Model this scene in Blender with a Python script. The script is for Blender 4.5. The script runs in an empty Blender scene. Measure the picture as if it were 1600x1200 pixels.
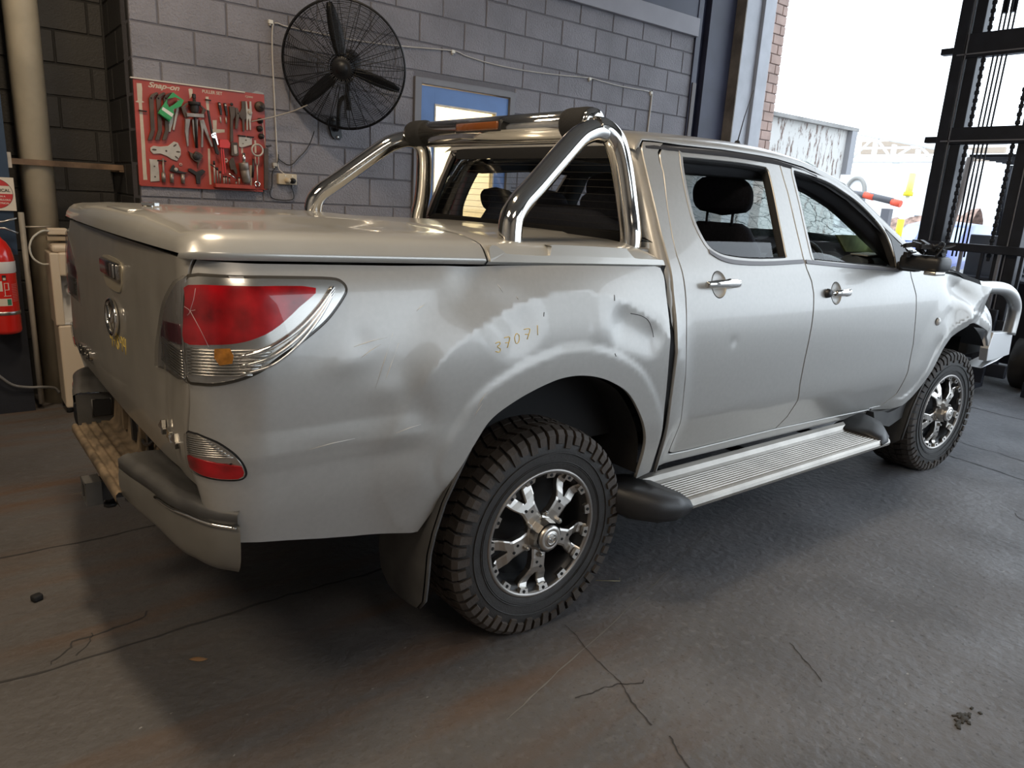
import bpy, bmesh, math, random
import numpy as np
from mathutils import Vector, Matrix
from mathutils.geometry import delaunay_2d_cdt

random.seed(7)
SC = bpy.context.scene
COL = SC.collection
PI = math.pi

# ------------------------------------------------------------------ camera, sky, lamps, exposure
F_PX = 1133.24
YAW, PITCH, ROLL = 0.902128, -0.2512406, 0.0570820
_f = Vector((math.cos(PITCH)*math.cos(YAW), math.cos(PITCH)*math.sin(YAW), math.sin(PITCH)))
_r = Vector((math.sin(YAW), -math.cos(YAW), 0))
_u = _r.cross(_f)
_r2 = math.cos(ROLL)*_r + math.sin(ROLL)*_u
_u2 = -math.sin(ROLL)*_r + math.cos(ROLL)*_u
cam_data = bpy.data.cameras.new('camera')
cam_data.sensor_fit = 'HORIZONTAL'
cam_data.sensor_width = 36.0
cam_data.lens = F_PX/1600*36.0
cam_data.clip_start = 0.05
cam_data.clip_end = 300
cam = bpy.data.objects.new('camera', cam_data)
COL.objects.link(cam)
M = Matrix(((_r2.x, _u2.x, -_f.x), (_r2.y, _u2.y, -_f.y), (_r2.z, _u2.z, -_f.z)))
cam.matrix_world = Matrix.Translation((-1.55566, -2.67252, 1.50794)) @ M.to_4x4()
SC.camera = cam

SC.view_settings.view_transform = 'Standard'
SC.view_settings.look = 'None'
SC.view_settings.exposure = 0.15
SC.view_settings.gamma = 1.0
SC.view_settings.use_curve_mapping = False

world = bpy.data.worlds.new('overcast_sky')
SC.world = world
world.use_nodes = True
_bg = world.node_tree.nodes['Background']
_bg.inputs[0].default_value = (0.80, 0.90, 1.0, 1)
_bg.inputs[1].default_value = 3.0

def lamp(name, kind, loc, energy, color, size=1.0, target=None, size_y=None, spread=None):
    d = bpy.data.lights.new(name, kind)
    d.energy = energy
    d.color = color
    if kind == 'AREA':
        d.size = size
        if size_y:
            d.shape = 'RECTANGLE'; d.size_y = size_y
        if spread: d.spread = spread
    else:
        d.shadow_soft_size = size
    o = bpy.data.objects.new(name, d)
    o.location = loc
    if target is not None:
        o.rotation_euler = (Vector(target)-Vector(loc)).to_track_quat('-Z', 'Y').to_euler()
    COL.objects.link(o)
    return o
# above the frame: one warm high-bay over the tub, plus unseen area lamps added as fill
lamp('highbay_lamp', 'AREA', (-1.0, -.45, 4.9), 92, (1.0, 0.80, 0.56), .35, (-1.0, -.45, 0), size_y=1.0)
lamp('added_fill_lamp', 'AREA', (-4.0, -1.6, 4.9), 108, (1.0, 0.82, 0.60), 1.6, (-4.0, -1.6, 0), size_y=1.6)
lamp('added_fill_lamp', 'AREA', (-1.6, -5.6, 4.9), 55, (1.0, 0.85, 0.68), 1.6, (-1.6, -5.6, 0), size_y=1.6)

# ------------------------------------------------------------------ materials
def mat(name, col, rough=0.5, metal=0.0, coat=0.0, noise=None, bump=None, emit=None, spec=None, coords='Position'):
    """noise=(scale, amount) varies the colour, bump=(scale, strength) the relief."""
    m = bpy.data.materials.new(name)
    m.use_nodes = True
    nt = m.node_tree
    b = nt.nodes['Principled BSDF']
    b.inputs['Base Color'].default_value = (*col, 1)
    b.inputs['Roughness'].default_value = rough
    b.inputs['Metallic'].default_value = metal
    b.inputs['Coat Weight'].default_value = coat
    b.inputs['Coat Roughness'].default_value = 0.04
    if spec is not None: b.inputs['Specular IOR Level'].default_value = spec
    if emit:
        b.inputs['Emission Color'].default_value = (*emit[0], 1)
        b.inputs['Emission Strength'].default_value = emit[1]
    src = None
    if noise or bump:
        g = nt.nodes.new('ShaderNodeNewGeometry')
        src = g.outputs['Position']
    if noise:
        n = nt.nodes.new('ShaderNodeTexNoise')
        n.inputs['Scale'].default_value = noise[0]
        n.inputs['Detail'].default_value = 5
        nt.links.new(src, n.inputs['Vector'])
        r = nt.nodes.new('ShaderNodeMapRange')
        r.inputs[1].default_value = 0.3; r.inputs[2].default_value = 0.7
        r.inputs[3].default_value = 1-noise[1]; r.inputs[4].default_value = 1+noise[1]
        nt.links.new(n.outputs[0], r.inputs[0])
        x = nt.nodes.new('ShaderNodeMix'); x.data_type = 'RGBA'; x.blend_type = 'MULTIPLY'
        x.inputs[0].default_value = 1
        x.inputs[6].default_value = (*col, 1)
        nt.links.new(r.outputs[0], x.inputs[7])
        nt.links.new(x.outputs[2], b.inputs['Base Color'])
    if bump:
        n = nt.nodes.new('ShaderNodeTexNoise')
        n.inputs['Scale'].default_value = bump[0]
        n.inputs['Detail'].default_value = 4
        nt.links.new(src, n.inputs['Vector'])
        k = nt.nodes.new('ShaderNodeBump')
        k.inputs['Strength'].default_value = bump[1]
        k.inputs['Distance'].default_value = 0.01
        nt.links.new(n.outputs[0], k.inputs['Height'])
        nt.links.new(k.outputs[0], b.inputs['Normal'])
    return m

def glass_mat(name, tint, gloss=1.0, rough=0.0):
    """clear pane: tinted see-through with mirror-like fresnel"""
    m = bpy.data.materials.new(name); m.use_nodes = True
    nt = m.node_tree; nt.nodes.clear()
    o = nt.nodes.new('ShaderNodeOutputMaterial')
    t = nt.nodes.new('ShaderNodeBsdfTransparent'); t.inputs[0].default_value = (*tint, 1)
    g = nt.nodes.new('ShaderNodeBsdfGlossy'); g.inputs['Roughness'].default_value = rough
    f = nt.nodes.new('ShaderNodeFresnel')
    ge = nt.nodes.new('ShaderNodeNewGeometry'); io = nt.nodes.new('ShaderNodeMapRange')     # thin pane: same fresnel from either side
    io.inputs[3].default_value = 1.5; io.inputs[4].default_value = 1/1.5
    nt.links.new(ge.outputs['Backfacing'], io.inputs[0]); nt.links.new(io.outputs[0], f.inputs[0])
    mu = nt.nodes.new('ShaderNodeMath'); mu.operation = 'MULTIPLY'; mu.inputs[1].default_value = gloss
    x = nt.nodes.new('ShaderNodeMixShader')
    nt.links.new(f.outputs[0], mu.inputs[0]); nt.links.new(mu.outputs[0], x.inputs[0])
    nt.links.new(t.outputs[0], x.inputs[1]); nt.links.new(g.outputs[0], x.inputs[2])
    nt.links.new(x.outputs[0], o.inputs[0])
    return m

PAINT = mat('silver_paint', (0.43, 0.42, 0.40), 0.36, 0.40, 0.5, noise=(60, 0.03))
PAINT_DUST = mat('silver_paint_dusty', (0.38, 0.355, 0.315), 0.42, 0.35, 0.4, noise=(9, 0.08))
BUMPER_GREY = mat('bumper_silver', (0.20, 0.19, 0.17), 0.42, 0.35, 0.2, noise=(12, 0.08))
LID_WHITE = mat('lid_paint', (0.50, 0.49, 0.46), 0.28, 0.40, 0.6, noise=(6, 0.05))
CHROME = mat('polished_steel', (0.82, 0.80, 0.76), 0.07, 1.0)
STEEL = mat('brushed_steel', (0.55, 0.54, 0.52), 0.32, 1.0)
ALLOY = mat('machined_alloy', (0.60, 0.57, 0.53), 0.34, 1.0, noise=(40, 0.06))
WHEEL_BLACK = mat('wheel_black', (0.012, 0.012, 0.013), 0.35)
RUBBER = mat('tyre_rubber', (0.028, 0.026, 0.025), 0.58, noise=(14, 0.25), bump=(120, 0.15))
TREAD_DIRT = mat('tyre_tread_rubber', (0.046, 0.036, 0.029), 0.7, noise=(9, 0.45), bump=(90, 0.2))
PLASTIC = mat('black_plastic', (0.022, 0.022, 0.024), 0.42, bump=(260, 0.08))
PLASTIC_GREY = mat('weathered_plastic', (0.066, 0.065, 0.064), 0.45, noise=(10, 0.25), bump=(200, 0.06))
DIRTY_PLASTIC = mat('dusty_plastic', (0.13, 0.095, 0.06), 0.7, noise=(16, 0.55))
BLACK = mat('shadow_black', (0.006, 0.006, 0.007), 0.8)
FOAM = mat('black_foam', (0.014, 0.014, 0.015), 0.85, bump=(160, 0.2))
FABRIC = mat('dark_seat_fabric', (0.030, 0.030, 0.040), 0.9, noise=(80, 0.2), bump=(300, 0.2))
RIM_LIP = mat('rim_lip_grey', (0.33, 0.31, 0.29), .35, .9)
DASH = mat('dash_plastic', (0.035, 0.037, 0.042), 0.55)
GLASS_TINT = glass_mat('tinted_glass', (0.62, 0.64, 0.66), 1.0)
GLASS_CLEAR = glass_mat('clear_glass', (0.86, 0.9, 0.9), 1.0)
LENS_CLEAR = glass_mat('clear_lens', (0.93, 0.93, 0.93), 0.9)
LENS_RED = mat('red_lens', (0.40, 0.004, 0.008), 0.16, 0.0, 0.25, noise=(14, 0.55))
LENS_AMBER = mat('amber_lens', (0.50, 0.19, 0.02), 0.15, 0.1, 1.0, noise=(60, .4))
REFLECTOR = mat('lamp_reflector', (0.62, 0.60, 0.56), 0.22, 0.9)
SMOKE_AMBER = mat('brake_lamp_lens', (0.22, 0.07, 0.02), 0.15, 0, 1.0)
MARKER = mat('yellow_marker', (0.75, 0.55, 0.10), 0.6)

# ------------------------------------------------------------------ mesh building
class MB:
    def __init__(s): s.v = []; s.f = []; s.mi = []; s.sm = []
    def add(s, vs, fs, mi=0, smooth=False):
        n = len(s.v)
        s.v += [tuple(map(float, v)) for v in vs]
        for f in fs:
            s.f.append([i+n for i in f]); s.mi.append(mi); s.sm.append(smooth)
        return s
    def box(s, c, d, rot=None, mi=0):
        vs = []
        for x in (-.5, .5):
            for y in (-.5, .5):
                for z in (-.5, .5):
                    p = Vector((x*d[0], y*d[1], z*d[2]))
                    if rot is not None: p = rot @ p
                    vs.append(p+Vector(c))
        s.add(vs, [(0, 1, 3, 2), (4, 6, 7, 5), (0, 4, 5, 1), (2, 3, 7, 6), (0, 2, 6, 4), (1, 5, 7, 3)], mi)
        return s
    def cham_box(s, c, d, b, rot=None, mi=0):
        """box with chamfered edges (26 faces)"""
        bm = bmesh.new()
        bmesh.ops.create_cube(bm, size=1)
        for v in bm.verts: v.co = Vector((v.co.x*d[0], v.co.y*d[1], v.co.z*d[2]))
        bmesh.ops.bevel(bm, geom=bm.edges[:], offset=b, segments=2, affect='EDGES', profile=0.5)
        vs = [v.co.copy() for v in bm.verts]
        if rot is not None: vs = [rot @ v for v in vs]
        vs = [v+Vector(c) for v in vs]
        bm.verts.index_update()
        fs = [[v.index for v in f.verts] for f in bm.faces]
        bm.free()
        return s.add(vs, fs, mi, True)
    def tube(s, path, r, n=12, closed=False, caps=True, mi=0, smooth=True):
        P = [Vector(p) for p in path]; k = len(P)
        R = r if isinstance(r, (list, tuple)) else [r]*k
        T = []
        for i in range(k):
            a = P[i-1] if (i > 0 or closed) else P[i]
            b = P[(i+1) % k] if (i < k-1 or closed) else P[i]
            T.append((b-a).normalized())
        up = Vector((0, 0, 1)) if abs(T[0].z) < .9 else Vector((1, 0, 0))
        u = (up - T[0]*up.dot(T[0])).normalized()
        vs = []
        for i in range(k):
            if i: u = (u - T[i]*u.dot(T[i])).normalized()
            w = T[i].cross(u)
            for j in range(n):
                a = 2*PI*j/n
                vs.append(P[i]+R[i]*(math.cos(a)*u+math.sin(a)*w))
        fs = []
        for i in range(k if closed else k-1):
            i2 = (i+1) % k
            for j in range(n):
                fs.append((i*n+j, i*n+(j+1) % n, i2*n+(j+1) % n, i2*n+j))
        s.add(vs, fs, mi, smooth)
        if caps and not closed:
            s.add(vs[:n], [tuple(range(n))[::-1]], mi); s.add(vs[-n:], [tuple(range(n))], mi)
        return s
    def cyl(s, a, b, r, r2=None, n=16, mi=0, smooth=True):
        return s.tube([a, b], [r, r if r2 is None else r2], n, mi=mi, smooth=smooth)
    def lathe(s, prof, o, axis, n=32, mi=0, a0=0, a1=2*PI, smooth=True):
        """prof: (radius, height along axis)"""
        ax = Vector(axis).normalized(); o = Vector(o)
        t = Vector((0, 0, 1)) if abs(ax.z) < .9 else Vector((1, 0, 0))
        u = (t-ax*t.dot(ax)).normalized(); w = ax.cross(u)
        full = abs(a1-a0-2*PI) < 1e-6
        m = n if full else n+1
        vs = []
        for r, h in prof:
            for j in range(m):
                a = a0+(a1-a0)*j/n
                vs.append(o+ax*h+r*(math.cos(a)*u+math.sin(a)*w))
        fs = []
        for i in range(len(prof)-1):
            for j in range(n):
                j2 = (j+1) % m
                fs.append((i*m+j, i*m+j2, (i+1)*m+j2, (i+1)*m+j))
        return s.add(vs, fs, mi, smooth)
    def prism(s, poly, o, u, w, d, mi=0):
        """polygon (a,b) in plane o+a*u+b*w, thickness vector d"""
        o = Vector(o); u = Vector(u); w = Vector(w); d = Vector(d); n = len(poly)
        base = [o+a*u+b*w for a, b in poly]
        top = [p+d for p in base]
        tri = delaunay_2d_cdt([Vector(p) for p in poly], [], [list(range(n))], 1, 1e-6)
        idx = []
        pts = tri[0]
        # map cdt points back to the outline
        mp = [min(range(n), key=lambda k: (pts[q].x-poly[k][0])**2+(pts[q].y-poly[k][1])**2) for q in range(len(pts))]
        fs = []
        for f in tri[2]:
            g = [mp[q] for q in f]
            if len(set(g)) == len(g):
                fs.append(tuple(g)); fs.append(tuple(q+n for q in g[::-1]))
        for i in range(n):
            j = (i+1) % n
            fs.append((i, i+n, j+n, j))
        return s.add(base+top, fs, mi)
    def grid(s, rows, mi=0, smooth=True, closed=False):
        n = len(rows[0]); vs = [p for r in rows for p in r]; fs = []
        for i in range(len(rows)-1):
            for j in range(n if closed else n-1):
                j2 = (j+1) % n
                fs.append((i*n+j, i*n+j2, (i+1)*n+j2, (i+1)*n+j))
        return s.add(vs, fs, mi, smooth)
    def build(s, name, mats, parent=None, warp=False, bevel=0, normals_out=True, **props):
        vs = s.v
        if warp: vs = [warp_pt(p) for p in vs]
        off = Vector((0, 0, 0))
        if parent is not None:
            off = parent.matrix_basis.translation.copy()
            q = parent.parent
            while q is not None: off += q.matrix_basis.translation; q = q.parent
        me = bpy.data.meshes.new(name)
        me.from_pydata([(p[0]-off.x, p[1]-off.y, p[2]-off.z) for p in vs], [], s.f)
        if not isinstance(mats, (list, tuple)): mats = [mats]
        for m in mats: me.materials.append(m)
        me.polygons.foreach_set('material_index', s.mi)
        me.polygons.foreach_set('use_smooth', s.sm)
        if normals_out or bevel:
            bm = bmesh.new(); bm.from_mesh(me)
            bmesh.ops.remove_doubles(bm, verts=bm.verts[:], dist=1e-6)
            bmesh.ops.recalc_face_normals(bm, faces=bm.faces[:])
            if bevel:
                es = [e for e in bm.edges if len(e.link_faces) == 2 and e.calc_face_angle(0) > .6]
                bmesh.ops.bevel(bm, geom=es, offset=bevel, segments=2, affect='EDGES', profile=.5, clamp_overlap=True)
            bm.to_mesh(me); bm.free()
        o = bpy.data.objects.new(name, me)
        COL.objects.link(o)
        if parent is not None: o.parent = parent
        for k, v in props.items(): o[k] = v
        return o

def warp_pt(p):
    return (p[0]-.022*(p[1]+.87), p[1], p[2])

def empty(name, loc=(0, 0, 0), parent=None, **props):
    o = bpy.data.objects.new(name, None)
    o.location = loc
    o.empty_display_size = .1
    COL.objects.link(o)
    if parent is not None: o.parent = parent
    for k, v in props.items(): o[k] = v
    return o

def thing(o, label, cat, group=None):
    o['label'] = label; o['category'] = cat
    if group: o['group'] = group
    return o

def rotz(a): return Matrix.Rotation(a, 3, 'Z')
def rot(a, ax): return Matrix.Rotation(a, 3, ax)

def cr(pts, n=6, closed=False):
    """Catmull-Rom through the points"""
    P = [np.array(p, float) for p in pts]; k = len(P); out = []
    for i in range(k if closed else k-1):
        p1 = P[i]; p2 = P[(i+1) % k]
        p0 = P[i-1] if (i > 0 or closed) else 2*p1-p2
        p3 = P[(i+2) % k] if (i+2 < k or closed) else 2*p2-p1
        for j in range(n):
            t = j/n
            out.append(tuple(.5*((2*p1)+(-p0+p2)*t+(2*p0-5*p1+4*p2-p3)*t*t+(-p0+3*p1-3*p2+p3)*t**3)))
    if not closed: out.append(tuple(P[-1]))
    return out

def text_obj(name, body, loc, xdir, ydir, size, m, parent=None, shear=0.0, extrude=0.0005, align='LEFT', sx=1.0, bold=0.0):
    c = bpy.data.curves.new(name, 'FONT')
    c.body = body; c.size = size; c.shear = shear; c.extrude = extrude; c.offset = bold
    c.align_x = align
    c.materials.append(m)
    tmp = bpy.data.objects.new(name, c); COL.objects.link(tmp)
    bpy.context.view_layer.update()
    me = bpy.data.meshes.new_from_object(tmp.evaluated_get(bpy.context.evaluated_depsgraph_get()))
    bpy.data.objects.remove(tmp); bpy.data.curves.remove(c)
    me.name = name
    if not me.materials: me.materials.append(m)
    o = bpy.data.objects.new(name, me)
    x = Vector(xdir).normalized(); y = Vector(ydir); y = (y-x*y.dot(x)).normalized(); z = x.cross(y)
    off = Vector((0, 0, 0))
    q = parent
    while q is not None: off += q.matrix_basis.translation; q = q.parent
    o.matrix_world = Matrix.Translation(Vector(loc)-off) @ Matrix(((x.x*sx, y.x, z.x), (x.y*sx, y.y, z.y), (x.z*sx, y.z, z.z))).to_4x4()
    COL.objects.link(o)
    if parent is not None: o.parent = parent
    return o
# ------------------------------------------------------------------ workshop shell
def wall_mat(name, col, bmp=.7):
    m = mat(name, col, .6, 0, 0, noise=(3.0, 0.16))
    nt = m.node_tree; b = nt.nodes['Principled BSDF']
    g = nt.nodes.new('ShaderNodeNewGeometry')
    n1 = nt.nodes.new('ShaderNodeTexVoronoi'); n1.inputs['Scale'].default_value = 95
    n2 = nt.nodes.new('ShaderNodeTexNoise'); n2.inputs['Scale'].default_value = 70; n2.inputs['Detail'].default_value = 6
    a = nt.nodes.new('ShaderNodeMath'); a.operation = 'MULTIPLY_ADD'; a.inputs[1].default_value = .35
    nt.links.new(g.outputs['Position'], n1.inputs['Vector']); nt.links.new(g.outputs['Position'], n2.inputs['Vector'])
    nt.links.new(n1.outputs[0], a.inputs[0]); nt.links.new(n2.outputs[0], a.inputs[2])
    k = nt.nodes.new('ShaderNodeBump'); k.inputs['Strength'].default_value = bmp; k.inputs['Distance'].default_value = .008
    nt.links.new(a.outputs[0], k.inputs['Height']); nt.links.new(k.outputs[0], b.inputs['Normal'])
    return m
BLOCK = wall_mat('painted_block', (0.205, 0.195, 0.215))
BLOCK_SHADED = wall_mat('painted_block_shaded', (0.034, 0.032, 0.031), .22)  # same blocks, coloured darker to carry the alcove's low light
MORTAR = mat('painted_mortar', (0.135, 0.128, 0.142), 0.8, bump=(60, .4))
MORTAR_SHADED = mat('painted_mortar_shaded', (0.022, 0.021, 0.020), 0.8, bump=(60, .4))  # mortar likewise darkened for the alcove shade
NAVY = mat('navy_steel', (0.040, 0.043, 0.075), 0.5, noise=(4, .2))
GREYSTEEL = mat('grey_painted_steel', (0.42, 0.43, 0.47), 0.4, noise=(5, .1))
CEIL = mat('ceiling_sheet', (0.34, 0.335, 0.33), 0.7, noise=(3, .1))
DARKWALL = mat('workshop_wall_dark', (0.26, 0.255, 0.25), 0.75, noise=(2, .2))

# floor: dark painted concrete, browned by rust and oil in streaks running along the car
def floor_material():
    m = bpy.data.materials.new('workshop_concrete'); m.use_nodes = True
    nt = m.node_tree; b = nt.nodes['Principled BSDF']; L = nt.links.new
    g = nt.nodes.new('ShaderNodeNewGeometry')
    def noise(scale, detail=6, sx=1, sy=1, w=0):
        mp = nt.nodes.new('ShaderNodeMapping'); mp.inputs['Scale'].default_value = (sx, sy, 1); mp.inputs['Location'].default_value = (w, w*.7, 0)
        n = nt.nodes.new('ShaderNodeTexNoise'); n.inputs['Scale'].default_value = scale; n.inputs['Detail'].default_value = detail
        L(g.outputs['Position'], mp.inputs['Vector']); L(mp.outputs[0], n.inputs['Vector'])
        return n.outputs[0]
    def ramp(x, a, c, lo=0., hi=1.):
        r = nt.nodes.new('ShaderNodeMapRange'); r.inputs[1].default_value = a; r.inputs[2].default_value = c
        r.inputs[3].default_value = lo; r.inputs[4].default_value = hi; r.interpolation_type = 'SMOOTHSTEP'
        L(x, r.inputs[0]); return r.outputs[0]
    def mul(a, c):
        q = nt.nodes.new('ShaderNodeMath'); q.operation = 'MULTIPLY'
        L(a, q.inputs[0])
        if isinstance(c, float): q.inputs[1].default_value = c
        else: L(c, q.inputs[1])
        return q.outputs[0]
    def mix(f, a, c):
        q = nt.nodes.new('ShaderNodeMix'); q.data_type = 'RGBA'
        L(f, q.inputs[0])
        for k, v in ((6, a), (7, c)):
            if isinstance(v, tuple): q.inputs[k].default_value = (*v, 1)
            else: L(v, q.inputs[k])
        return q.outputs[2]
    sep = nt.nodes.new('ShaderNodeSeparateXYZ'); L(g.outputs['Position'], sep.inputs[0])
    base = mix(ramp(noise(1.3), .35, .65), (0.094, 0.095, 0.102), (0.140, 0.141, 0.150))
    base = mix(mul(ramp(noise(30, 8), .50, .75), .4), base, (0.20, 0.20, 0.21))
    base = mix(mul(ramp(noise(55, 4, 1, 1, 1.3), .60, .68), .55), base, (0.050, 0.050, 0.053))
    # base colour darkened at the bay end to stand in for dimmer light
    base = mix(mul(mul(ramp(sep.outputs[0], .9, -.9), ramp(sep.outputs[1], -2.6, -.9)), .62), base, (0.058, 0.050, 0.044))
    # rust-brown traffic stains: behind and beside the rear of the car, fading towards +x
    zone = mul(ramp(sep.outputs[0], .9, -.7), ramp(noise(1.1, 4, .35, 1.6, 3.1), .40, .60))
    streak = ramp(noise(4.0, 6, .22, 1.5, 8.0), .42, .66)
    base = mix(mul(mul(zone, streak), .75), base, (0.100, 0.055, 0.030))
    # a band of worn-through brown just behind the tailgate and along the near side
    pale = mul(ramp(noise(7., 8, .22, 1.6, 5.0), .64, .72), mul(ramp(sep.outputs[0], 1.0, -.8), ramp(noise(1.7, 3, .5, 1, 9.), .50, .62)))
    base = mix(mul(pale, .6), base, (0.24, 0.20, 0.145))
    # scuffed paint flecks
    fle = mul(ramp(noise(46, 3, .6, 1, 2.2), .715, .745), ramp(noise(1.0, 3, 1, 1, 7.7), .48, .6))
    base = mix(mul(fle, .7), base, (0.34, 0.34, 0.33))
    L(base, b.inputs['Base Color'])
    L(ramp(noise(2.5, 6, 1, 1, 4), .3, .7, .55, .8), b.inputs['Roughness'])
    k = nt.nodes.new('ShaderNodeBump'); k.inputs['Strength'].default_value = .75; k.inputs['Distance'].default_value = .010
    L(noise(26, 10), k.inputs['Height']); L(k.outputs[0], b.inputs['Normal'])
    return m
FLOOR = floor_material()
ASPHALT = mat('yard_asphalt', (0.30, 0.30, 0.30), 0.8, noise=(3, .15), bump=(40, .2))
CRACK = mat('crack_dark', (0.032, 0.030, 0.030), 0.9)
SCRATCH = mat('chalky_scratch', (0.15, 0.147, 0.14), 0.8)

XW0, XW1, YW0 = -6.0, 5.55, -7.6         # shell limits; the roller-door opening is in the x = XW1 wall
fl = MB()
N = 24
fl.grid([[(XW0-.3+(8.2-XW0+.3)*i/N, YW0-.3+(3.6-YW0+.3)*j/N, 0) for j in range(N+1)] for i in range(N+1)], smooth=False)
floor = fl.build('floor', FLOOR, kind='structure')

def ribbon(path, w, z, jit=.4):
    mb = MB(); rows = []
    P = [Vector((*p, 0)) for p in path]
    for i, p in enumerate(P):
        t = (P[min(i+1, len(P)-1)]-P[max(i-1, 0)]).normalized(); n = Vector((-t.y, t.x, 0))
        ww = w*(1-jit+2*jit*random.random())*.5
        rows.append([(p.x+n.x*ww, p.y+n.y*ww, z), (p.x-n.x*ww, p.y-n.y*ww, z)])
    return mb.grid(rows, smooth=False)
def wander(a, b, amp, n):
    a = Vector(a); b = Vector(b); t = (b-a); nn = Vector((-t.y, t.x)).normalized(); o = 0; out = []
    for i in range(n+1):
        o += random.uniform(-amp, amp); o *= .8
        out.append(a+t*i/n+nn*o*(0 if i in (0, n) else 1))
    return out
for path, w, m_ in [
    (wander((-3.2, -.27), (.35, -.25), .012, 70), .011, CRACK),
    (wander((-3.0, .63), (-.5, .615), .010, 50), .009, CRACK),
    (wander((-1.36, -.15), (-1.12, -.085), .012, 12), .006, CRACK),
    (wander((-1.43, -.25), (-1.36, -.15), .012, 8), .005, CRACK),
    (wander((-1.36, -.24), (-1.30, -.13), .010, 8), .004, CRACK),
    (wander((3.9, -1.6), (4.1, -.55), .02, 30), .006, CRACK),
    (wander((5.21, -.36), (5.18, -.95), .006, 18), .010, CRACK),
    (wander((3.63, -.80), (3.5, -1.7), .006, 26), .009, CRACK),
    (wander((.10, -.97), (.03, -1.33), .005, 20), .0035, CRACK),
    (wander((.03, -1.33), (-.03, -1.51), .006, 12), .005, CRACK),
    (wander((-.02, -1.57), (-.09, -1.72), .006, 12), .005, CRACK),
    (wander((-.14, -1.29), (.11, -1.35), .008, 20), .004, CRACK),
    (wander((.72, -1.50), (.61, -1.69), .005, 12), .004, CRACK),
    (wander((1.6, -2.3), (2.9, -1.5), .03, 40), .005, CRACK),
    (wander((-.38, -1.25), (1.23, -.75), .004, 40), .004, SCRATCH)]:
    ribbon([(p[0], p[1]) for p in path], w, .0015).build('crack' if m_ is CRACK else 'scratch', m_, floor)

yard = MB()
yard.grid([[(-50+120*i/12, -60+120*j/12, -.01) for j in range(13)] for i in range(13)], smooth=False)
yard.build('floor_yard', ASPHALT, kind='structure')

# back wall frame
PSI, DW = 0.016592, 2.386424
WT = Vector((math.cos(PSI), math.sin(PSI), 0)); WN = Vector((-math.sin(PSI), math.cos(PSI), 0))
def wp(s, z, off=0.0):
    """point on the back wall; off > 0 comes out of the wall towards the room"""
    p = WN*(DW-off)+WT*s
    return Vector((p.x, p.y, z))

_block_cache = {}
def block_mesh(L, H, D, m, tag):
    key = (round(L, 3), H, D, tag)
    if key in _block_cache: return _block_cache[key]
    b = .004
    vs = []
    for (x0, x1, z0, z1, y) in ((0, L, 0, H, 0), (b, L-b, b, H-b, -b)):
        pass
    vs = [(0, 0, 0), (L, 0, 0), (L, 0, H), (0, 0, H),
          (0, -D+b, 0), (L, -D+b, 0), (L, -D+b, H), (0, -D+b, H),
          (b, -D, b), (L-b, -D, b), (L-b, -D, H-b), (b, -D, H-b)]
    fs = [(0, 1, 5, 4), (1, 2, 6, 5), (2, 3, 7, 6), (3, 0, 4, 7), (4, 5, 9, 8), (5, 6, 10, 9), (6, 7, 11, 10), (7, 4, 8, 11), (8, 9, 10, 11)]
    me = bpy.data.meshes.new('block')
    me.from_pydata(vs, [], fs)
    me.materials.append(m)
    _block_cache[key] = me
    return me

def block_wall(parent, base, udir, s0, s1, rows, zoff, joint0, m, tag, holes=(), pitch=.4, name='block', J=.010, proud=.0, course=.2):
    """one object per block: base point, horizontal unit udir; front faces the side of  udir x up  (towards the room)"""
    ang = math.atan2(udir.y, udir.x)
    for k in rows:
        z0 = zoff+course*k+J/2; z1 = zoff+course*(k+1)-J/2
        j = joint0+(0 if k % 2 else pitch/2)
        n0 = math.floor((s0-j)/pitch)
        s = j+n0*pitch
        while s < s1-1e-6:
            spans = [(max(s, s0), min(s+pitch, s1))]
            for (h0, h1, hz0, hz1) in holes:
                if z1 > hz0+.02 and z0 < hz1-.02:
                    nw = []
                    for a, b2 in spans:
                        if b2 <= h0 or a >= h1: nw.append((a, b2))
                        else:
                            if a < h0: nw.append((a, h0))
                            if b2 > h1: nw.append((h1, b2))
                    spans = nw
            for a, b2 in spans:
                if b2-a < .035: continue
                me = block_mesh(b2-a-J, z1-z0, .012+proud, m, tag)
                o = bpy.data.objects.new(name, me)
                o.parent = parent
                dz = random.uniform(-.0012, .0012)
                p = base+udir*(a+J/2)
                nrm = Vector((udir.y, -udir.x, 0))
                o.location = (p.x-nrm.x*(.012-dz), p.y-nrm.y*(.012-dz), z0)
                o.rotation_euler = (0, 0, ang)
                COL.objects.link(o)
            s += pitch

S0, S1, WTOP = -.520, 4.60, 5.2
D0, D1, DZ = 1.405, 2.365, 2.345           # doorway (with its steel frame) in the back wall
wb = MB()
def wall_slab(mb, s0, s1, z0, z1):
    a = [wp(s0, z0, -.006), wp(s1, z0, -.006), wp(s1, z1, -.006), wp(s0, z1, -.006)]
    c = [wp(s0, z0, -.20), wp(s1, z0, -.20), wp(s1, z1, -.20), wp(s0, z1, -.20)]
    mb.add(a+c, [(0, 1, 2, 3), (5, 4, 7, 6), (0, 4, 5, 1), (3, 2, 6, 7), (0, 3, 7, 4), (1, 5, 6, 2)])
wall_slab(wb, S0+.004, D0, 0, WTOP); wall_slab(wb, D1, S1, 0, WTOP); wall_slab(wb, D0, D1, DZ, WTOP)
wall_back = wb.build('wall_back', MORTAR, normals_out=False, kind='structure')
block_wall(wall_back, wp(0, 0, 0), WT, S0, S1, range(0, 17), -.015, -.159, BLOCK, 'b', holes=[(D0, D1, -.1, DZ)])

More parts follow.
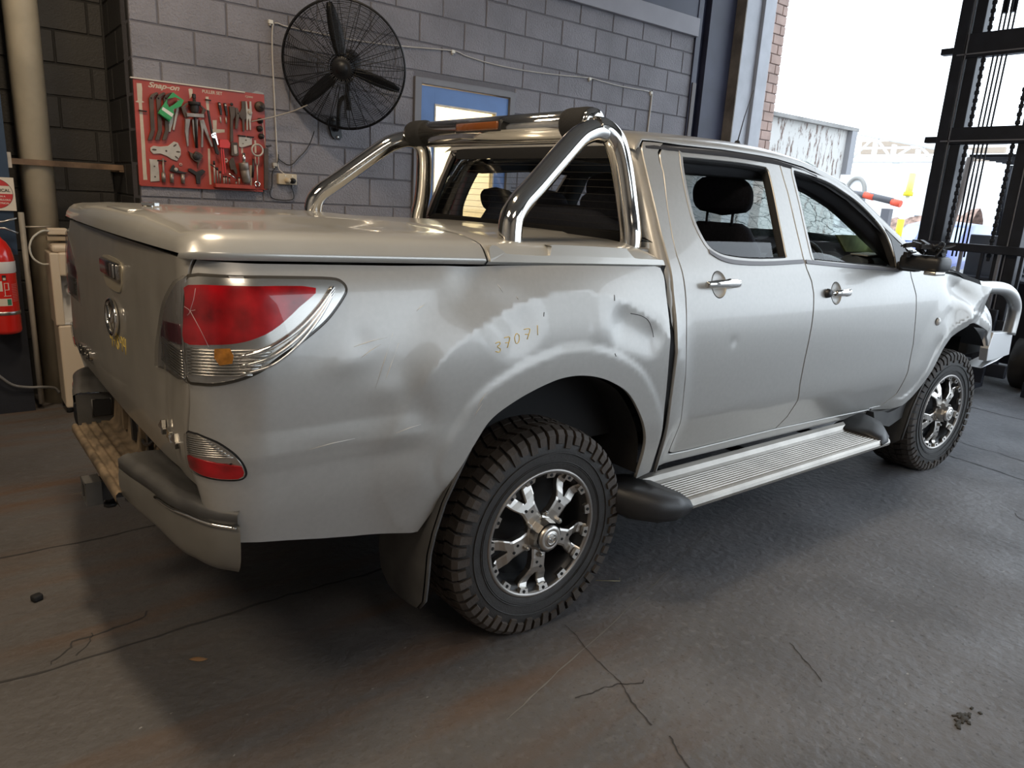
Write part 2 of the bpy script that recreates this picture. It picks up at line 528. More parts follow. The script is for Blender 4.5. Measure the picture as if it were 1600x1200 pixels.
# alcove at the left: return face and deeper wall
XA, YA = -.552, 3.17
al = MB()
al.add([(XA, 2.40, 0), (XA, YA, 0), (XA, YA, WTOP), (XA, 2.40, WTOP)], [(0, 1, 2, 3)])
al.add([(XA+.2, YA, 0), (-1.9, YA, 0), (-1.9, YA, WTOP), (XA+.2, YA, WTOP)], [(0, 1, 2, 3)])
al.add([(-1.9, YA, 0), (-1.9, YA-.9, 0), (-1.9, YA-.9, WTOP), (-1.9, YA, WTOP)], [(0, 1, 2, 3)])
al.add([(-1.9, 2.27, 0), (XW0, 2.27, 0), (XW0, 2.27, WTOP), (-1.9, 2.27, WTOP)], [(0, 1, 2, 3)])
wall_alcove = al.build('wall_alcove', MORTAR_SHADED, normals_out=False, kind='structure')
block_wall(wall_alcove, Vector((0, YA-.006, 0)), Vector((1, 0, 0)), -1.5, XA-.01, range(2, 17), -.015, -.85, BLOCK_SHADED, 'd')
block_wall(wall_alcove, Vector((XA-.006, 0, 0)), Vector((0, -1, 0)), -YA+.01, -2.402, range(2, 17), -.015, -2.79, BLOCK_SHADED, 'e')

# the other walls and the roof (beyond the frame: they close the room and shade it)
wl = MB(); wl.box((XW0-.1, (YW0+2.3)/2, WTOP/2), (.2, 2.3-YW0, WTOP)); wl.build('wall_left', DARKWALL, kind='structure')
wf = MB()       # a second roller-door opening in the front wall, behind the camera to the right
wf.box(((XW0+1.6)/2, YW0-.1, WTOP/2), (1.6-XW0, .2, WTOP)); wf.box(((1.6+XW1)/2, YW0-.1, (WTOP+4.3)/2), (XW1-1.6, .2, WTOP-4.3)); wf.build('wall_front', DARKWALL, kind='structure')
OPEN_Z, OPEN_Y0 = 4.5, -6.4
wr = MB()
wr.box((XW1+.1, (YW0+OPEN_Y0)/2, WTOP/2), (.2, OPEN_Y0-YW0, WTOP))
wr.box((XW1+.1, (OPEN_Y0+2.2)/2, (WTOP+OPEN_Z)/2), (.2, 2.2-OPEN_Y0, WTOP-OPEN_Z))
wr.build('wall_right', DARKWALL, kind='structure')
ce = MB(); ce.box(((XW0+XW1)/2, (YW0+3.2)/2, WTOP+.05), (XW1-XW0+.6, 3.4-YW0, .1)); ce.build('ceiling', CEIL, kind='structure')

# lintel beam along the top right of the back wall, set forward on the blocks
b = MB()
def wbox(mb, s0, s1, z0, z1, o0, o1, mi=0):
    P = [wp(s, z, o) for o in (o0, o1) for z in (z0, z1) for s in (s0, s1)]
    return mb.add(P, [(0, 1, 3, 2), (4, 6, 7, 5), (0, 4, 5, 1), (2, 3, 7, 6), (0, 2, 6, 4), (1, 5, 7, 3)], mi)
wbox(b, 2.2, 4.585, 3.135, 3.30, 0, .05)
b.build('trim_1', mat('lintel_paint', (0.26, 0.25, 0.28), .5, noise=(3, .1)), bevel=.004, kind='structure')
b = MB(); wbox(b, 2.2, 4.60, 3.30, 4.6, .0, .012)
b.build('trim_2', NAVY, kind='structure')
# dark steel door column at the end of the wall and its pale outer flange
b = MB()
wbox(b, 4.585, 4.66, 0, 4.9, -.1, .02); wbox(b, 4.66, 5.30, 0, 4.9, -.25, -.06); wbox(b, 4.79, 4.80, 0, 4.9, -.06, .01)
col = b.build('steel_column', NAVY, bevel=.003, kind='structure')
b = MB(); wbox(b, 4.60, 4.655, 1.2, 2.72, .02, .032)
b.build('cover_strip', mat('brown_cover_strip', (0.10, 0.085, 0.085), .5), col)
b = MB(); wbox(b, 5.285, 5.30, 0, 4.9, -.06, .06)
b.build('flange_edge', mat('rusty_flange', (0.22, 0.19, 0.16), .7, noise=(6, .35)), col)
b = MB(); wbox(b, 5.30, 5.60, 0, 4.9, -.2, .03); wbox(b, 5.60, 5.80, 0, 4.9, -.2, .07)
b.build('flange', GREYSTEEL, col, bevel=.004)

# pink brick pier outside the column
BRICK = mat('pink_brick', (0.50, 0.36, 0.31), .85, noise=(5, .18), bump=(90, .25))
BMORT = mat('brick_mortar', (0.30, 0.25, 0.23), .9)
b = MB(); wbox(b, 5.815, 6.135, 0, 4.9, -.5, -.02)
pier = b.build('wall_pier', BMORT, normals_out=True, kind='structure')
block_wall(pier, wp(0, 0, -.012), WT, 5.81, 6.14, range(16, 46), 0, 5.72, BRICK, 'p', pitch=.215, name='brick', J=.010, proud=.006, course=.1)
# ------------------------------------------------------------------ the utility pick-up
# body side as a surface S(s, z): s runs along the car (x), round the rear corner and on across the tailgate
def _spline(xs, ys):
    xs = np.array(xs); ys = np.array(ys); n = len(xs); h = np.diff(xs)
    A = np.eye(n); b = np.zeros(n)
    for i in range(1, n-1):
        A[i, i-1] = h[i-1]; A[i, i] = 2*(h[i-1]+h[i]); A[i, i+1] = h[i]
        b[i] = 3*((ys[i+1]-ys[i])/h[i]-(ys[i]-ys[i-1])/h[i-1])
    c = np.linalg.solve(A, b)
    bb = np.diff(ys)/h-h*(2*c[:-1]+c[1:])/3; d = np.diff(c)/(3*h)
    def f(x):
        x = np.clip(np.asarray(x, float), xs[0], xs[-1]); i = np.clip(np.searchsorted(xs, x)-1, 0, n-2)
        t = x-xs[i]; return ys[i]+bb[i]*t+c[i]*t*t+d[i]*t**3
    return f
HW = _spline([.30, .42, .50, .60, .68, .75, .90, 1.0, 1.1, 1.2, 1.27, 1.33, 1.45, 1.6, 1.7, 1.76, 1.80],
             [.82, .862, .882, .904, .919, .924, .930, .931, .925, .906, .886, .858, .795, .715, .66, .615, .55])
TG = _spline([.3, .70, .76, .82, .88, 1.06, 1.25, 1.33, 1.5], [.03, .03, .014, .0, -.004, .0, .005, .012, .03])
def S0f(s, z):
    s = np.asarray(s, float); z = np.asarray(z, float)
    q = np.clip((-.95-s)/.23, 0, 1); a = q*PI/2
    x = np.where(s < -.95, -.95-.17*np.sin(a), s)+TG(z)*q**3
    w = HW(z)-.115*(1-np.cos(a))
    t = np.clip((x-3.3)/.9, 0, 1.2); w = w-.10*t*t
    u = np.clip((-1.18-s)/.815, 0, 2); w = w*(1-u)
    return x, -w, z+0*x
ARCH_R = [(.478, .50), (.476, .611), (.451, .692), (.399, .775), (.329, .851), (.243, .899), (.165, .926), (.083, .940), (.006, .939), (-.065, .925),
          (-.141, .902), (-.201, .878), (-.251, .853), (-.285, .826), (-.315, .785), (-.368, .705), (-.429, .598), (-.492, .497)]
ARCH_F = [(3.715, .744), (3.66, .79), (3.576, .842), (3.48, .886), (3.37, .918), (3.26, .932), (3.146, .925), (3.06, .887), (2.995, .827), (2.946, .757),
          (2.881, .645), (2.801, .545), (2.72, .49), (2.62, .466), (2.534, .459)]
ARCH_RS = cr(ARCH_R[:14]+[(-.31, .79), (-.36, .72)], 5); ARCH_FS = cr(ARCH_F, 4)
def sstep(a, b, x):
    t = np.clip((x-a)/(b-a), 0, 1); return t*t*(3-2*t)
def dist_poly(s, z, poly):
    d = np.full(np.shape(s), 9.)
    for (ax, az), (bx, bz) in zip(poly[:-1], poly[1:]):
        ex, ez = bx-ax, bz-az; L = ex*ex+ez*ez
        t = np.clip(((s-ax)*ex+(z-az)*ez)/L, 0, 1)
        d = np.minimum(d, np.hypot(s-ax-t*ex, z-az-t*ez))
    return d
def gauss(s, z, s0, z0, a, b, th=0.):
    c, n = math.cos(th), math.sin(th); u = (s-s0)*c+(z-z0)*n; v = -(s-s0)*n+(z-z0)*c
    return np.exp(-(u/a)**2-(v/b)**2)
def fold(s, z, p, q, w):
    """crease along p-q, falling off over w either side"""
    ex, ez = q[0]-p[0], q[1]-p[1]; L = ex*ex+ez*ez
    t = np.clip(((s-p[0])*ex+(z-p[1])*ez)/L, 0, 1)
    d = np.hypot(s-p[0]-t*ex, z-p[1]-t*ez)
    return np.clip(1-d/w, 0, 1)
def relief(s, z):
    """outward displacement (m): arch flares, haunch, and this car's crash damage"""
    o = np.zeros(np.shape(s))
    d = dist_poly(s, z, ARCH_RS)
    rear = sstep(.75, .60, s)*sstep(-.75, -.45, s)
    o = o+rear*(.005*(1-sstep(.080, .118, d))+.022*(1-np.clip((d-.275)/.16, 0, 1))**1.6)
    d2 = dist_poly(s, z, ARCH_FS)
    fr = sstep(2.55, 2.7, s)
    o = o+fr*(.010*(1-sstep(.05, .075, d2))+.014*(1-sstep(.12, .30, d2)))
    # dents of the bed side
    o = o-.013*sstep(0, 1, fold(s, z, (.30, 1.095), (.43, 1.055), .10))-.012*sstep(0, 1, fold(s, z, (-.31, 1.245), (-.19, 1.125), .13))
    o = o+.006*np.clip(1-np.abs(z-.838)/.055, 0, 1)*sstep(-1.12, -1.0, s)*sstep(-.45, -.62, s)
    # lower door crease
    zc = .715-.035*s; o = o-.17*np.clip(zc-z, 0, .3)*sstep(.60, .66, s)*sstep(2.62, 2.45, s)
    o = o-.003*gauss(s, z, .30, 1.13, .11, .045, .1)+.003*gauss(s, z, .17, 1.10, .05, .06)
    for a in ((-.52, .90, .05, .10, .5, .008), (-.62, .97, .07, .04, .2, -.005), (-.45, .80, .06, .05, 0, -.007), (-.58, .78, .09, .03, .2, .005),
              (-.74, 1.06, .06, .035, .3, -.005), (-.70, 1.12, .03, .03, 0, .003), (-.80, .83, .14, .022, .0, .004), (-.52, .69, .05, .05, 0, -.005)):
        o = o-.6*a[5]*gauss(s, z, *a[:5])
    o = o-.007*gauss(s, z, -1.03, .985, .05, .06)-.004*gauss(s, z, -1.02, .93, .035, .05)
    # tailgate dent at its right end
    o = o-.010*gauss(s, z, -1.38, .95, .07, .24)-.006*gauss(s, z, -1.52, .90, .09, .09, .5)+.006*gauss(s, z, -1.27, .90, .06, .08)
    # small door ding
    o = o-.003*gauss(s, z, .96, .985, .018, .02)
    # crumpled front wing: the headlight corner is pushed in and the skin is folded over the arch
    k = sstep(2.75, 3.2, s)
    o = o+k*.050*fold(s, z, (3.40, 1.13), (3.12, .99), .16)-k*.055*gauss(s, z, 3.52, 1.06, .13, .10, -.6)-k*.045*gauss(s, z, 3.10, 1.12, .18, .06, -.35)
    o = o+k*.022*fold(s, z, (3.12, .99), (2.93, .88), .09)+k*.030*fold(s, z, (3.41, 1.12), (3.55, .90), .10)-k*.018*gauss(s, z, 3.0, .99, .08, .06)
    return o
def S(s, z, off=0.):
    s = np.asarray(s, float); z = np.asarray(z, float)
    x, y, z2 = S0f(s, z)
    e = 1e-3
    def nrm(fx):
        a = fx(s+e, z); b = fx(s-e, z); c = fx(s, z+e); d = fx(s, z-e)
        U = np.stack([a[k]-b[k] for k in range(3)], -1); V = np.stack([c[k]-d[k] for k in range(3)], -1)
        n = np.cross(U, V); return n/np.maximum(np.linalg.norm(n, axis=-1, keepdims=True), 1e-9)
    n0 = nrm(S0f)
    r = relief(s, z)+off
    return np.stack([x, y, z2], -1)+n0*r[..., None]
def S_normal(s, z):
    e = 2.5e-3
    s = np.asarray(s, float); z = np.asarray(z, float)
    n = np.cross(S(s+e, z)-S(s-e, z), S(s, z+e)-S(s, z-e))
    return n/np.maximum(np.linalg.norm(n, axis=-1, keepdims=True), 1e-9)

def in_poly(P, poly):
    x, y = P[:, 0], P[:, 1]; c = np.zeros(len(P), bool); n = len(poly); j = n-1
    for i in range(n):
        xi, yi = poly[i]; xj, yj = poly[j]
        if yi != yj:
            c ^= ((yi > y) != (yj > y)) & (x < (xj-xi)*(y-yi)/(yj-yi)+xi)
        j = i
    return c
def area2(p): return sum(p[i-1][0]*p[i][1]-p[i][0]*p[i-1][1] for i in range(len(p)))/2
def resample(p, step):
    out = []
    n = len(p)
    for i in range(n):
        a, b = p[i], p[(i+1) % n]; L = math.hypot(b[0]-a[0], b[1]-a[1]); k = max(1, int(round(L/step)))
        for j in range(k): out.append((a[0]+(b[0]-a[0])*j/k, a[1]+(b[1]-a[1])*j/k))
    return out
def dedupe(p, eps=5e-4):
    out = []
    for q in p:
        if not out or math.hypot(q[0]-out[-1][0], q[1]-out[-1][1]) > eps: out.append((float(q[0]), float(q[1])))
    if math.hypot(out[0][0]-out[-1][0], out[0][1]-out[-1][1]) < eps: out.pop()
    return out
def inset(p, g):
    """move outline inwards by g"""
    if area2(p) < 0: p = p[::-1]
    n = len(p); out = []
    for i in range(n):
        a, b, c = p[i-1], p[i], p[(i+1) % n]
        d1 = np.array(b)-a; d2 = np.array(c)-b
        n1 = np.array([-d1[1], d1[0]])/max(np.hypot(*d1), 1e-9); n2 = np.array([-d2[1], d2[0]])/max(np.hypot(*d2), 1e-9)
        m = n1+n2; L = m@m
        m = m*(2/L) if L > .6 else m
        out.append((b[0]+m[0]*g, b[1]+m[1]*g))
    return out
PAN_CNT = [0]
def panel(name, outline, m, parent, holes=(), off=0., thick=.014, res=.03, edge=.02, gap=0., mirror=False, surf=None, nsurf=None, flat=False, flip=False):
    """sheet-metal panel: outline in (s, z), triangulated, laid on the body surface, edges turned in by thick"""
    surf = surf or S; nsurf = nsurf or S_normal
    poly = dedupe(outline)
    if area2(poly) < 0: poly = poly[::-1]
    if gap: poly = inset(poly, gap)
    poly = dedupe(resample(poly, edge))
    hs = []
    for h in holes:
        h = dedupe(h)
        if area2(h) < 0: h = h[::-1]
        if gap: h = inset(h, -gap)
        hs.append(dedupe(resample(h, edge)))
    xs = [p[0] for p in poly]; zs = [p[1] for p in poly]
    gx = np.arange(min(xs)+res*.37, max(xs), res); gz = np.arange(min(zs)+res*.41, max(zs), res)
    G = np.array([(a+(res*.5 if k % 2 else 0), b) for k, b in enumerate(gz) for a in gx])
    if len(G):
        ok = in_poly(G, poly)
        for h in hs: ok &= ~in_poly(G, h)
        G = G[ok]
        if len(G):
            dd = np.full(len(G), 9.)
            for q in [poly]+hs: dd = np.minimum(dd, dist_poly(G[:, 0], G[:, 1], q+[q[0]]))
            G = G[dd > res*.45]
    loops = [poly]+hs
    pts = [Vector(p) for q in loops for p in q]; edges = []; k = 0
    for q in loops:
        n = len(q); edges += [(k+i, k+(i+1) % n) for i in range(n)]; k += n
    pts += [Vector((float(a), float(b))) for a, b in G]
    V, E_, Fc, _, _, _ = delaunay_2d_cdt(pts, edges, [], 0, 1e-7)
    V2 = np.array([(v.x, v.y) for v in V])
    C = np.array([V2[list(f)].mean(0) for f in Fc])
    ok = in_poly(C, poly)
    for h in hs: ok &= ~in_poly(C, h)
    F = []
    for f, o_ in zip(Fc, ok):
        if not o_: continue
        a, b, c = (V2[i] for i in f)
        if (b[0]-a[0])*(c[1]-a[1])-(b[1]-a[1])*(c[0]-a[0]) < 0: f = f[::-1]
        F.append(tuple(f))
    P = surf(V2[:, 0], V2[:, 1], off); Nn = nsurf(V2[:, 0], V2[:, 1])
    verts = [tuple(p) for p in P]; norms = [tuple(n) for n in Nn]; faces = list(F)
    if thick:
        for q, sgn in [(poly, 1)]+[(h, -1) for h in hs]:
            n = len(q); Q = np.array(q)
            A = surf(Q[:, 0], Q[:, 1], off); NA = nsurf(Q[:, 0], Q[:, 1])
            qi = np.array(inset(q, sgn*.0015)) if len(q) > 3 else Q
            B = surf(Q[:, 0], Q[:, 1], off)-NA*thick
            T = np.roll(A, -1, 0)-np.roll(A, 1, 0); EN = np.cross(T, NA)*sgn; EN /= np.maximum(np.linalg.norm(EN, axis=1, keepdims=True), 1e-9)
            k = len(verts)
            verts += [tuple(a) for a in A]+[tuple(b) for b in B]
            mixn = EN*.75+NA*.66; mixn /= np.linalg.norm(mixn, axis=1, keepdims=True)
            norms += [tuple(a) for a in mixn]+[tuple(a) for a in EN]
            for i in range(n):
                j = (i+1) % n
                f = (k+i, k+n+i, k+n+j, k+j)
                faces.append(f if sgn > 0 else f[::-1])
    if surf is not S: faces = [f[::-1] for f in faces]
    if mirror:
        verts = [(p[0], -p[1], p[2]) for p in verts]; norms = [(n[0], -n[1], n[2]) for n in norms]; faces = [f[::-1] for f in faces]
    me = bpy.data.meshes.new(name)
    me.from_pydata([warp_pt(p) for p in verts], [], faces)
    me.materials.append(m)
    if not flat:
        me.polygons.foreach_set('use_smooth', [True]*len(faces))
        me.normals_split_custom_set_from_vertices(norms)
    o = bpy.data.objects.new(name, me); COL.objects.link(o)
    o.parent = parent
    return o

ute = thing(empty('pickup_truck'), 'silver dual-cab pickup truck with dented bed side, hard lid and chrome sports bar', 'vehicle')
G_ = .0044
# panel outlines ------------------------------------------------------------------
REAR_GAP = [(-1.075, 1.330), (-1.095, 1.302), (-1.104, 1.283), (-1.128, 1.225), (-1.143, 1.162), (-1.152, 1.10), (-1.152, 1.038), (-1.146, 1.005), (-1.148, .96),
            (-1.160, .90), (-1.166, .85), (-1.168, .802), (-1.172, .738)]
bed_out = ([(-1.068, 1.326), (-.949, 1.320), (-.56, 1.311), (-.26, 1.308), (.112, 1.303), (.50, 1.298)] + cr([(.528, 1.292), (.540, 1.251), (.539, 1.167), (.541, .993), (.553, .817), (.561, .661), (.561, .51)])
           + [(.555, .492), (.478, .478)] + cr(ARCH_R, 5) + [(-.512, .497), (-.601, .510), (-.707, .526), (-.806, .546), (-.899, .567), (-1.0, .588), (-1.10, .60), (-1.165, .605)] + cr(REAR_GAP[::-1], 5))
bed = panel('bed_side', bed_out, PAINT, ute, gap=G_, res=.016, edge=.012)
panel('bed_side', [p for p in bed_out], PAINT, ute, gap=G_, res=.08, edge=.05, mirror=True)
MIR = lambda p: (-3.99-p[0], p[1])
tg_out = cr(REAR_GAP, 5)+[(-1.30, .722), (-1.6, .708), (-1.995, .702), (-2.39, .708), (-2.69, .722)]+[MIR(p) for p in cr(REAR_GAP, 5)[::-1]]
tailgate = panel('tailgate', tg_out, PAINT_DUST, ute, gap=.0055, res=.03, edge=.02)

GAPTOP = [(.700, 1.640), (.703, 1.672), (.710, 1.706), (.733, 1.729), (.774, 1.742), (.859, 1.747), (1.0, 1.751), (1.148, 1.754), (1.282, 1.752), (1.42, 1.750), (1.545, 1.745), (1.744, 1.723),
          (1.925, 1.681), (2.086, 1.622), (2.236, 1.535), (2.365, 1.452), (2.505, 1.365)]
RD_REAR = [(.700, 1.640), (.662, 1.513), (.640, 1.40), (.634, 1.33), (.642, 1.27), (.647, 1.176), (.646, 1.03), (.662, .841), (.684, .661), (.702, .554)]
BGAP = [(1.548, 1.745), (1.536, 1.60), (1.512, 1.45), (1.494, 1.32), (1.500, 1.27), (1.528, 1.215), (1.539, 1.164), (1.536, 1.022), (1.526, .858), (1.528, .743), (1.545, .66), (1.535, .57), (1.489, .507)]
FD_FRONT = [(2.489, 1.275), (2.502, 1.214), (2.552, 1.122), (2.582, .977), (2.618, .847), (2.630, .692), (2.600, .56), (2.515, .490), (2.40, .477)]
RWIN = [(.842, 1.700), (.862, 1.709), (1.02, 1.712), (1.238, 1.714), (1.405, 1.709), (1.432, 1.700), (1.440, 1.667), (1.404, 1.501), (1.372, 1.345), (1.364, 1.318), (1.30, 1.312), (1.1, 1.312), (.95, 1.323), (.885, 1.337), (.839, 1.362), (.814, 1.405), (.799, 1.47), (.811, 1.585)]
FWIN = [(1.638, 1.695), (1.650, 1.708), (1.681, 1.706), (1.830, 1.689), (1.949, 1.667), (2.059, 1.629), (2.168, 1.583), (2.269, 1.516), (2.337, 1.450), (2.356, 1.40), (2.360, 1.33), (2.352, 1.262), (2.15, 1.272), (1.927, 1.284), (1.60, 1.303), (1.572, 1.310), (1.584, 1.409), (1.607, 1.535), (1.630, 1.66)]
i_b = 10
rd_out = GAPTOP[:i_b]+[(1.54, 1.746)]+BGAP+[(1.2, .507), (.86, .507), (.745, .512), (.715, .525)]+cr(RD_REAR[::-1], 3)
fd_out = [BGAP[0]]+GAPTOP[i_b+1:]+[(2.500, 1.33)]+FD_FRONT+[(2.0, .492), (1.489, .505)]+BGAP[::-1][1:]
def CUP(s0, z0): return [(s0+.0445*math.cos(a), z0+.0485*math.sin(a)) for a in np.linspace(0, 2*PI, 33)[:-1]]
for mir in (False, True):
    rs = .03 if not mir else .07; es = .02 if not mir else .045
    rdoor = panel('rear_door', rd_out, PAINT, ute, holes=[cr(RWIN, 3, True), CUP(.856, 1.220)], gap=G_, res=rs, edge=es, mirror=mir)
    fdoor = panel('front_door', fd_out, PAINT, ute, holes=[cr(FWIN, 3, True), CUP(1.735, 1.158)], gap=G_, res=rs, edge=es, mirror=mir)
    cab_out = [(.600, .478), (.585, .80), (.580, 1.20), (.583, 1.40), (.600, 1.60), (.615, 1.72), (.64, 1.748), (.70, 1.750), (.76, 1.7495)]+[(.733, 1.734), (.705, 1.71), (.697, 1.672)]+RD_REAR+[(.712, .520), (.745, .508), (.86, .503), (1.2, .503), (1.489, .503), (2.0, .488), (2.40, .473), (2.44, .47), (2.42, .437), (1.4, .452), (.70, .462)]
    panel('cab_side', cab_out, PAINT, ute, gap=G_*.5, res=rs, edge=es, mirror=mir)
    if not mir: DOORS = (rdoor, fdoor)
HOODGAP = [(2.58, 1.318), (2.66, 1.300), (2.74, 1.276), (2.80, 1.252), (2.87, 1.236), (3.004, 1.226), (3.124, 1.208), (3.222, 1.183), (3.337, 1.150)]
fend_out = [(2.497, 1.33), (2.54, 1.326)]+HOODGAP+[(3.40, 1.142), (3.48, 1.122), (3.54, 1.088), (3.59, 1.042), (3.68, .941), (3.745, .848), (3.735, .79)]+cr(ARCH_F, 4)+[(2.45, .458), (2.44, .474), (2.40, .479)]+FD_FRONT[::-1][1:]
wing = panel('front_wing', fend_out, PAINT, ute, gap=G_, res=.016, edge=.012)
panel('front_wing', fend_out, PAINT, ute, gap=G_, res=.08, edge=.04, mirror=True)

# dark body shell seen through the panel gaps
def gap_strip(path, w=.03, depth=.012, name='body_shell'):
    mb = MB(); rows = []
    P = np.array(path)
    T = np.gradient(P, axis=0); Nn = np.stack([-T[:, 1], T[:, 0]], 1); Nn /= np.linalg.norm(Nn, axis=1, keepdims=True)
    for k in (-1, 0, 1):
        q = P+Nn*w*k; rows.append([tuple(v) for v in S(q[:, 0], q[:, 1], -depth)])
    return mb.grid(rows)
for path in (cr(REAR_GAP, 4), cr(RD_REAR, 3), cr(BGAP, 3), cr(FD_FRONT, 3), GAPTOP, [(.70, .508), (1.2, .505), (2.0, .490), (2.42, .476)], HOODGAP,
             [(.57, .48), (.568, .80), (.56, 1.0), (.56, 1.3)], [(-1.20, .73), (-1.6, .708), (-2.4, .708)]):
    gap_strip(path).build('body_shell', BLACK, ute, warp=True, normals_out=False)

# bed-to-cab gutter and bed front wall
for sgn in (1, -1):
    b = MB(); rows = []
    for z in np.linspace(.47, 1.30, 12):
        h = float(HW(z)); x = .565+(.02 if z > 1.2 else 0)
        rows.append([(x-.012, -sgn*(h-.020), z), (x-.002, -sgn*(h-.030), z), (x+.008, -sgn*(h-.022), z), (x+.018, -sgn*(h-.010), z), (x+.03, -sgn*(h-.004), z)])
    b.grid(rows)
    b.build('gutter', mat('gutter_warm_reflection', (0.40, 0.36, 0.30), .35, .4, .4), ute, warp=True, normals_out=False)  # silver tinted tan, a warm reflection put into the colour

# roof, pillars, windscreen, bonnet ------------------------------------------------
ROOF_E = [(.600, 1.722), (.64, 1.752), (.70, 1.754), (.86, 1.753), (1.0, 1.7555), (1.148, 1.7585), (1.282, 1.7565), (1.42, 1.7545), (1.545, 1.7495), (1.65, 1.738), (1.744, 1.7275), (1.84, 1.708)]
ZC = _spline([.55, .64, .80, 1.2, 1.6, 1.84], [1.765, 1.80, 1.822, 1.836, 1.828, 1.800])
rows = []
def roof_row(x, ze, zc, lo=0.):
    ye = float(HW(ze)); r = []
    for k in range(33):
        a = PI*k/32; c = math.cos(a); s_ = math.sin(a)
        r.append((x, -ye*math.copysign(abs(c)**.9, c), ze-lo+(zc-ze)*s_**.85))
    return r
b = MB()
rows = [roof_row(.575, 1.705, 1.735), roof_row(.580, 1.712, 1.752), roof_row(.592, 1.72, 1.772)]+[roof_row(x, ze, float(ZC(x))) for x, ze in ROOF_E]
b.grid(rows)
b.build('roof', PAINT, ute, warp=True)
b = MB(); b.grid([roof_row(x, ze-.03, float(ZC(x))-.035) for x, ze in ROOF_E[1:]]); b.build('headliner', mat('headliner', (.03, .03, .035), .9), ute, warp=True)
# A pillars: strip between door gap and glass
PIL = [(1.744, 1.7275), (1.84, 1.708), (1.925, 1.686), (2.0, 1.660), (2.086, 1.627), (2.16, 1.588), (2.236, 1.540), (2.30, 1.499), (2.365, 1.457), (2.43, 1.417), (2.505, 1.370), (2.60, 1.318), (2.68, 1.285)]
def glass_edge(x, z):
    t = (x-1.744)/(2.68-1.744)
    return (x+.012, -(float(HW(z))-.055-.02*t), z+.052-.022*t)
for sgn in (1, -1):
    rows = []
    for x, z in PIL[1:]:
        h = float(HW(z)); gx, gy, gz = glass_edge(x, z)
        q = min(1, max(0, (x-1.80)/.3)); l3 = lambda a, c: z+a+(c-a)*q
        rows.append([(x, -sgn*h, z), (x+.003, -sgn*(h-.004), l3(.014, .020)), (x+.008, -sgn*(h-.024), l3(.028, .043)), (gx, sgn*gy, l3(.040, gz-z)), (gx-.01, sgn*(gy+.03), l3(.02, gz-z-.02))])
    b = MB(); b.grid(rows); b.build('front_pillar', PAINT, ute, warp=True)
    # black inner trim of the pillar and roof rail, deep, as seen through the open window
    rows = []
    for x, z in [(.72, 1.70), (1.0, 1.725), (1.4, 1.728)]+PIL[:-1]:
        h = float(HW(z))-.012
        rows.append([(x-.01, -sgn*h, z-.012), (x-.025, -sgn*(h-.03), z-.075), (x+.02, -sgn*(h-.10), z-.080), (x+.05, -sgn*(h-.13), z+.0)])
    b = MB(); b.grid(rows); b.build('pillar_trim', DASH, ute, warp=True)
ws = MB(); rows = []
for x, z in PIL[1:]:
    gx, gy, gz = glass_edge(x, z); t = (x-1.84)/.84; r = []
    for k in range(15):
        u = -1+2*k/14
        r.append((gx+.16*(1-u*u)*(.2+.8*t), u*gy, gz+.055*(1-u*u)*(1-.3*t)))
    rows.append(r)
ws.grid(rows)
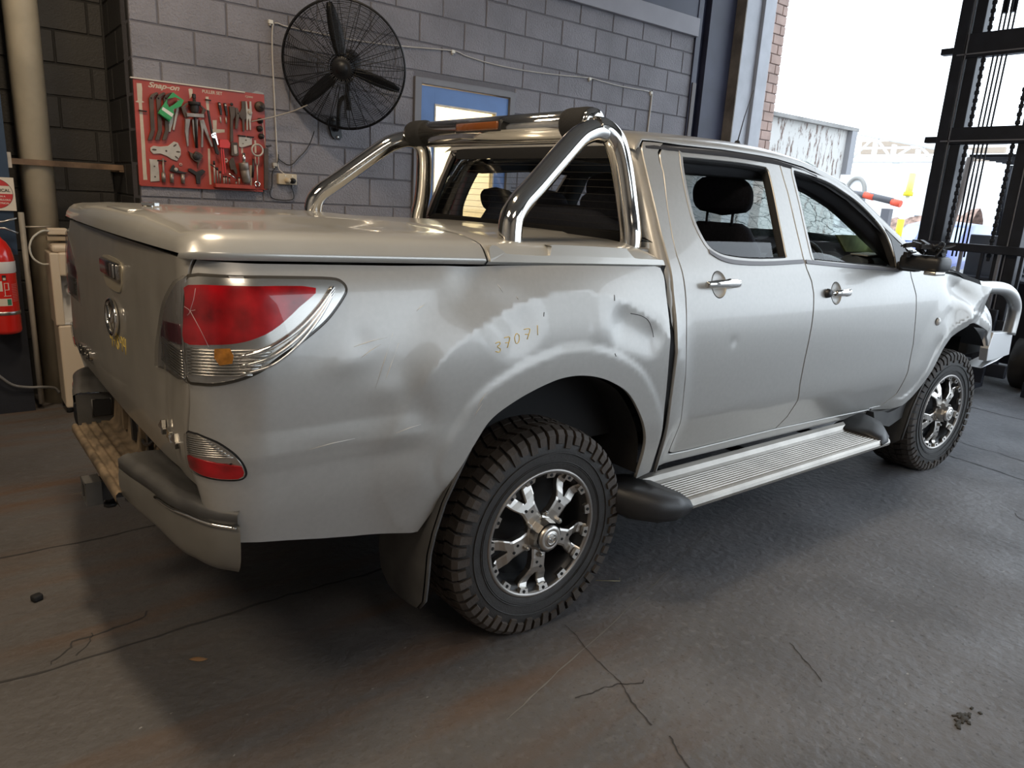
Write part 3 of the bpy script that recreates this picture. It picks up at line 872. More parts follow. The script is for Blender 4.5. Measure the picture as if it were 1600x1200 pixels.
def cracked_glass():
    m = bpy.data.materials.new('shattered_windscreen'); m.use_nodes = True
    nt = m.node_tree; nt.nodes.clear(); L = nt.links.new
    o = nt.nodes.new('ShaderNodeOutputMaterial')
    t = nt.nodes.new('ShaderNodeBsdfTransparent'); t.inputs[0].default_value = (.80, .93, .91, 1)
    d = nt.nodes.new('ShaderNodeBsdfTranslucent'); d.inputs[0].default_value = (.90, .98, .96, 1)
    df = nt.nodes.new('ShaderNodeBsdfDiffuse'); df.inputs[0].default_value = (.75, .85, .83, 1)
    g = nt.nodes.new('ShaderNodeNewGeometry')
    def vor(sc, w, warp=.12):
        n = nt.nodes.new('ShaderNodeTexNoise'); n.inputs['Scale'].default_value = 5; n.inputs['Detail'].default_value = 3
        mx = nt.nodes.new('ShaderNodeVectorMath'); mx.operation = 'MULTIPLY_ADD'; mx.inputs[1].default_value = (warp,)*3
        L(g.outputs['Position'], n.inputs['Vector']); L(n.outputs[1], mx.inputs[0]); L(g.outputs['Position'], mx.inputs[2])
        v = nt.nodes.new('ShaderNodeTexVoronoi'); v.feature = 'DISTANCE_TO_EDGE'; v.inputs['Scale'].default_value = sc
        L(mx.outputs[0], v.inputs['Vector'])
        r = nt.nodes.new('ShaderNodeMapRange'); r.inputs[1].default_value = 0; r.inputs[2].default_value = w; r.inputs[3].default_value = 1; r.inputs[4].default_value = 0
        L(v.outputs[0], r.inputs[0]); return r.outputs[0]
    a = vor(7, .025); b2 = vor(20, .04); c = vor(46, .07)
    mx = nt.nodes.new('ShaderNodeMath'); mx.operation = 'MAXIMUM'; L(a, mx.inputs[0])
    m2 = nt.nodes.new('ShaderNodeMath'); m2.operation = 'MULTIPLY'; m2.inputs[1].default_value = .7; L(b2, m2.inputs[0]); L(m2.outputs[0], mx.inputs[1])
    m3 = nt.nodes.new('ShaderNodeMath'); m3.operation = 'MULTIPLY_ADD'; m3.inputs[1].default_value = .35; m3.use_clamp = True; L(c, m3.inputs[0]); L(mx.outputs[0], m3.inputs[2])
    lines = m3.outputs[0]
    ad = nt.nodes.new('ShaderNodeMixShader'); ad.inputs[0].default_value = .6; L(df.outputs[0], ad.inputs[1]); L(d.outputs[0], ad.inputs[2])
    base = nt.nodes.new('ShaderNodeMixShader'); base.inputs[0].default_value = .50; L(t.outputs[0], base.inputs[1]); L(ad.outputs[0], base.inputs[2])
    dark = nt.nodes.new('ShaderNodeBsdfDiffuse'); dark.inputs[0].default_value = (.16, .22, .21, 1)
    x = nt.nodes.new('ShaderNodeMixShader'); L(lines, x.inputs[0]); L(base.outputs[0], x.inputs[1]); L(dark.outputs[0], x.inputs[2])
    L(x.outputs[0], o.inputs[0]); return m
ws.build('windscreen', cracked_glass(), ute, warp=True)

# bonnet, buckled
rows = []
he = [(2.58, 1.318), (2.66, 1.300), (2.74, 1.278), (2.80, 1.258), (2.87, 1.243), (2.94, 1.236), (3.004, 1.230), (3.06, 1.222), (3.124, 1.212), (3.17, 1.20), (3.222, 1.187), (3.28, 1.170), (3.337, 1.152), (3.42, 1.135), (3.52, 1.10), (3.60, 1.05), (3.64, 1.0)]
for x, z in he:
    h = float(-S0f(np.array(x), np.array(z))[1])-.006; r = []
    for k in range(41):
        u = -1+2*k/40
        cz = .085*(1-abs(u)**2.6)
        buck = .040*math.exp(-((x-3.06)/.10)**2-((u+.55)/.35)**2)-.028*math.exp(-((x-3.22)/.08)**2-((u+.72)/.2)**2)+.02*math.exp(-((x-2.86)/.06)**2-((u+.45)/.3)**2)
        r.append((x+.14*(1-u*u), u*h, z+cz*(1 if x < 3.3 else max(.3, 1-(x-3.3)*1.6))+buck))
    rows.append(r)
b = MB(); b.grid(rows); b.build('bonnet', PAINT, ute, warp=True)
b = MB()
rows = [[(3.66+.10*(1-u*u), u*.78, z) for u in np.linspace(-1, 1, 13)] for z in (1.0, .85, .70, .52)]
b.grid(rows); b.build('grille', PLASTIC, ute, warp=True)

# rear wall of the cab with its window
def CS(t, z, off=0.):
    """t = -1..1 across the back of the cab, corners rolled into the sides"""
    t = np.asarray(t, float); z = np.asarray(z, float)
    w = HW(z)-.004; a = np.clip((np.abs(t)-.90)/.10, 0, 1)*PI/2
    xb = .545+.045*np.clip((z-1.3)/.45, 0, 1)**1.2
    y = np.sign(t)*np.where(np.abs(t) < .90, np.abs(t)/.90*(w-.055), w-.055+.055*np.sin(a))
    x = xb+.045*(1-np.cos(a))-off-.02*(1-t*t)
    return np.stack([x, y, z+0*x], -1)
def CSn(t, z):
    e = 1e-3; t = np.asarray(t, float); z = np.asarray(z, float)
    n = np.cross(CS(t, z+e)-CS(t, z-e), CS(t+e, z)-CS(t-e, z)); return n/np.linalg.norm(n, axis=-1, keepdims=True)
WIN_R = [(-.86, 1.385), (-.87, 1.42), (-.86, 1.66), (-.83, 1.700), (-.78, 1.715), (.78, 1.715), (.83, 1.70), (.86, 1.66), (.87, 1.42), (.86, 1.385), (.80, 1.372), (-.80, 1.372)]
cabr = panel('cab_rear', [(-1, .9), (1, .9), (1, 1.3), (1, 1.5), (1, 1.70), (.97, 1.735), (.5, 1.748), (-.5, 1.748), (-.97, 1.735), (-1, 1.70), (-1, 1.5), (-1, 1.3)], PAINT, ute, holes=[cr(WIN_R, 3, True)], res=.05, edge=.03, thick=0.006, surf=CS, nsurf=CSn)
panel('rear_window', inset(dedupe(cr(WIN_R, 3, True)), -.006), GLASS_TINT, ute, surf=CS, nsurf=CSn, off=-.004, thick=0, res=.08)
fr = panel('window_seal', inset(dedupe(cr(WIN_R, 3, True)), -.012), BLACK, ute, holes=[inset(dedupe(cr(WIN_R, 3, True)), .035)], surf=CS, nsurf=CSn, off=.0015, thick=0, res=.1)
hl = MB()
for k in range(11):
    z = 1.40+.028*k
    hl.tube([tuple(p) for p in CS(np.linspace(-.80, .80, 14), np.full(14, z), .0022)], .0007, 4, caps=False)
hl.build('heater_lines', mat('heater_lines', (.030, .026, .022), .6), ute, warp=True)['kind'] = 'stuff'

# door furniture -------------------------------------------------------------------
def sv(s, z, off=0.): return tuple(S(np.array(s), np.array(z), off))
for door, win, nm in ((DOORS[0], RWIN, 'rear'), (DOORS[1], FWIN, 'front')):
    w2 = dedupe(cr(win, 3, True))
    panel('window_frame', inset(w2, -.011), PAINT, door, holes=[inset(w2, .004)], off=.002, thick=.012, res=.1, edge=.02)
    panel('window_seal', inset(w2, -.004), BLACK, door, holes=[inset(w2, .012)], off=-.004, thick=.03, res=.1, edge=.02)
# sill mouldings under the windows
for door, pts in ((DOORS[0], [(.835, 1.345), (.90, 1.318), (1.0, 1.303), (1.2, 1.297), (1.484, 1.303)]), (DOORS[1], [(1.506, 1.302), (1.75, 1.286), (2.0, 1.272), (2.36, 1.252)])):
    p = cr(pts, 5); panel('sill_moulding', [(a, z+.008) for a, z in p]+[(a, z-.008) for a, z in p[::-1]], mat('grey_moulding', (.16, .16, .18), .4) if 'grey_moulding' not in bpy.data.materials else bpy.data.materials['grey_moulding'], door, off=.004, thick=.008, res=.1)
# lowered side glass still showing above the sill
for door, pts in ((DOORS[0], [(.82, 1.395), (1.0, 1.395), (1.36, 1.393), (1.36, 1.30), (.9, 1.31)]), (DOORS[1], [(1.575, 1.352), (1.70, 1.352), (1.80, 1.340), (1.90, 1.312), (1.96, 1.282), (1.6, 1.29)])):
    panel('door_glass', pts, GLASS_CLEAR, door, off=-.03, thick=0, res=.1)
# outer handles: recessed cup, chrome grip
def cup_handle(door, s0, z0, loose=False):
    mb = MB(); R = .050
    rows = []
    for k in range(6):
        t = k/5
        rr = R*math.cos(t*PI/2*.96)
        rows.append([sv(s0+rr*math.cos(a)*.92, z0+rr*math.sin(a), -.012*math.sin(t*PI/2)+.0010) for a in np.linspace(0, 2*PI, 25)[:-1]])
    mb.grid(rows, closed=True)
    mb.build('handle_cup', mat('cup_paint', (.52, .51, .49), .35, .3, .5) if 'cup_paint' not in bpy.data.materials else bpy.data.materials['cup_paint'], door, warp=True)
    mb = MB()
    rows = []
    a0, a1 = (-.105, .115) if not loose else (-.045, .095)
    for k in range(17):
        t = k/16; s_ = s0+a0+(a1-a0)*t; e = math.sin(PI*t)**.45 if 0 < t < 1 else .25
        c = np.array(sv(s_, z0, .016+.016*e)); hh = .017*(.55+.45*e)+.003*(t > .5); dd = .011*(.5+.5*e)
        rows.append([tuple(c+np.array([0, -dd*math.cos(q), hh*math.sin(q)])) for q in np.linspace(0, 2*PI, 17)[:-1]])
    mb.grid(rows, closed=True)
    mb.add(rows[0], [tuple(range(16))]); mb.add(rows[-1], [tuple(range(16))])
    h = mb.build('door_handle', CHROME, door, warp=True)
    if loose:
        mb = MB(); p = sv(s0-.085, z0+.002, .010); mb.lathe([(.0, .012), (.016, .012), (.020, .004), (.022, -.006)], p, (0, -1, .1), 16)
        mb.build('lock_barrel', PLASTIC, door, warp=True)
        mb = MB(); mb.cyl(sv(s0-.08, z0, .015), sv(s0-.03, z0+.002, .022), .007, n=8); mb.build('handle_stub', CHROME, door, warp=True)
cup_handle(DOORS[0], .856, 1.220)
cup_handle(DOORS[1], 1.735, 1.158, True)
# black mirror sail triangle, broken mirror on its base
sail = [(2.342, 1.258), (2.36, 1.33), (2.372, 1.40), (2.345, 1.452), (2.385, 1.432), (2.44, 1.392), (2.50, 1.350), (2.492, 1.256)]
mirror = empty('door_mirror', (0, 0, 0), ute)
mb = MB()
mb.cham_box((2.33, -1.03, 1.305), (.13, .21, .075), .022, rotz(-.08))
mb.build('mirror_housing', PLASTIC, mirror)
mb = MB(); mb.cham_box((2.40, -.92, 1.275), (.085, .12, .045), .015); mb.build('mirror_arm', PLASTIC, mirror)
mb = MB()
for k in range(26):
    c = Vector((2.30+random.uniform(-.06, .07), -1.03+random.uniform(-.09, .08), 1.365+random.uniform(-.025, .035)))
    mb.box(c, (random.uniform(.015, .06), random.uniform(.012, .05), random.uniform(.006, .028)), Matrix.Rotation(random.uniform(-.6, .6), 3, 'X') @ rotz(random.uniform(-1, 1)))
mb.tube(cr([(2.26, -1.10, 1.34), (2.29, -1.12, 1.40), (2.34, -1.08, 1.41), (2.39, -1.05, 1.36)], 5), .004, 6)
mb.build('broken_mirror_insides', PLASTIC, mirror)['kind'] = 'stuff'
mb = MB(); mb.cham_box((2.30, -1.095, 1.262), (.11, .06, .02), .006); mb.build('mirror_indicator', REFLECTOR, mirror)
panel('mirror_sail', sail, PLASTIC, DOORS[1], off=.004, thick=.01, res=.1)
# round side marker on the wing
mb = MB(); mb.lathe([(0, .014), (.012, .012), (.020, .006), (.023, .0)], sv(2.846, .963, .002), (0, -1, 0), 20); mb.build('side_marker', mat('marker_lens', (.62, .60, .57), .2, 0, 1), wing, warp=True)

# rear lamps -----------------------------------------------------------------------
LAMP = [(-1.106, 1.281), (-.995, 1.283), (-.852, 1.279), (-.765, 1.275), (-.738, 1.267), (-.728, 1.250), (-.739, 1.230), (-.778, 1.187), (-.814, 1.158), (-.871, 1.121), (-.925, 1.090), (-.973, 1.059), (-1.016, 1.041), (-1.060, 1.031), (-1.103, 1.030), (-1.146, 1.034), (-1.151, 1.087), (-1.142, 1.162), (-1.127, 1.227)]
RED = [(-1.106, 1.262), (-.957, 1.262), (-.812, 1.254), (-.862, 1.209), (-.918, 1.167), (-.968, 1.142), (-1.010, 1.130), (-1.063, 1.126), (-1.140, 1.127), (-1.134, 1.180), (-1.120, 1.230)]
TAILP = [(-1.110, 1.280), (-1.135, 1.275), (-1.200, 1.251), (-1.292, 1.200), (-1.375, 1.134), (-1.422, 1.073), (-1.436, 1.021), (-1.425, 1.008), (-1.281, 1.026), (-1.156, 1.034), (-1.157, 1.087), (-1.149, 1.162), (-1.133, 1.227)]
TAILR = [(-1.327, 1.150), (-1.160, 1.166), (-1.165, 1.118), (-1.385, 1.098), (-1.372, 1.118)]
LOW = [(-1.163, .893), (-1.130, .897), (-1.111, .895), (-1.067, .880), (-1.034, .855), (-1.017, .832), (-1.007, .806), (-1.007, .789), (-1.020, .780), (-1.059, .781), (-1.103, .787), (-1.162, .800), (-1.165, .845)]
LOWR = [(-1.162, .836), (-1.095, .831), (-1.049, .824), (-1.013, .817), (-1.009, .800), (-1.011, .790), (-1.022, .783), (-1.059, .784), (-1.103, .790), (-1.160, .803)]
RED_GLOSS = LENS_RED
def clean(p): return dedupe(cr(dedupe(p), 3, True))
for mir in (False, True):
    t = empty('tail_lamp', (0, 0, 0), ute)
    k = dict(res=.035, edge=.012, mirror=mir)
    panel('lamp_surround', inset(clean(LAMP), -.006), mat('lamp_seal', (.05, .042, .03), .5) if 'lamp_seal' not in bpy.data.materials else bpy.data.materials['lamp_seal'], t, off=.0015, thick=.004, **k)
    panel('lamp_reflector', inset(clean(LAMP), .002), REFLECTOR, t, off=.003, thick=.004, **k)
    panel('red_lens', clean(RED), RED_GLOSS, t, off=.008, thick=.005, **k)
    panel('lamp_lens', clean(LAMP), LENS_CLEAR, t, off=.014, thick=.011, **k)
    # fluted reverse-lamp bars and the amber bulb behind the clear lower part
    mb = MB()
    for i in range(9):
        z = 1.052+.0075*i; a, c = -1.132, -.985+.006*i
        q = np.linspace(a, c, 10); P = S(q, np.full(10, z), .007)
        if mir: P[:, 1] *= -1
        mb.tube([tuple(p) for p in P], .0026, 6)
    mb.build('lamp_flutes', REFLECTOR, t, warp=True)
    if not mir:
        panel('amber_bulb', [(-1.058, 1.117), (-1.026, 1.118), (-1.020, 1.10), (-1.024, 1.082), (-1.050, 1.078), (-1.060, 1.095)], LENS_AMBER, t, off=.010, thick=.006, res=.03, edge=.01)
        # chrome bows towards the tip
        mb = MB()
        for dz, r_ in ((.0, .006), (-.022, .005), (-.042, .004)):
            pts = [(-.765, 1.255+dz*.3), (-.81, 1.205+dz*.55), (-.87, 1.155+dz*.8), (-.94, 1.117+dz), (-1.01, 1.096+dz*1.0)]
            q = np.array(cr(pts, 5)); mb.tube([tuple(p) for p in S(q[:, 0], q[:, 1], .008)], r_, 8)
        mb.build('chrome_bow', CHROME, t, warp=True)
        # star crack in the red lens
        mb = MB()
        for p, q in (((-1.083, 1.255), (-1.103, 1.203)), ((-1.103, 1.203), (-1.068, 1.122)), ((-1.103, 1.203), (-1.118, 1.212)), ((-1.103, 1.203), (-1.090, 1.206)), ((-1.103, 1.203), (-1.112, 1.192))):
            mb.tube([sv(*p, .0148), sv((p[0]+q[0])/2+.002, (p[1]+q[1])/2, .0148), sv(*q, .0148)], .0005, 5)
        mb.build('lens_crack', mat('crack_white', (.55, .42, .40), .5), t, warp=True)
    t2 = empty('tailgate_lamp', (0, 0, 0), ute)
    panel('lamp_reflector', inset(clean(TAILP), .002), mat('lamp_smoke', (.50, .48, .47), .25, .6) if 'lamp_smoke' not in bpy.data.materials else bpy.data.materials['lamp_smoke'], t2, off=.002, thick=.003, **k)
    panel('red_lens', TAILR, mat('dull_red_lens', (.14, .035, .05), .2, 0, 1) if 'dull_red_lens' not in bpy.data.materials else bpy.data.materials['dull_red_lens'], t2, off=.005, thick=.003, **k)
    mb = MB()
    for i in range(10):
        z = 1.036+.0072*i; a, c = -1.160, -1.395+.003*i
        q = np.linspace(a, c, 8); P = S(q, np.full(8, z), .004)
        if mir: P[:, 1] *= -1
        mb.tube([tuple(p) for p in P], .0026, 6)
    mb.build('lamp_flutes', REFLECTOR, t2, warp=True)
    panel('lamp_lens', clean(TAILP), LENS_CLEAR, t2, off=.010, thick=.009, **k)
    t3 = empty('corner_lamp', (0, 0, 0), ute)
    panel('lamp_surround', inset(clean(LOW), -.004), BLACK, t3, off=.001, thick=.003, **k)
    panel('lamp_reflector', inset(clean(LOW), .001), REFLECTOR, t3, off=.003, thick=.003, **k)
    panel('red_lens', LOWR, LENS_RED, t3, off=.006, thick=.004, **k)
    mb = MB()
    for i in range(9):
        z = .843+.0056*i; a = -1.158; c = -1.030-.0075*i
        q = np.linspace(a, c, 8); P = S(q, np.full(8, z), .004)
        if mir: P[:, 1] *= -1
        mb.tube([tuple(p) for p in P], .0022, 6)
    mb.build('lamp_flutes', REFLECTOR, t3, warp=True)
    panel('lamp_lens', clean(LOW), LENS_CLEAR, t3, off=.009, thick=.007, **k)

# tailgate furniture ----------------------------------------------------------------
cx = -1.940
panel('handle_recess', clean([(cx-.135, 1.250), (cx+.135, 1.250), (cx+.14, 1.20), (cx+.12, 1.166), (cx+.07, 1.152), (cx-.07, 1.152), (cx-.12, 1.166), (cx-.14, 1.20)]), mat('recess_paint', (.55, .49, .37), .4, .4, .4), tailgate, off=.004, thick=.005, res=.03)
mb = MB(); c = Vector(sv(cx+.012, 1.220, .009)); mb.cham_box(c, (.020, .245, .050), .006); mb.build('tailgate_handle', mat('handle_chrome', (.42, .40, .38), .24, 1.0), tailgate, warp=True)
mb = MB(); c = Vector(sv(cx+.090, 1.221, .019)); mb.cham_box(c, (.008, .05, .042), .003); mb.build('handle_lock', STEEL, tailgate, warp=True)
# round winged emblem
ex, ez = -1.955, 1.060
mb = MB(); ring = [(ex+.072*math.cos(a), ez+.056*math.sin(a)) for a in np.linspace(0, 2*PI, 41)[:-1]]
mb.tube([sv(a, b2, .009) for a, b2 in ring], .0075, 8, closed=True)
wing_l = cr([(ex-.062, ez+.026), (ex-.045, ez+.030), (ex-.022, ez+.008), (ex, ez-.014), (ex+.022, ez+.008), (ex+.045, ez+.030), (ex+.062, ez+.026)], 5)
mb.tube([sv(a, b2, .010) for a, b2 in wing_l], [.004+.004*math.sin(PI*i/(len(wing_l)-1)) for i in range(len(wing_l))], 8)
mb.build('emblem', CHROME, tailgate, warp=True)
TX = (.0, -1, 0)
def gate_text(name, body, s0, z0, size, m, off=.004, sx=1., ex=.003, bold=.0):
    p = warp_pt(sv(s0, z0, off)); q = warp_pt(sv(s0+.1, z0, off))
    d = Vector(q)-Vector(p)
    return text_obj(name, body, p, d, (0, 0, 1), size, m, tailgate, extrude=ex, sx=sx, bold=bold)
for k_, ch_ in enumerate('BT-50'): gate_text('badge_letter', ch_, -2.685+.054*k_, .800+.003*k_, .058, CHROME, .007, 1.2, .005, .001)
for k_, ch_ in enumerate('4x4'): gate_text('badge_letter', ch_, -1.435+.078*k_, .824+.004*k_, .056, CHROME, .007, 1.7, .005, .0015)

# yellow paint-marker figures on tailgate and bed side
DIG = {'9': [[(1, .7), (.6, 1), (.1, .85), (.2, .55), (.9, .65), (1, .9), (.85, 0)]], '7': [[(0, 1), (1, 1), (.45, 0)], [(.15, .5), (.8, .5)]], '8': [[(.9, .9), (.4, 1), (.15, .75), (.85, .3), (.6, 0), (.1, .15), (.2, .4), (.9, .9)]],
       '4': [[(.2, 1), (.1, .45), (.95, .45)], [(.8, 1), (.8, -.1)]], '3': [[(.1, .9), (.8, 1), (.9, .75), (.4, .55), (.95, .3), (.7, 0), (.05, .1)]], '0': [[(.5, 1), (.1, .6), (.3, 0), (.8, .2), (.9, .8), (.5, 1)]], '1': [[(.5, 1), (.5, 0)]], '6': [[(.7, 1), (.2, .6), (.15, .1), (.7, 0), (.8, .4), (.2, .45)]]}
def marker(parent, txt, p0, dp, h, w, m=MARKER, r=.0013, tilt=0.):
    for i, ch in enumerate(txt):
        mb = MB()
        for st in DIG[ch]:
            pts = [(p0[0]+dp[0]*i+x*w+tilt*y*h, p0[1]+dp[1]*i+y*h) for x, y in st]
            mb.tube([sv(a, b2, .0006) for a, b2 in cr(pts, 3)], r, 4)
        mb.build('marker_figure', m, parent, warp=True)
marker(tailgate, '97894', (-2.04, .952), (.050, .004), .046, .036)
marker(bed, '37071', (-.268, 1.050), (.039, .010), .030, .022, r=.0012)

# scratches and scuffs
sc_mat = mat('scuff', (.72, .70, .66), .5)
for p, q in (((-.52, 1.185), (-.49, 1.20)), ((-.23, 1.25), (-.215, 1.225)), ((-.17, 1.21), (-.165, 1.20)), ((-.72, 1.10), (-.62, 1.118)), ((-.70, 1.07), (-.64, 1.10)), ((-.66, .98), (-.60, 1.13)), ((-.65, .95), (-.585, 1.10)), ((-.85, .835), (-.72, .845)), ((-.60, .845), (-.52, .86)), ((-.33, .89), (-.30, .93)), ((-.34, .86), (-.31, .90))):
    MB().tube([sv(*p, .0004), sv((p[0]+q[0])/2, (p[1]+q[1])/2+.002, .0004), sv(*q, .0004)], [.0003, .0011, .0003], 4).build('scuff', sc_mat, bed, warp=True)
for p in ([(.33, 1.135), (.38, 1.125), (.42, 1.105), (.445, 1.07), (.453, 1.045)], [(.245, 1.18), (.248, 1.20)], [(-.075, 1.145), (-.073, 1.158)], [(.245, 1.005), (.25, .995)]):
    MB().tube([sv(a, b2, .0005) for a, b2 in cr(p, 3)], .0012, 4).build('paint_crack', BLACK, bed, warp=True)
# hard lid on the tub ----------------------------------------------------------------
def lid_section(x, zt, ze, hw, taper=1.):
    """half profile from the side edge up and over, mirrored"""
    pts = [(-hw+.012, ze-.012), (-hw, ze), (-hw+.006, ze+.010), (-hw+.024, ze+.036*taper), (-hw+.040, ze+.050*taper), (-hw+.068, ze+.058*taper), (-hw+.11, zt-.010), (-hw+.20, zt-.003), (-.45, zt+.002), (-.42, zt+.008), (-.25, zt+.010), (0, zt+.012)]
    return pts+[(-y, z) for y, z in pts[-2::-1]]
mb = MB(); rows = []
def ze_(x): return 1.300+.0225*(.55-x)
XR = [(-1.112, .0), (-1.108, .35), (-1.098, .62), (-1.080, .84), (-1.050, .96), (-1.01, 1.), (-.90, 1.), (-.75, 1.), (-.5, 1.), (-.30, 1.), (-.268, 1.), (-.258, .93)]
for x, t in XR:
    ze = ze_(x); zt = 1.402-.012*max(0, x+.7); hw = .872
    if x < -1.0:
        a = min(1, (x+1.112)/.10); hw = .815+.057*math.sqrt(max(0, 1-(1-a)**2))
    sec = []
    for y, z in lid_section(x, zt, ze, hw):
        # rear edge rolls down: shrink heights towards the lip, and bow the trailing edge a little
        h = z-ze; sec.append((x-.022*(1-(y/.87)**2)*(1 if x < -1. else 0), y, ze+(h*t if h > 0 else h)))
    rows.append(sec)
mb.grid(rows)
lid = mb.build('tub_lid', LID_WHITE, ute, warp=True)
mb = MB(); rows = []
for x, t in [(-.250, .90), (-.240, 1), (-.10, 1), (.1, 1), (.3, 1), (.45, 1), (.50, .8), (.545, .5)]:
    ze = ze_(x)-.001; zt = 1.392-.012*max(0, x+.7)
    rows.append([(x, y, ze+(max(0, z-ze)*t if z > ze else z-ze)) for y, z in lid_section(x, zt, ze, .871)])
mb.grid(rows)
deck = mb.build('tub_deck', LID_WHITE, ute, warp=True)
# pockets and white rails around the sports-bar feet
for sgn in (1, -1):
    mb = MB(); poly = cr([(-.245, ze_(-.25)+.006), (-.240, ze_(-.25)+.040), (-.215, ze_(-.2)+.046), (-.19, ze_(-.2)+.030), (-.165, ze_(-.17)+.022), (-.02, ze_(0)+.020), (.0, ze_(0)+.028), (.012, ze_(0)+.048), (.03, ze_(0)+.054), (.335, ze_(.33)+.052), (.365, ze_(.37)+.045), (.385, ze_(.38)+.026), (.41, ze_(.41)+.018), (.535, ze_(.53)+.016), (.548, ze_(.54)+.008)], 4)+[(.55, ze_(.55)-.002), (-.247, ze_(-.247)-.002)]
    mb.prism([(a, b2) for a, b2 in dedupe(poly)], (0, -sgn*.877, 0), (1, 0, 0), (0, 0, 1), (0, sgn*.030, 0))
    mb.v = [(x, y+sgn*max(0, z-ze_(x))*.42, z) for x, y, z in mb.v]
    mb.build('deck_rail', LID_WHITE, deck, warp=True, bevel=.003)
mb = MB(); rows = []
for x in (-.262, -.250): rows.append([(x, y, z-.004) for y, z in lid_section(x, 1.394, ze_(x), .868)])
mb.grid(rows); mb.build('lid_gap_seal', BLACK, deck, warp=True)
mb = MB(); mb.lathe([(0, .014), (.012, .014), (.016, .010), (.018, 0)], (-.985, .02, 1.411), (0, 0, 1), 16)
mb.box((-.985, -.01, 1.422), (.018, .06, .010), rotz(.5))
mb.build('lid_lock', CHROME, lid, warp=True)
mb = MB(); mb.cham_box((-1.045, -.06, 1.402), (.10, .30, .018), .006); mb.build('lock_plinth', LID_WHITE, lid, warp=True)
# cloth-dark tub walls under the lid
mb = MB(); mb.box((-.28, 0, .95), (1.5, 1.5, .66)); mb.build('tub', BLACK, ute, warp=True)

# sports bar ------------------------------------------------------------------------
bar = empty('sports_bar', (0, 0, 0), ute)
for sgn in (-1, 1):
    leg = cr([(-.088, .764, 1.345), (-.088, .762, 1.40), (-.078, .757, 1.445), (-.045, .748, 1.488), (.03, .730, 1.545), (.15, .700, 1.640), (.25, .674, 1.716), (.30, .664, 1.742), (.35, .657, 1.757), (.40, .655, 1.757)], 5)
    mb = MB(); mb.tube([(x, sgn*y, z) for x, y, z in leg], .0405, 20); mb.build('bar_leg', CHROME, bar, warp=True)
    leg = cr([(.355, .655, 1.768), (.40, .657, 1.766), (.44, .664, 1.742), (.463, .672, 1.705), (.480, .690, 1.63), (.492, .720, 1.50), (.490, .750, 1.40), (.487, .756, 1.335)], 5)
    mb = MB(); mb.tube([(x, sgn*y, z) for x, y, z in leg], .0405, 20); mb.build('bar_leg', CHROME, bar, warp=True)
    for fx, yy in ((-.088, .764), (.487, .758)):
        mb = MB(); mb.cham_box((fx, sgn*yy, 1.334), (.105, .10, .042), .010); mb.build('bar_foot', BUMPER_GREY, bar, warp=True)
    mb = MB(); mb.lathe([(.0, .006), (.040, .006), (.054, .0), (.055, -.01)], (.375, sgn*.630, 1.785), (0, sgn, 0), 24); mb.build('tube_cap', CHROME, bar, warp=True)
    mb = MB(); mb.lathe([(.050, .0), (.058, .004), (.060, .02), (.060, .10), (.058, .118), (.050, .122)], (.375, sgn*.497, 1.785), (0, sgn, 0), 28); mb.build('foam_collar', FOAM, bar, warp=True)
mb = MB(); mb.cyl((.375, -.62, 1.785), (.375, .62, 1.785), .0515, n=32); mb.build('cross_tube', CHROME, bar, warp=True)
mb = MB(); mb.cham_box((.322, .02, 1.792), (.018, .30, .034), .007); mb.build('brake_lamp', SMOKE_AMBER, bar, warp=True)
mb = MB(); mb.cham_box((.329, .02, 1.792), (.016, .33, .046), .006); mb.build('brake_lamp_frame', PLASTIC, bar, warp=True)
mb = MB(); mb.cham_box((.40, 0, 1.728), (.05, 1.0, .012), .004); mb.build('bar_underplate', STEEL, bar, warp=True)

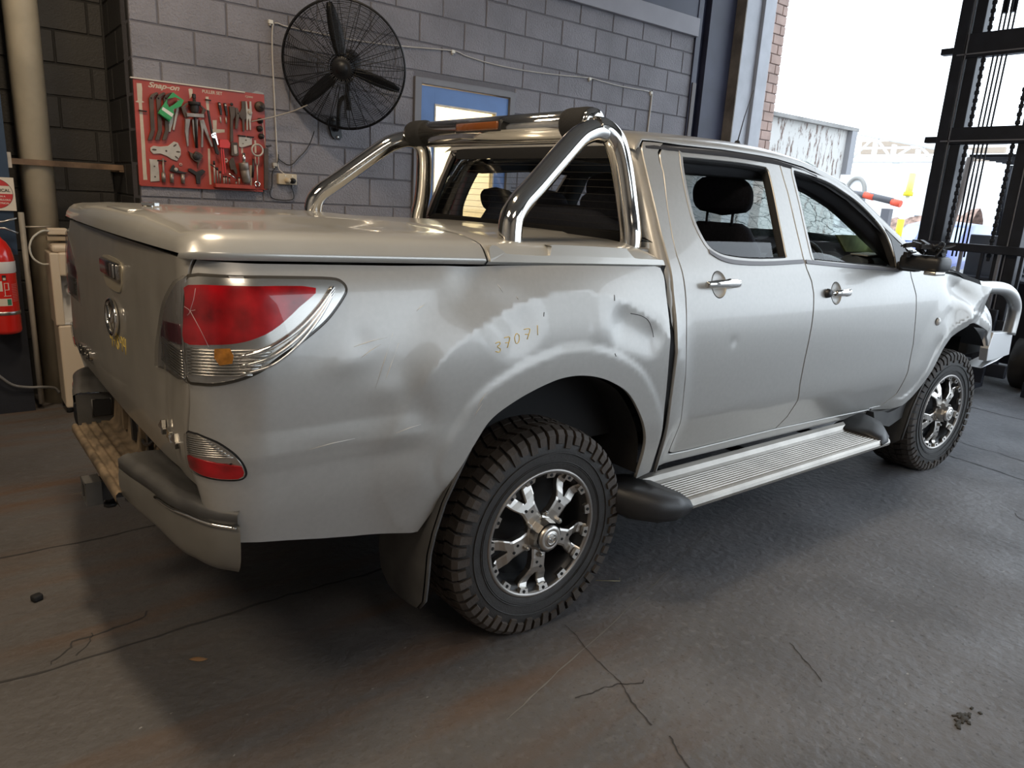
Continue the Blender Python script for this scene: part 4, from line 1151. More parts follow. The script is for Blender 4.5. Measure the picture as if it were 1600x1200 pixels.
# rear step bumper ----------------------------------------------------------------------
bump = empty('rear_bumper', (0, 0, 0), ute)
for sgn in (-1, 1):
    out = cr([(-1.197, .385), (-1.186, .47), (-1.166, .58), (-1.146, .72), (-1.118, .80), (-1.08, .866), (-1.032, .912)], 5)
    zt = lambda y: .705-.012*max(0, (y-.8)/.1)
    # silver face, rolling under at the bottom
    rows = []
    for dz, dx in ((-.036, -.004), (-.040, .004), (-.042, .007), (-.06, .010), (-.10, .010), (-.135, .004), (-.160, -.010), (-.178, -.030), (-.184, -.06)):
        r = []
        for i, (x, y) in enumerate(out):
            a = out[max(i-1, 0)]; c = out[min(i+1, len(out)-1)]; t = np.array([c[0]-a[0], c[1]-a[1]]); t /= np.hypot(*t); n = np.array([-t[1], t[0]])
            # lower edge sweeps down towards the outer end and is pulled inboard at the inner end
            r.append((x+n[0]*dx*(1-.95*i/(len(out)-1)), sgn*(y+n[1]*dx), zt(y)+dz*(.92+.10*sstep(.4, .9, y))))
        rows.append(r)
    mb = MB(); mb.grid(rows)
    mb.build('bumper_corner', BUMPER_GREY, bump, warp=True)
    mb = MB(); i0 = 0
    mb.tube([(x+.0*0, sgn*(y+.0), zt(y)-.043) for x, y in [(a-.008, b2+.004) for a, b2 in out[12:]]], .0045, 6)
    mb.build('bumper_trim', CHROME, bump, warp=True)
    # black top pad with ribs, lip over the silver face
    rows = []
    for q, (ins, dz) in enumerate(((.004, -.040), (-.008, -.036), (-.008, -.008), (.006, .0), (.022, .004), (.026, .001), (.046, .003), (.050, .0), (.072, .001), (.11, -.004), (.14, -.012))):
        r = []
        for i, (x, y) in enumerate(out):
            a = out[max(i-1, 0)]; c = out[min(i+1, len(out)-1)]; t = np.array([c[0]-a[0], c[1]-a[1]]); t /= np.hypot(*t); n = np.array([t[1], -t[0]])
            r.append((x+n[0]*ins, sgn*(y+n[1]*ins*.9), zt(y)+dz))
        rows.append(r)
    mb = MB(); mb.grid(rows)
    # inner end wall with its pocket towards the step
    yi = sgn*.385
    mb.add([(-1.197, yi, .70), (-1.06, yi, .70), (-1.06, yi, .53), (-1.15, yi, .53), (-1.195, yi, .56)], [(0, 1, 2, 3, 4)])
    mb.build('bumper_top', PLASTIC_GREY, bump, warp=True)
    mb = MB(); mb.box((-1.112, yi-sgn*.004, .642), (.058, .010, .062)); mb.build('bumper_pocket', BLACK, bump, warp=True)
    mb = MB(); mb.tube([(-1.145, yi-sgn*.004, .610), (-1.145, yi-sgn*.004, .677), (-1.080, yi-sgn*.004, .677), (-1.080, yi-sgn*.004, .610)], .004, 6, closed=True); mb.build('pocket_rim', PLASTIC_GREY, bump, warp=True)
mb = MB()
rows = []
for x, z in [(-1.205, .535), (-1.218, .560), (-1.218, .582), (-1.210, .590), (-1.20, .588), (-1.198, .580), (-1.185, .580), (-1.183, .588), (-1.170, .588), (-1.168, .580), (-1.152, .580), (-1.150, .588), (-1.137, .588), (-1.135, .580), (-1.120, .580), (-1.118, .588), (-1.105, .588), (-1.09, .584), (-1.075, .60), (-1.065, .69)]:
    rows.append([(x, y, z) for y in np.linspace(-.385, .385, 9)])
mb.grid(rows); mb.build('bumper_step', DIRTY_PLASTIC, bump, warp=True)
mb = MB(); mb.box((-1.045, 0, .62), (.03, 1.5, .22)); mb.build('bumper_beam', BLACK, bump, warp=True)
for k, y in enumerate((-.20, -.10, .02, .16)):
    mb = MB(); mb.box((-1.070, y, .66), (.03, .028, .09)); mb.build('bumper_bracket', DIRTY_PLASTIC if k % 2 else PLASTIC, bump, warp=True)
mb = MB(); mb.tube(cr([(-1.072, -.26, .70), (-1.085, -.22, .67), (-1.08, -.12, .65), (-1.075, -.02, .69)], 5), .006, 6); mb.build('lamp_wire', PLASTIC, bump, warp=True)
# tow hitch: hollow square receiver
hitch = empty('tow_hitch', (0, 0, 0), ute)
mb = MB()
for dy, dz, sy, sz in ((-.036, 0, .012, .084), (.036, 0, .012, .084), (0, -.036, .084, .012), (0, .036, .084, .012)):
    mb.box((-1.222, dy+.02, .455+dz), (.052, sy, sz))
mb.build('receiver_collar', PLASTIC_GREY, hitch, warp=True, bevel=.003)
mb = MB()
for dy, dz, sy, sz in ((-.028, 0, .010, .064), (.028, 0, .010, .064), (0, -.028, .064, .010), (0, .028, .064, .010)):
    mb.box((-1.06, dy+.02, .455+dz), (.30, sy, sz))
mb.build('receiver_tube', PLASTIC, hitch, warp=True)
mb = MB(); mb.cyl((-1.17, .02, .40), (-1.17, .02, .435), .014, n=6); mb.cyl((-1.17, .02, .385), (-1.17, .02, .40), .022, n=6); mb.build('hitch_bolt', PLASTIC, hitch, warp=True)
mb = MB(); mb.lathe([(0, -.024), (.014, -.020), (.024, 0), (.014, .020), (0, .024)], (-1.02, -.70, .497), (-1, 0, -.2), 14); mb.cyl((-1.02, -.70, .505), (-.95, -.70, .56), .010, n=8); mb.build('sensor_knob', mat('old_rubber', (.07, .055, .05), .6), bump, warp=True)

# mud flaps, arch liners, side step, underside ------------------------------------------------
def flap(name, prof, y0, y1, m=PLASTIC_GREY):
    """prof: (x, z, y_inner) down the flap"""
    mb = MB(); rows = []
    for x, z, yo, yi in prof:
        rows.append([(x, yo, z), (x-.004, (yo+yi)/2, z), (x-.002, yi, z)])
    for x, z, yo, yi in prof[::-1]:
        rows.append([(x-.016, yo, z), (x-.022, (yo+yi)/2, z), (x-.018, yi, z)])
    mb.grid(rows, closed=False)
    n = len(prof)
    return mb
for sgn in (-1, 1):
    prof = [(-.296, .815, .930, .905), (-.335, .755, .940, .86), (-.38, .680, .945, .82), (-.425, .595, .945, .78), (-.455, .50, .942, .70), (-.468, .43, .938, .655), (-.470, .33, .932, .648), (-.468, .26, .920, .660), (-.462, .215, .88, .70), (-.460, .205, .84, .74)]
    mb = flap('mud_flap', [(x, z, sgn*a, sgn*b2) for x, z, a, b2 in prof], 0, 0)
    mb.build('mud_flap', PLASTIC_GREY, ute, warp=True)
    mb = MB(); mb.tube([(x-.004, sgn*a, z) for x, z, a, b2 in prof[:-1]], .007, 6); mb.build('flap_edge', PLASTIC_GREY, ute, warp=True)
    prof = [(3.02, .80, .905, .89), (2.955, .735, .915, .87), (2.895, .63, .918, .84), (2.83, .53, .918, .76), (2.79, .44, .915, .68), (2.775, .34, .91, .66), (2.775, .26, .90, .67), (2.78, .225, .86, .70)]
    mb = flap('mud_flap', [(x, z, sgn*a, sgn*b2) for x, z, a, b2 in prof], 0, 0); mb.build('mud_flap', PLASTIC_GREY, ute, warp=True)
    mb = MB(); mb.tube([(x+.002, sgn*a, z) for x, z, a, b2 in prof[:-1]], .006, 6); mb.build('flap_edge', PLASTIC_GREY, ute, warp=True)
    mb = MB(); mb.prism([(2.40, .476), (2.52, .462), (2.66, .470), (2.76, .51), (2.83, .55), (2.79, .40), (2.62, .36), (2.44, .40)], (0, sgn*.885, 0), (1, 0, 0), (0, 0, 1), (0, -sgn*.05, 0)); mb.build('wing_liner', PLASTIC_GREY, ute, warp=True)
    for arch in (ARCH_R, ARCH_F):
        q = cr(arch, 3); rows = []
        for yy, k in ((.902, 0), (.80, .01), (.62, .02), (.50, .02)):
            rows.append([(x, sgn*yy, z-k*0) for x, z in q])
        mb = MB(); mb.grid(rows)
        cx_, cz_ = (sum(p[0] for p in q)/len(q), .45)
        mb.add([(x, sgn*.50, z) for x, z in q]+[(cx_, sgn*.50, cz_)], [(i, i+1, len(q)) for i in range(len(q)-1)])
        mb.build('arch_liner', BLACK if arch is ARCH_F else mat('arch_dirt', (.018, .017, .017), .9, noise=(5, .5)) if 'arch_dirt' not in bpy.data.materials or arch is ARCH_F else bpy.data.materials['arch_dirt'], ute, warp=True, normals_out=False)
        # ribbed inner edge
for sgn in (-1, 1):
    step = empty('side_step', (0, 0, 0), ute)
    # extruded alloy tread with fine grooves, rounded nose
    sec = [(.845, .452), (.870, .446), (.885, .430), (.900, .4215)]
    y = .902
    for k in range(9):
        sec += [(y, .4225), (y+.002, .4255), (y+.010, .4255), (y+.012, .4225)]; y += .0165
    sec += [(1.058, .424), (1.070, .421), (1.080, .412), (1.084, .400), (1.080, .386), (1.066, .378), (1.0, .376), (.86, .40), (.845, .43)]
    mb = MB(); mb.grid([[(x, sgn*a, b2-.004*(x-.5)) for a, b2 in sec] for x in (.52, 1.0, 1.5, 1.9, 2.20)], smooth=False)
    mb.build('step_tread', mat('anodised_tread', (.40, .375, .34), .38, .7, noise=(7, .15)) if 'anodised_tread' not in bpy.data.materials else bpy.data.materials['anodised_tread'], step, warp=True)
    # moulded end caps
    rows = []
    for x, yo, zt_, zb in ((.335, .90, .475, .40), (.345, .945, .478, .375), (.39, 1.02, .474, .352), (.45, 1.07, .464, .345), (.53, 1.095, .452, .346), (.60, 1.098, .436, .360)):
        rows.append([(x, sgn*.80, zt_), (x, sgn*(yo-.07), zt_+.002), (x, sgn*(yo-.02), zt_-.010), (x, sgn*yo, (zt_+zb)/2+.006), (x, sgn*(yo-.015), zb+.012), (x, sgn*(yo-.06), zb), (x, sgn*.80, zb+.01)])
    mb = MB(); mb.grid(rows, closed=True); mb.add(rows[0], [tuple(range(7))]); mb.add(rows[-1], [tuple(range(7))]); mb.build('step_end_cap', PLASTIC, step, warp=True)
    rows = []
    for x, yo, zt_, zb in ((2.10, 1.092, .430, .37), (2.16, 1.09, .445, .365), (2.23, 1.06, .462, .368), (2.31, 1.0, .472, .380), (2.345, .92, .474, .40)):
        rows.append([(x, sgn*.82, zt_), (x, sgn*(yo-.09), zt_), (x, sgn*(yo-.03), zt_-.012), (x, sgn*yo, (zt_+zb)/2), (x, sgn*(yo-.03), zb), (x, sgn*.82, zb)])
    mb = MB(); mb.grid(rows, closed=True); mb.add(rows[0], [tuple(range(6))]); mb.add(rows[-1], [tuple(range(6))]); mb.build('step_end_cap', PLASTIC, step, warp=True)
    for x in (.8, 1.4, 2.0):
        mb = MB(); mb.box((x, sgn*.76, .385), (.05, .26, .02)); mb.build('step_bracket', BLACK, step, warp=True)
# underside
mb = MB(); mb.box((1.3, 0, .56), (4.3, 1.30, .16)); mb.box((1.4, .42, .44), (4.2, .09, .14)); mb.box((1.4, -.42, .44), (4.2, .09, .14)); mb.build('chassis', BLACK, ute, warp=True)
mb = MB(); mb.cyl((0, -.72, .373), (0, .72, .373), .045, n=14); mb.lathe([(.03, -.16), (.11, -.10), (.15, 0), (.11, .10), (.03, .16)], (0, .05, .373), (1, 0, 0), 16); mb.build('rear_axle', BLACK, ute)
mb = MB(); mb.cyl((3.22, -.72, .373), (3.22, .72, .373), .04, n=12); mb.build('front_axle', BLACK, ute)
mb = MB(); mb.cyl((-.95, .35, .46), (-.30, .35, .44), .03, n=12); mb.cyl((-.35, .35, .44), (.6, .33, .44), .08, n=14); mb.build('exhaust', STEEL, ute, warp=True)

# wheels ---------------------------------------------------------------------------------------
def wheel_meshes():
    """wheel centred at the origin, outer face towards -y"""
    out = {}
    R = .387
    # carcass
    prof = [(.222, -.118), (.232, -.128), (.245, -.133), (.268, -.134), (.300, -.137), (.328, -.136), (.350, -.128), (.366, -.112), (.375, -.095), (.377, -.05), (.377, .05), (.375, .095), (.366, .112), (.350, .128), (.328, .136), (.27, .132), (.235, .122), (.222, .11)]
    mb = MB(); mb.lathe([(r, h) for r, h in prof], (0, 0, 0), (0, 1, 0), 72)
    for rr, yy, t in ((.300, -.139, .0022), (.268, -.1355, .002), (.262, -.135, .0015)):
        mb.tube([(rr*math.cos(a), yy, rr*math.sin(a)) for a in np.linspace(0, 2*PI, 73)[:-1]], t, 5, closed=True)
    out['tyre'] = (mb, RUBBER)
    # tread blocks
    mb = MB(); n = 54
    def blk(a0, a1, y0, y1, r0, r1, skew=0, pull=0):
        vs = []
        for rr in (r0, r1):
            for a, y in ((a0, y0), (a1, y0), (a1+skew, y1), (a0+skew, y1)):
                k = rr-(pull if (rr == r1 and abs(y) > .1) else 0)
                vs.append((k*math.cos(a), y, k*math.sin(a)))
        mb.add(vs, [(0, 1, 2, 3), (7, 6, 5, 4), (0, 4, 5, 1), (1, 5, 6, 2), (2, 6, 7, 3), (3, 7, 4, 0)])
    da = 2*PI/n
    for i in range(n):
        a = i*da
        for sg in (-1, 1):
            w = da*.74; o = (.25 if sg > 0 else 0)*da
            blk(a+o, a+o+w, sg*.128, sg*.088, .360, R, da*.12*sg, .010)
            # shoulder lugs wrapping down the sidewall, alternately long and short
            L = .318 if i % 2 else .334
            vs = []
            for aa in (a+o+da*.02, a+o+w*.94):
                for r_, y in ((R-.008, sg*.126), (.362, sg*.140), (L, sg*.1435), (L-.004, sg*.134), (.360, sg*.125)):
                    vs.append((r_*math.cos(aa), y, r_*math.sin(aa)))
            mb.add(vs, [(0, 1, 2, 3, 4), (9, 8, 7, 6, 5)]+[(k, k+5, (k+1) % 5+5, (k+1) % 5) for k in range(5)])
            blk(a+o+.1*da, a+o+.80*da, sg*.083, sg*.050, .370, R, -da*.25*sg)
            blk(a+o+.35*da, a+o+1.1*da, sg*.045, sg*.006, .370, R, da*.3*sg)
    out['tread'] = (mb, TREAD_DIRT)
    # rim barrel, black
    mb = MB()
    mb.lathe([(.228, -.128), (.226, -.120), (.218, -.112), (.205, -.100), (.198, -.06), (.195, .02), (.200, .11)], (0, 0, 0), (0, 1, 0), 60)
    mb.lathe([(.0, -.02), (.198, -.02)], (0, 0, 0), (0, 1, 0), 40)
    out['rim'] = (mb, WHEEL_BLACK)
    mb = MB(); mb.lathe([(.238, -.124), (.240, -.131), (.235, -.1345), (.228, -.1335), (.223, -.129), (.222, -.122)], (0, 0, 0), (0, 1, 0), 72); out['rim_lip'] = (mb, RIM_LIP)
    return out
WM = wheel_meshes()
def plate(mb, prof, y0, y1):
    """convex-ish outline in (x, z) between two depths along y"""
    mb.prism(prof, (0, y0, 0), (1, 0, 0), (0, 0, 1), (0, y1-y0, 0))
def spoke_mesh(ang):
    mb = MB()
    # stem and two prongs as curved bars: (r, lateral, y) with width
    def bar(path, widths, th, mi=0):
        rows = []
        for (r, l, y), w in zip(path, widths):
            x0 = r; c, s_ = math.cos(ang), math.sin(ang)
            def P(rr, ll, yy): return (rr*c-ll*s_, yy, rr*s_+ll*c)
            rows.append([P(r, l-w, y+.003), P(r, l-w*.75, y), P(r, l+w*.75, y), P(r, l+w, y+.003), P(r, l+w*.9, y+th), P(r, l-w*.9, y+th)])
        mb.grid(rows, closed=True, smooth=False); mb.add(rows[0], [tuple(range(6))]); mb.add(rows[-1], [tuple(range(6))])
    bar([(.058, 0, -.122), (.09, 0, -.126), (.125, 0, -.126), (.150, 0, -.120)], [.032, .030, .032, .040], .03)
    for sg in (-1, 1):
        bar([(.135, sg*.016, -.1235), (.155, sg*.026, -.119), (.172, sg*.034, -.110), (.190, sg*.040, -.104), (.206, sg*.045, -.110), (.226, sg*.048, -.131)], [.020, .021, .021, .0205, .0205, .020], .026)
    return mb
def make_wheel(x, y, sgn, steer=0.):
    w = empty('wheel', (x, y, .373), ute)
    def fin(o): o.parent = w; return o
    for nm, (mb, m) in WM.items():
        o = mb.build(nm, m); fin(o)
        if nm == 'tread': o['kind'] = 'stuff'
    for k in range(5):
        o = spoke_mesh(math.radians(50+72*k)).build('spoke', ALLOY); fin(o)
        mb = MB()
        for rr in (.108, .128):
            a = math.radians(50+72*k)+(.10 if rr > .12 else -.06)
            mb.cyl((rr*math.cos(a), -.1275, rr*math.sin(a)), (rr*math.cos(a), -.12, rr*math.sin(a)), .0055, n=10)
        fin(mb.build('spoke_hole', BLACK))
    for k in range(15):
        a = math.radians(12+24*k); mb = MB()
        def P(r, l, yy): return (r*math.cos(a)-l*math.sin(a), yy, r*math.sin(a)+l*math.cos(a))
        mb.add([P(.206, -.017, -.126), P(.206, .017, -.126), P(.232, .022, -.132), P(.232, -.022, -.132), P(.206, -.017, -.112), P(.206, .017, -.112), P(.232, .022, -.115), P(.232, -.022, -.115)],
               [(0, 1, 2, 3), (0, 4, 5, 1), (1, 5, 6, 2), (3, 7, 4, 0), (2, 6, 7, 3)])
        fin(mb.build('rim_tab', ALLOY))
        mb = MB(); mb.cyl(P(.217, 0, -.1305), P(.217, 0, -.12), .0062, n=10); fin(mb.build('tab_bolt', BLACK))
    mb = MB()
    pr = [(.066, -.10), (.066, -.118), (.060, -.124), (.058, -.150), (.055, -.164)]
    mb.lathe(pr, (0, 0, 0), (0, 1, 0), 12, smooth=False)
    fin(mb.build('hub', ALLOY))
    mb = MB(); mb.lathe([(.0, -.178), (.028, -.178), (.030, -.176), (.032, -.1775), (.040, -.1765), (.046, -.172), (.047, -.160)], (0, 0, 0), (0, 1, 0), 32); fin(mb.build('hub_cap', ALLOY))
    mb = MB(); mb.tube([(.019*math.cos(a), -.1785, .019*math.sin(a)) for a in np.linspace(0, 2*PI, 25)[:-1]], .0022, 6, closed=True)
    mb.tube([(-.016, -.1785, .006), (-.006, -.1785, .002), (0, -.1785, -.006), (.006, -.1785, .002), (.016, -.1785, .006)], .002, 6); fin(mb.build('cap_emblem', STEEL))
    for k in range(6):
        a = math.radians(50+36+60*k); mb = MB(); c = Vector((.078*math.cos(a), -.118, .078*math.sin(a)))
        mb.cyl(c, c+Vector((0, -.018, 0)), .011, n=6, smooth=False); mb.cyl(c+Vector((0, -.018, 0)), c+Vector((0, -.026, 0)), .009, .004, n=10); fin(mb.build('wheel_nut', STEEL))
    w.rotation_euler = (0, 0, steer+(PI if sgn > 0 else 0))
    return w
w0 = make_wheel(0, -.795, -1)
def copy_wheel(x, y, rz):
    c = w0.copy(); COL.objects.link(c); c.location = (x, y, .373); c.rotation_euler = (0, 0, rz)
    for ch in list(w0.children):
        d = ch.copy(); COL.objects.link(d); d.parent = c
    return c
copy_wheel(3.22, -.795, -.06)
copy_wheel(-.033, .795, PI); copy_wheel(3.19, .795, PI-.06)

# bull bar and alloy front bumper ------------------------------------------------------------
bb = empty('bull_bar', (0, 0, 0), ute)
mb = MB(); loop = cr([(3.86, -.66, 1.085), (4.02, -.70, 1.090), (4.20, -.73, 1.088), (4.36, -.745, 1.068), (4.50, -.75, 1.015), (4.585, -.75, .945), (4.60, -.75, .86), (4.59, -.75, .735)], 6)
mb.tube(loop, .044, 16); mb.build('bull_bar_tube', STEEL, bb)
mb = MB(); mb.tube([(x-.03, -y, z) for x, y, z in loop], .044, 12); mb.build('bull_bar_tube', STEEL, bb)
mb = MB(); mb.tube([(4.59, -.6, 1.06), (4.60, .6, 1.06)], .038, 12); mb.build('bull_bar_tube', STEEL, bb)
blk_ = [(4.22, .665), (4.27, .765), (4.64, .748), (4.675, .57), (4.35, .560), (4.22, .58)]
for sgn in (-1, 1):
    mb = MB(); mb.prism([(4.25, .655), (4.285, .770), (4.66, .750), (4.685, .575), (4.36, .560), (4.27, .562)], (0, sgn*.755, 0), (1, 0, 0), (0, 0, 1), (0, -sgn*.055, 0)); mb.build('bumper_block', mat('alloy_sheet', (.72, .72, .72), .35, .7) if 'alloy_sheet' not in bpy.data.materials else bpy.data.materials['alloy_sheet'], bb, bevel=.004)
    mb = MB(); mb.add([(4.22, sgn*.745, .515), (4.47, sgn*.75, .545), (4.62, sgn*.75, .575), (4.40, sgn*.75, .562), (4.22, sgn*.62, .515), (4.47, sgn*.65, .545), (4.62, sgn*.65, .575), (4.40, sgn*.65, .562)], [(0, 1, 2, 3), (4, 7, 6, 5), (0, 4, 5, 1), (1, 5, 6, 2), (2, 6, 7, 3), (3, 7, 4, 0)]); mb.build('skid_lip', bpy.data.materials['alloy_sheet'], bb)
mb = MB(); mb.cham_box((4.45, 0, .66), (.30, 1.2, .18), .02); mb.build('bumper_channel', BLACK, bb)
mb = MB(); mb.box((3.95, .35, .62), (.9, .08, .10)); mb.box((3.95, -.35, .62), (.9, .08, .10)); mb.build('bar_mount', BLACK, bb)

# cabin ------------------------------------------------------------------------------------------
def seat(x, y, w, zc=.80, rear=False):
    st = empty('rear_seat' if rear else 'front_seat', (0, 0, 0), ute)
    mb = MB(); mb.cham_box((x+.26, y, zc), (.50, w, .16), .05); mb.build('seat_cushion', FABRIC, st)
    mb = MB(); rows = []
    for t in np.linspace(0, 1, 7):
        z = zc+.05+t*(.575 if not rear else .60); xx = x+.03-.14*t; ww = w/2*(1-.12*t*t-.22*t**8)
        th = .10-.035*t
        rows.append([(xx+th*math.cos(a)*.8, y+ww*math.copysign(abs(math.sin(a))**.5, math.sin(a)), z) for a in np.linspace(0, 2*PI, 25)[:-1]])
    c = rows[-1]; cz = sum(p[2] for p in c)/24
    rows.append([((p[0]+x-.11)/2, y+(p[1]-y)*.75, cz+.022) for p in c])
    mb.grid(rows, closed=True); mb.add(rows[-1], [tuple(range(24))])
    mb.build('seat_back', FABRIC, st)
    return st
def headrest(st, x, y, z, w=.30, h=.20, th=.10):
    mb = MB(); rows = []
    for t in np.linspace(-1, 1, 11):
        k = (1-abs(t)**4.5)**.4; ww = w/2*(.86+.14*(1-t*t)*1.0)*(1 if t < 0 else 1-.22*t*t)*k
        rows.append([(x+th/2*k*math.cos(a)-.02*t, y+ww*math.copysign(abs(math.sin(a))**.6, math.sin(a)), z+h/2*t) for a in np.linspace(0, 2*PI, 29)[:-1]])
    mb.grid(rows, closed=True); mb.build('headrest', FABRIC, st)
    for dy in (-.075, .075):
        mb = MB(); mb.cyl((x, y+dy, z-h/2-.06), (x, y+dy, z-h/2+.02), .007, n=8); mb.build('headrest_post', PLASTIC, st)
fs = seat(1.62, -.38, .52); headrest(fs, 1.475, -.40, 1.577, .34, .195, .12)
fs2 = seat(1.62, .38, .52); headrest(fs2, 1.475, .38, 1.577, .34, .195, .12)
rs_ = seat(.80, 0, 1.30, .82, True)
for y in (-.38, .0, .38): headrest(rs_, .70, y, 1.49, .28, .13, .08)
mb = MB(); mb.box((1.55, 0, .60), (2.0, 1.62, .05)); mb.build('cabin_floor', BLACK, ute)
dash = empty('dashboard', (0, 0, 0), ute)
mb = MB(); rows = []
for y in np.linspace(-.76, .76, 15):
    bin_ = .05*math.exp(-((y+.40)/.20)**2)
    rows.append([(2.32, y, .90), (2.26-bin_*.4, y, 1.10), (2.26-bin_*.5, y, 1.20+bin_*.5), (2.33, y, 1.250+bin_), (2.46, y, 1.262+bin_*.6), (2.66, y, 1.235)])
mb.grid(rows); mb.build('dash_top', DASH, dash)
mb = MB(); rows = []
for t in np.linspace(0, 1, 8):
    x = 2.36+.28*t; r_ = .048+.006*t
    rows.append([(x, -.63+r_*1.3*math.cos(a), 1.262+.002*t+r_*math.sin(a)) for a in np.linspace(0, 2*PI, 21)[:-1]])
mb.grid(rows, closed=True); mb.add(rows[0], [tuple(range(20))]); mb.build('dash_end', mat('dash_grey', (.17, .20, .22), .5), dash)
mb = MB(); mb.lathe([(0, .006), (.026, .006), (.032, 0)], (2.46, -.694, 1.262), (-.15, -1, .15), 20); mb.build('air_vent', BLACK, dash)
mb = MB(); c = Vector((2.16, -.40, 1.19)); ax = Vector((-.92, 0, .38)).normalized(); u = Vector((0, 1, 0)); w_ = ax.cross(u)
mb.tube([c+.185*(math.cos(a)*u+math.sin(a)*w_) for a in np.linspace(0, 2*PI, 37)[:-1]], .015, 10, closed=True)
mb.cham_box(c, (.05, .14, .10), .02)
for a in (0, PI, PI*1.5): mb.cyl(c, c+.18*(math.cos(a)*u+math.sin(a)*w_), .012, n=6)
mb.build('steering_wheel', PLASTIC, dash)
# things left on the dash
shade = mat('paper_olive', (.26, .30, .12), .8, noise=(18, .25))
mb = MB(); mb.prism([(2.234, 1.411), (2.542, 1.412), (2.668, 1.342), (2.668, 1.320), (2.36, 1.322)], (0, -.598, 0), (1, 0, 0), (0, 0, 1), (0, .012, 0)); mb.build('dash_mat', shade, dash)
mb = MB(); mb.add([(2.33, -.64, 1.312), (2.60, -.60, 1.314), (2.64, -.68, 1.312), (2.40, -.70, 1.306), (2.33, -.64, 1.318), (2.60, -.60, 1.320), (2.64, -.68, 1.318), (2.40, -.70, 1.312)], [(0, 1, 2, 3), (4, 7, 6, 5), (0, 4, 5, 1), (1, 5, 6, 2), (2, 6, 7, 3), (3, 7, 4, 0)])
mb.build('papers', mat('paper', (.55, .56, .5), .8), dash)
# centre pillars and far-side inner walls so the cabin reads dark
for sgn in (-1, 1):
    mb = MB()
    rows = []
    for z in np.linspace(.60, 1.72, 9):
        h = float(HW(z))-.06; x = 1.53
        rows.append([(x-.07, sgn*(h+.03), z), (x-.06, sgn*h, z), (x+.05, sgn*h, z), (x+.06, sgn*(h+.03), z)])
    mb.grid(rows); mb.build('centre_pillar', DASH, ute, warp=True)
    rows = []
    for z in np.linspace(.60, 1.27, 6):
        h = float(HW(z))-.07; rows.append([(x, sgn*h, z) for x in (.72, 1.2, 1.7, 2.3)])
    rows.append([(x, sgn*(float(HW(1.28))-.03), 1.285) for x in (.72, 1.2, 1.7, 2.3)])
    mb = MB(); mb.grid(rows); mb.build('door_trim', DASH, ute, warp=True)
    rows = []
    for z in np.linspace(1.0, 1.72, 6):
        h = float(HW(z))-.03; rows.append([(.62+.01*k, sgn*(h-.09*k/3), z) for k in range(4)])
    mb = MB(); mb.grid(rows); mb.build('rear_pillar_trim', DASH, ute, warp=True)
# whip aerial at the front of the roof
mb = MB(); mb.lathe([(0, .03), (.010, .028), (.018, .010), (.022, 0)], (1.60, -.357, 1.812), (0, 0, 1), 14); mb.build('aerial_base', PLASTIC, ute)
mb = MB(); mb.tube([(1.60, -.357, 1.83), (1.60, -.38, 1.95), (1.60, -.412, 2.07)], [.003, .0022, .0015], 6); mb.build('aerial_whip', PLASTIC, ute)
# ------------------------------------------------------------------ red tool board with its pullers
RED_BOARD = mat('red_board', (0.36, 0.045, 0.028), 0.45, noise=(7, .18))
CREAM = mat('cream_print', (0.52, 0.44, 0.34), 0.6, noise=(20, .12))
BROWN_IRON = mat('brown_iron', (0.085, 0.058, 0.042), .5, .3, noise=(14, .3))
DARK_IRON = mat('dark_iron', (0.035, 0.030, 0.028), .5, .4, noise=(20, .3))
DULL_STEEL = mat('dull_steel', (0.26, 0.22, 0.19), .42, .6, noise=(16, .25))
PALE_STEEL = mat('pale_steel', (0.46, 0.41, 0.35), .5, .3, noise=(18, .15))
GREEN = mat('green_card', (0.03, 0.30, 0.09), .5)
WHITE = mat('white_plastic', (0.72, 0.69, 0.62), .5)
REDPL = mat('bright_red', (0.62, 0.035, 0.03), .4)
BOARD_OFF = .014
def wallprism(mb, poly, off, th):
    poly = dedupe(poly)
    return mb.prism(poly, wp(0, 0, off), WT, (0, 0, 1), -WN*th)
board = empty('tool_board', wp(-.13, 1.46, 0))
thing(board, 'red tool board headed PULLER SET on the grey block wall', 'tool board')
mb = MB(); wallprism(mb, [(-.520, 2.068), (.262, 2.072), (.266, 1.466), (-.525, 1.456)], .001, .013); mb.build('board_panel', RED_BOARD, board)
mb = MB(); wbox(mb, -.535, .135, 2.066, 2.073, 0, .022); mb.build('board_top_strip', mat('strip_white', (.62, .55, .46), .5), board)
mb = MB(); wbox(mb, -.52, .235, 1.452, 1.462, 0, .018); mb.build('board_bottom_lip', RED_BOARD, board)
mb = MB(); wallprism(mb, [(.215, 2.090), (.262, 2.083), (.262, 2.066), (.18, 2.070)], .001, .004); mb.build('torn_tape', mat('torn_tape', (.32, .33, .33), .6), board)
for txt, s, z, size, m_, sh, sx, bd in (('Snap-on', -.441, 2.029, .042, CREAM, .35, 1.28, .0012), ('PULLER SET', -.130, 2.035, .026, CREAM, 0, .92, .0006), ('CJ2000', .137, 2.041, .015, CREAM, 0, 1.15, .0002)):
    text_obj('lettering', txt, wp(s, z, BOARD_OFF+.0006), WT, (0, 0, 1), size, m_, board, shear=sh, sx=sx, bold=bd)
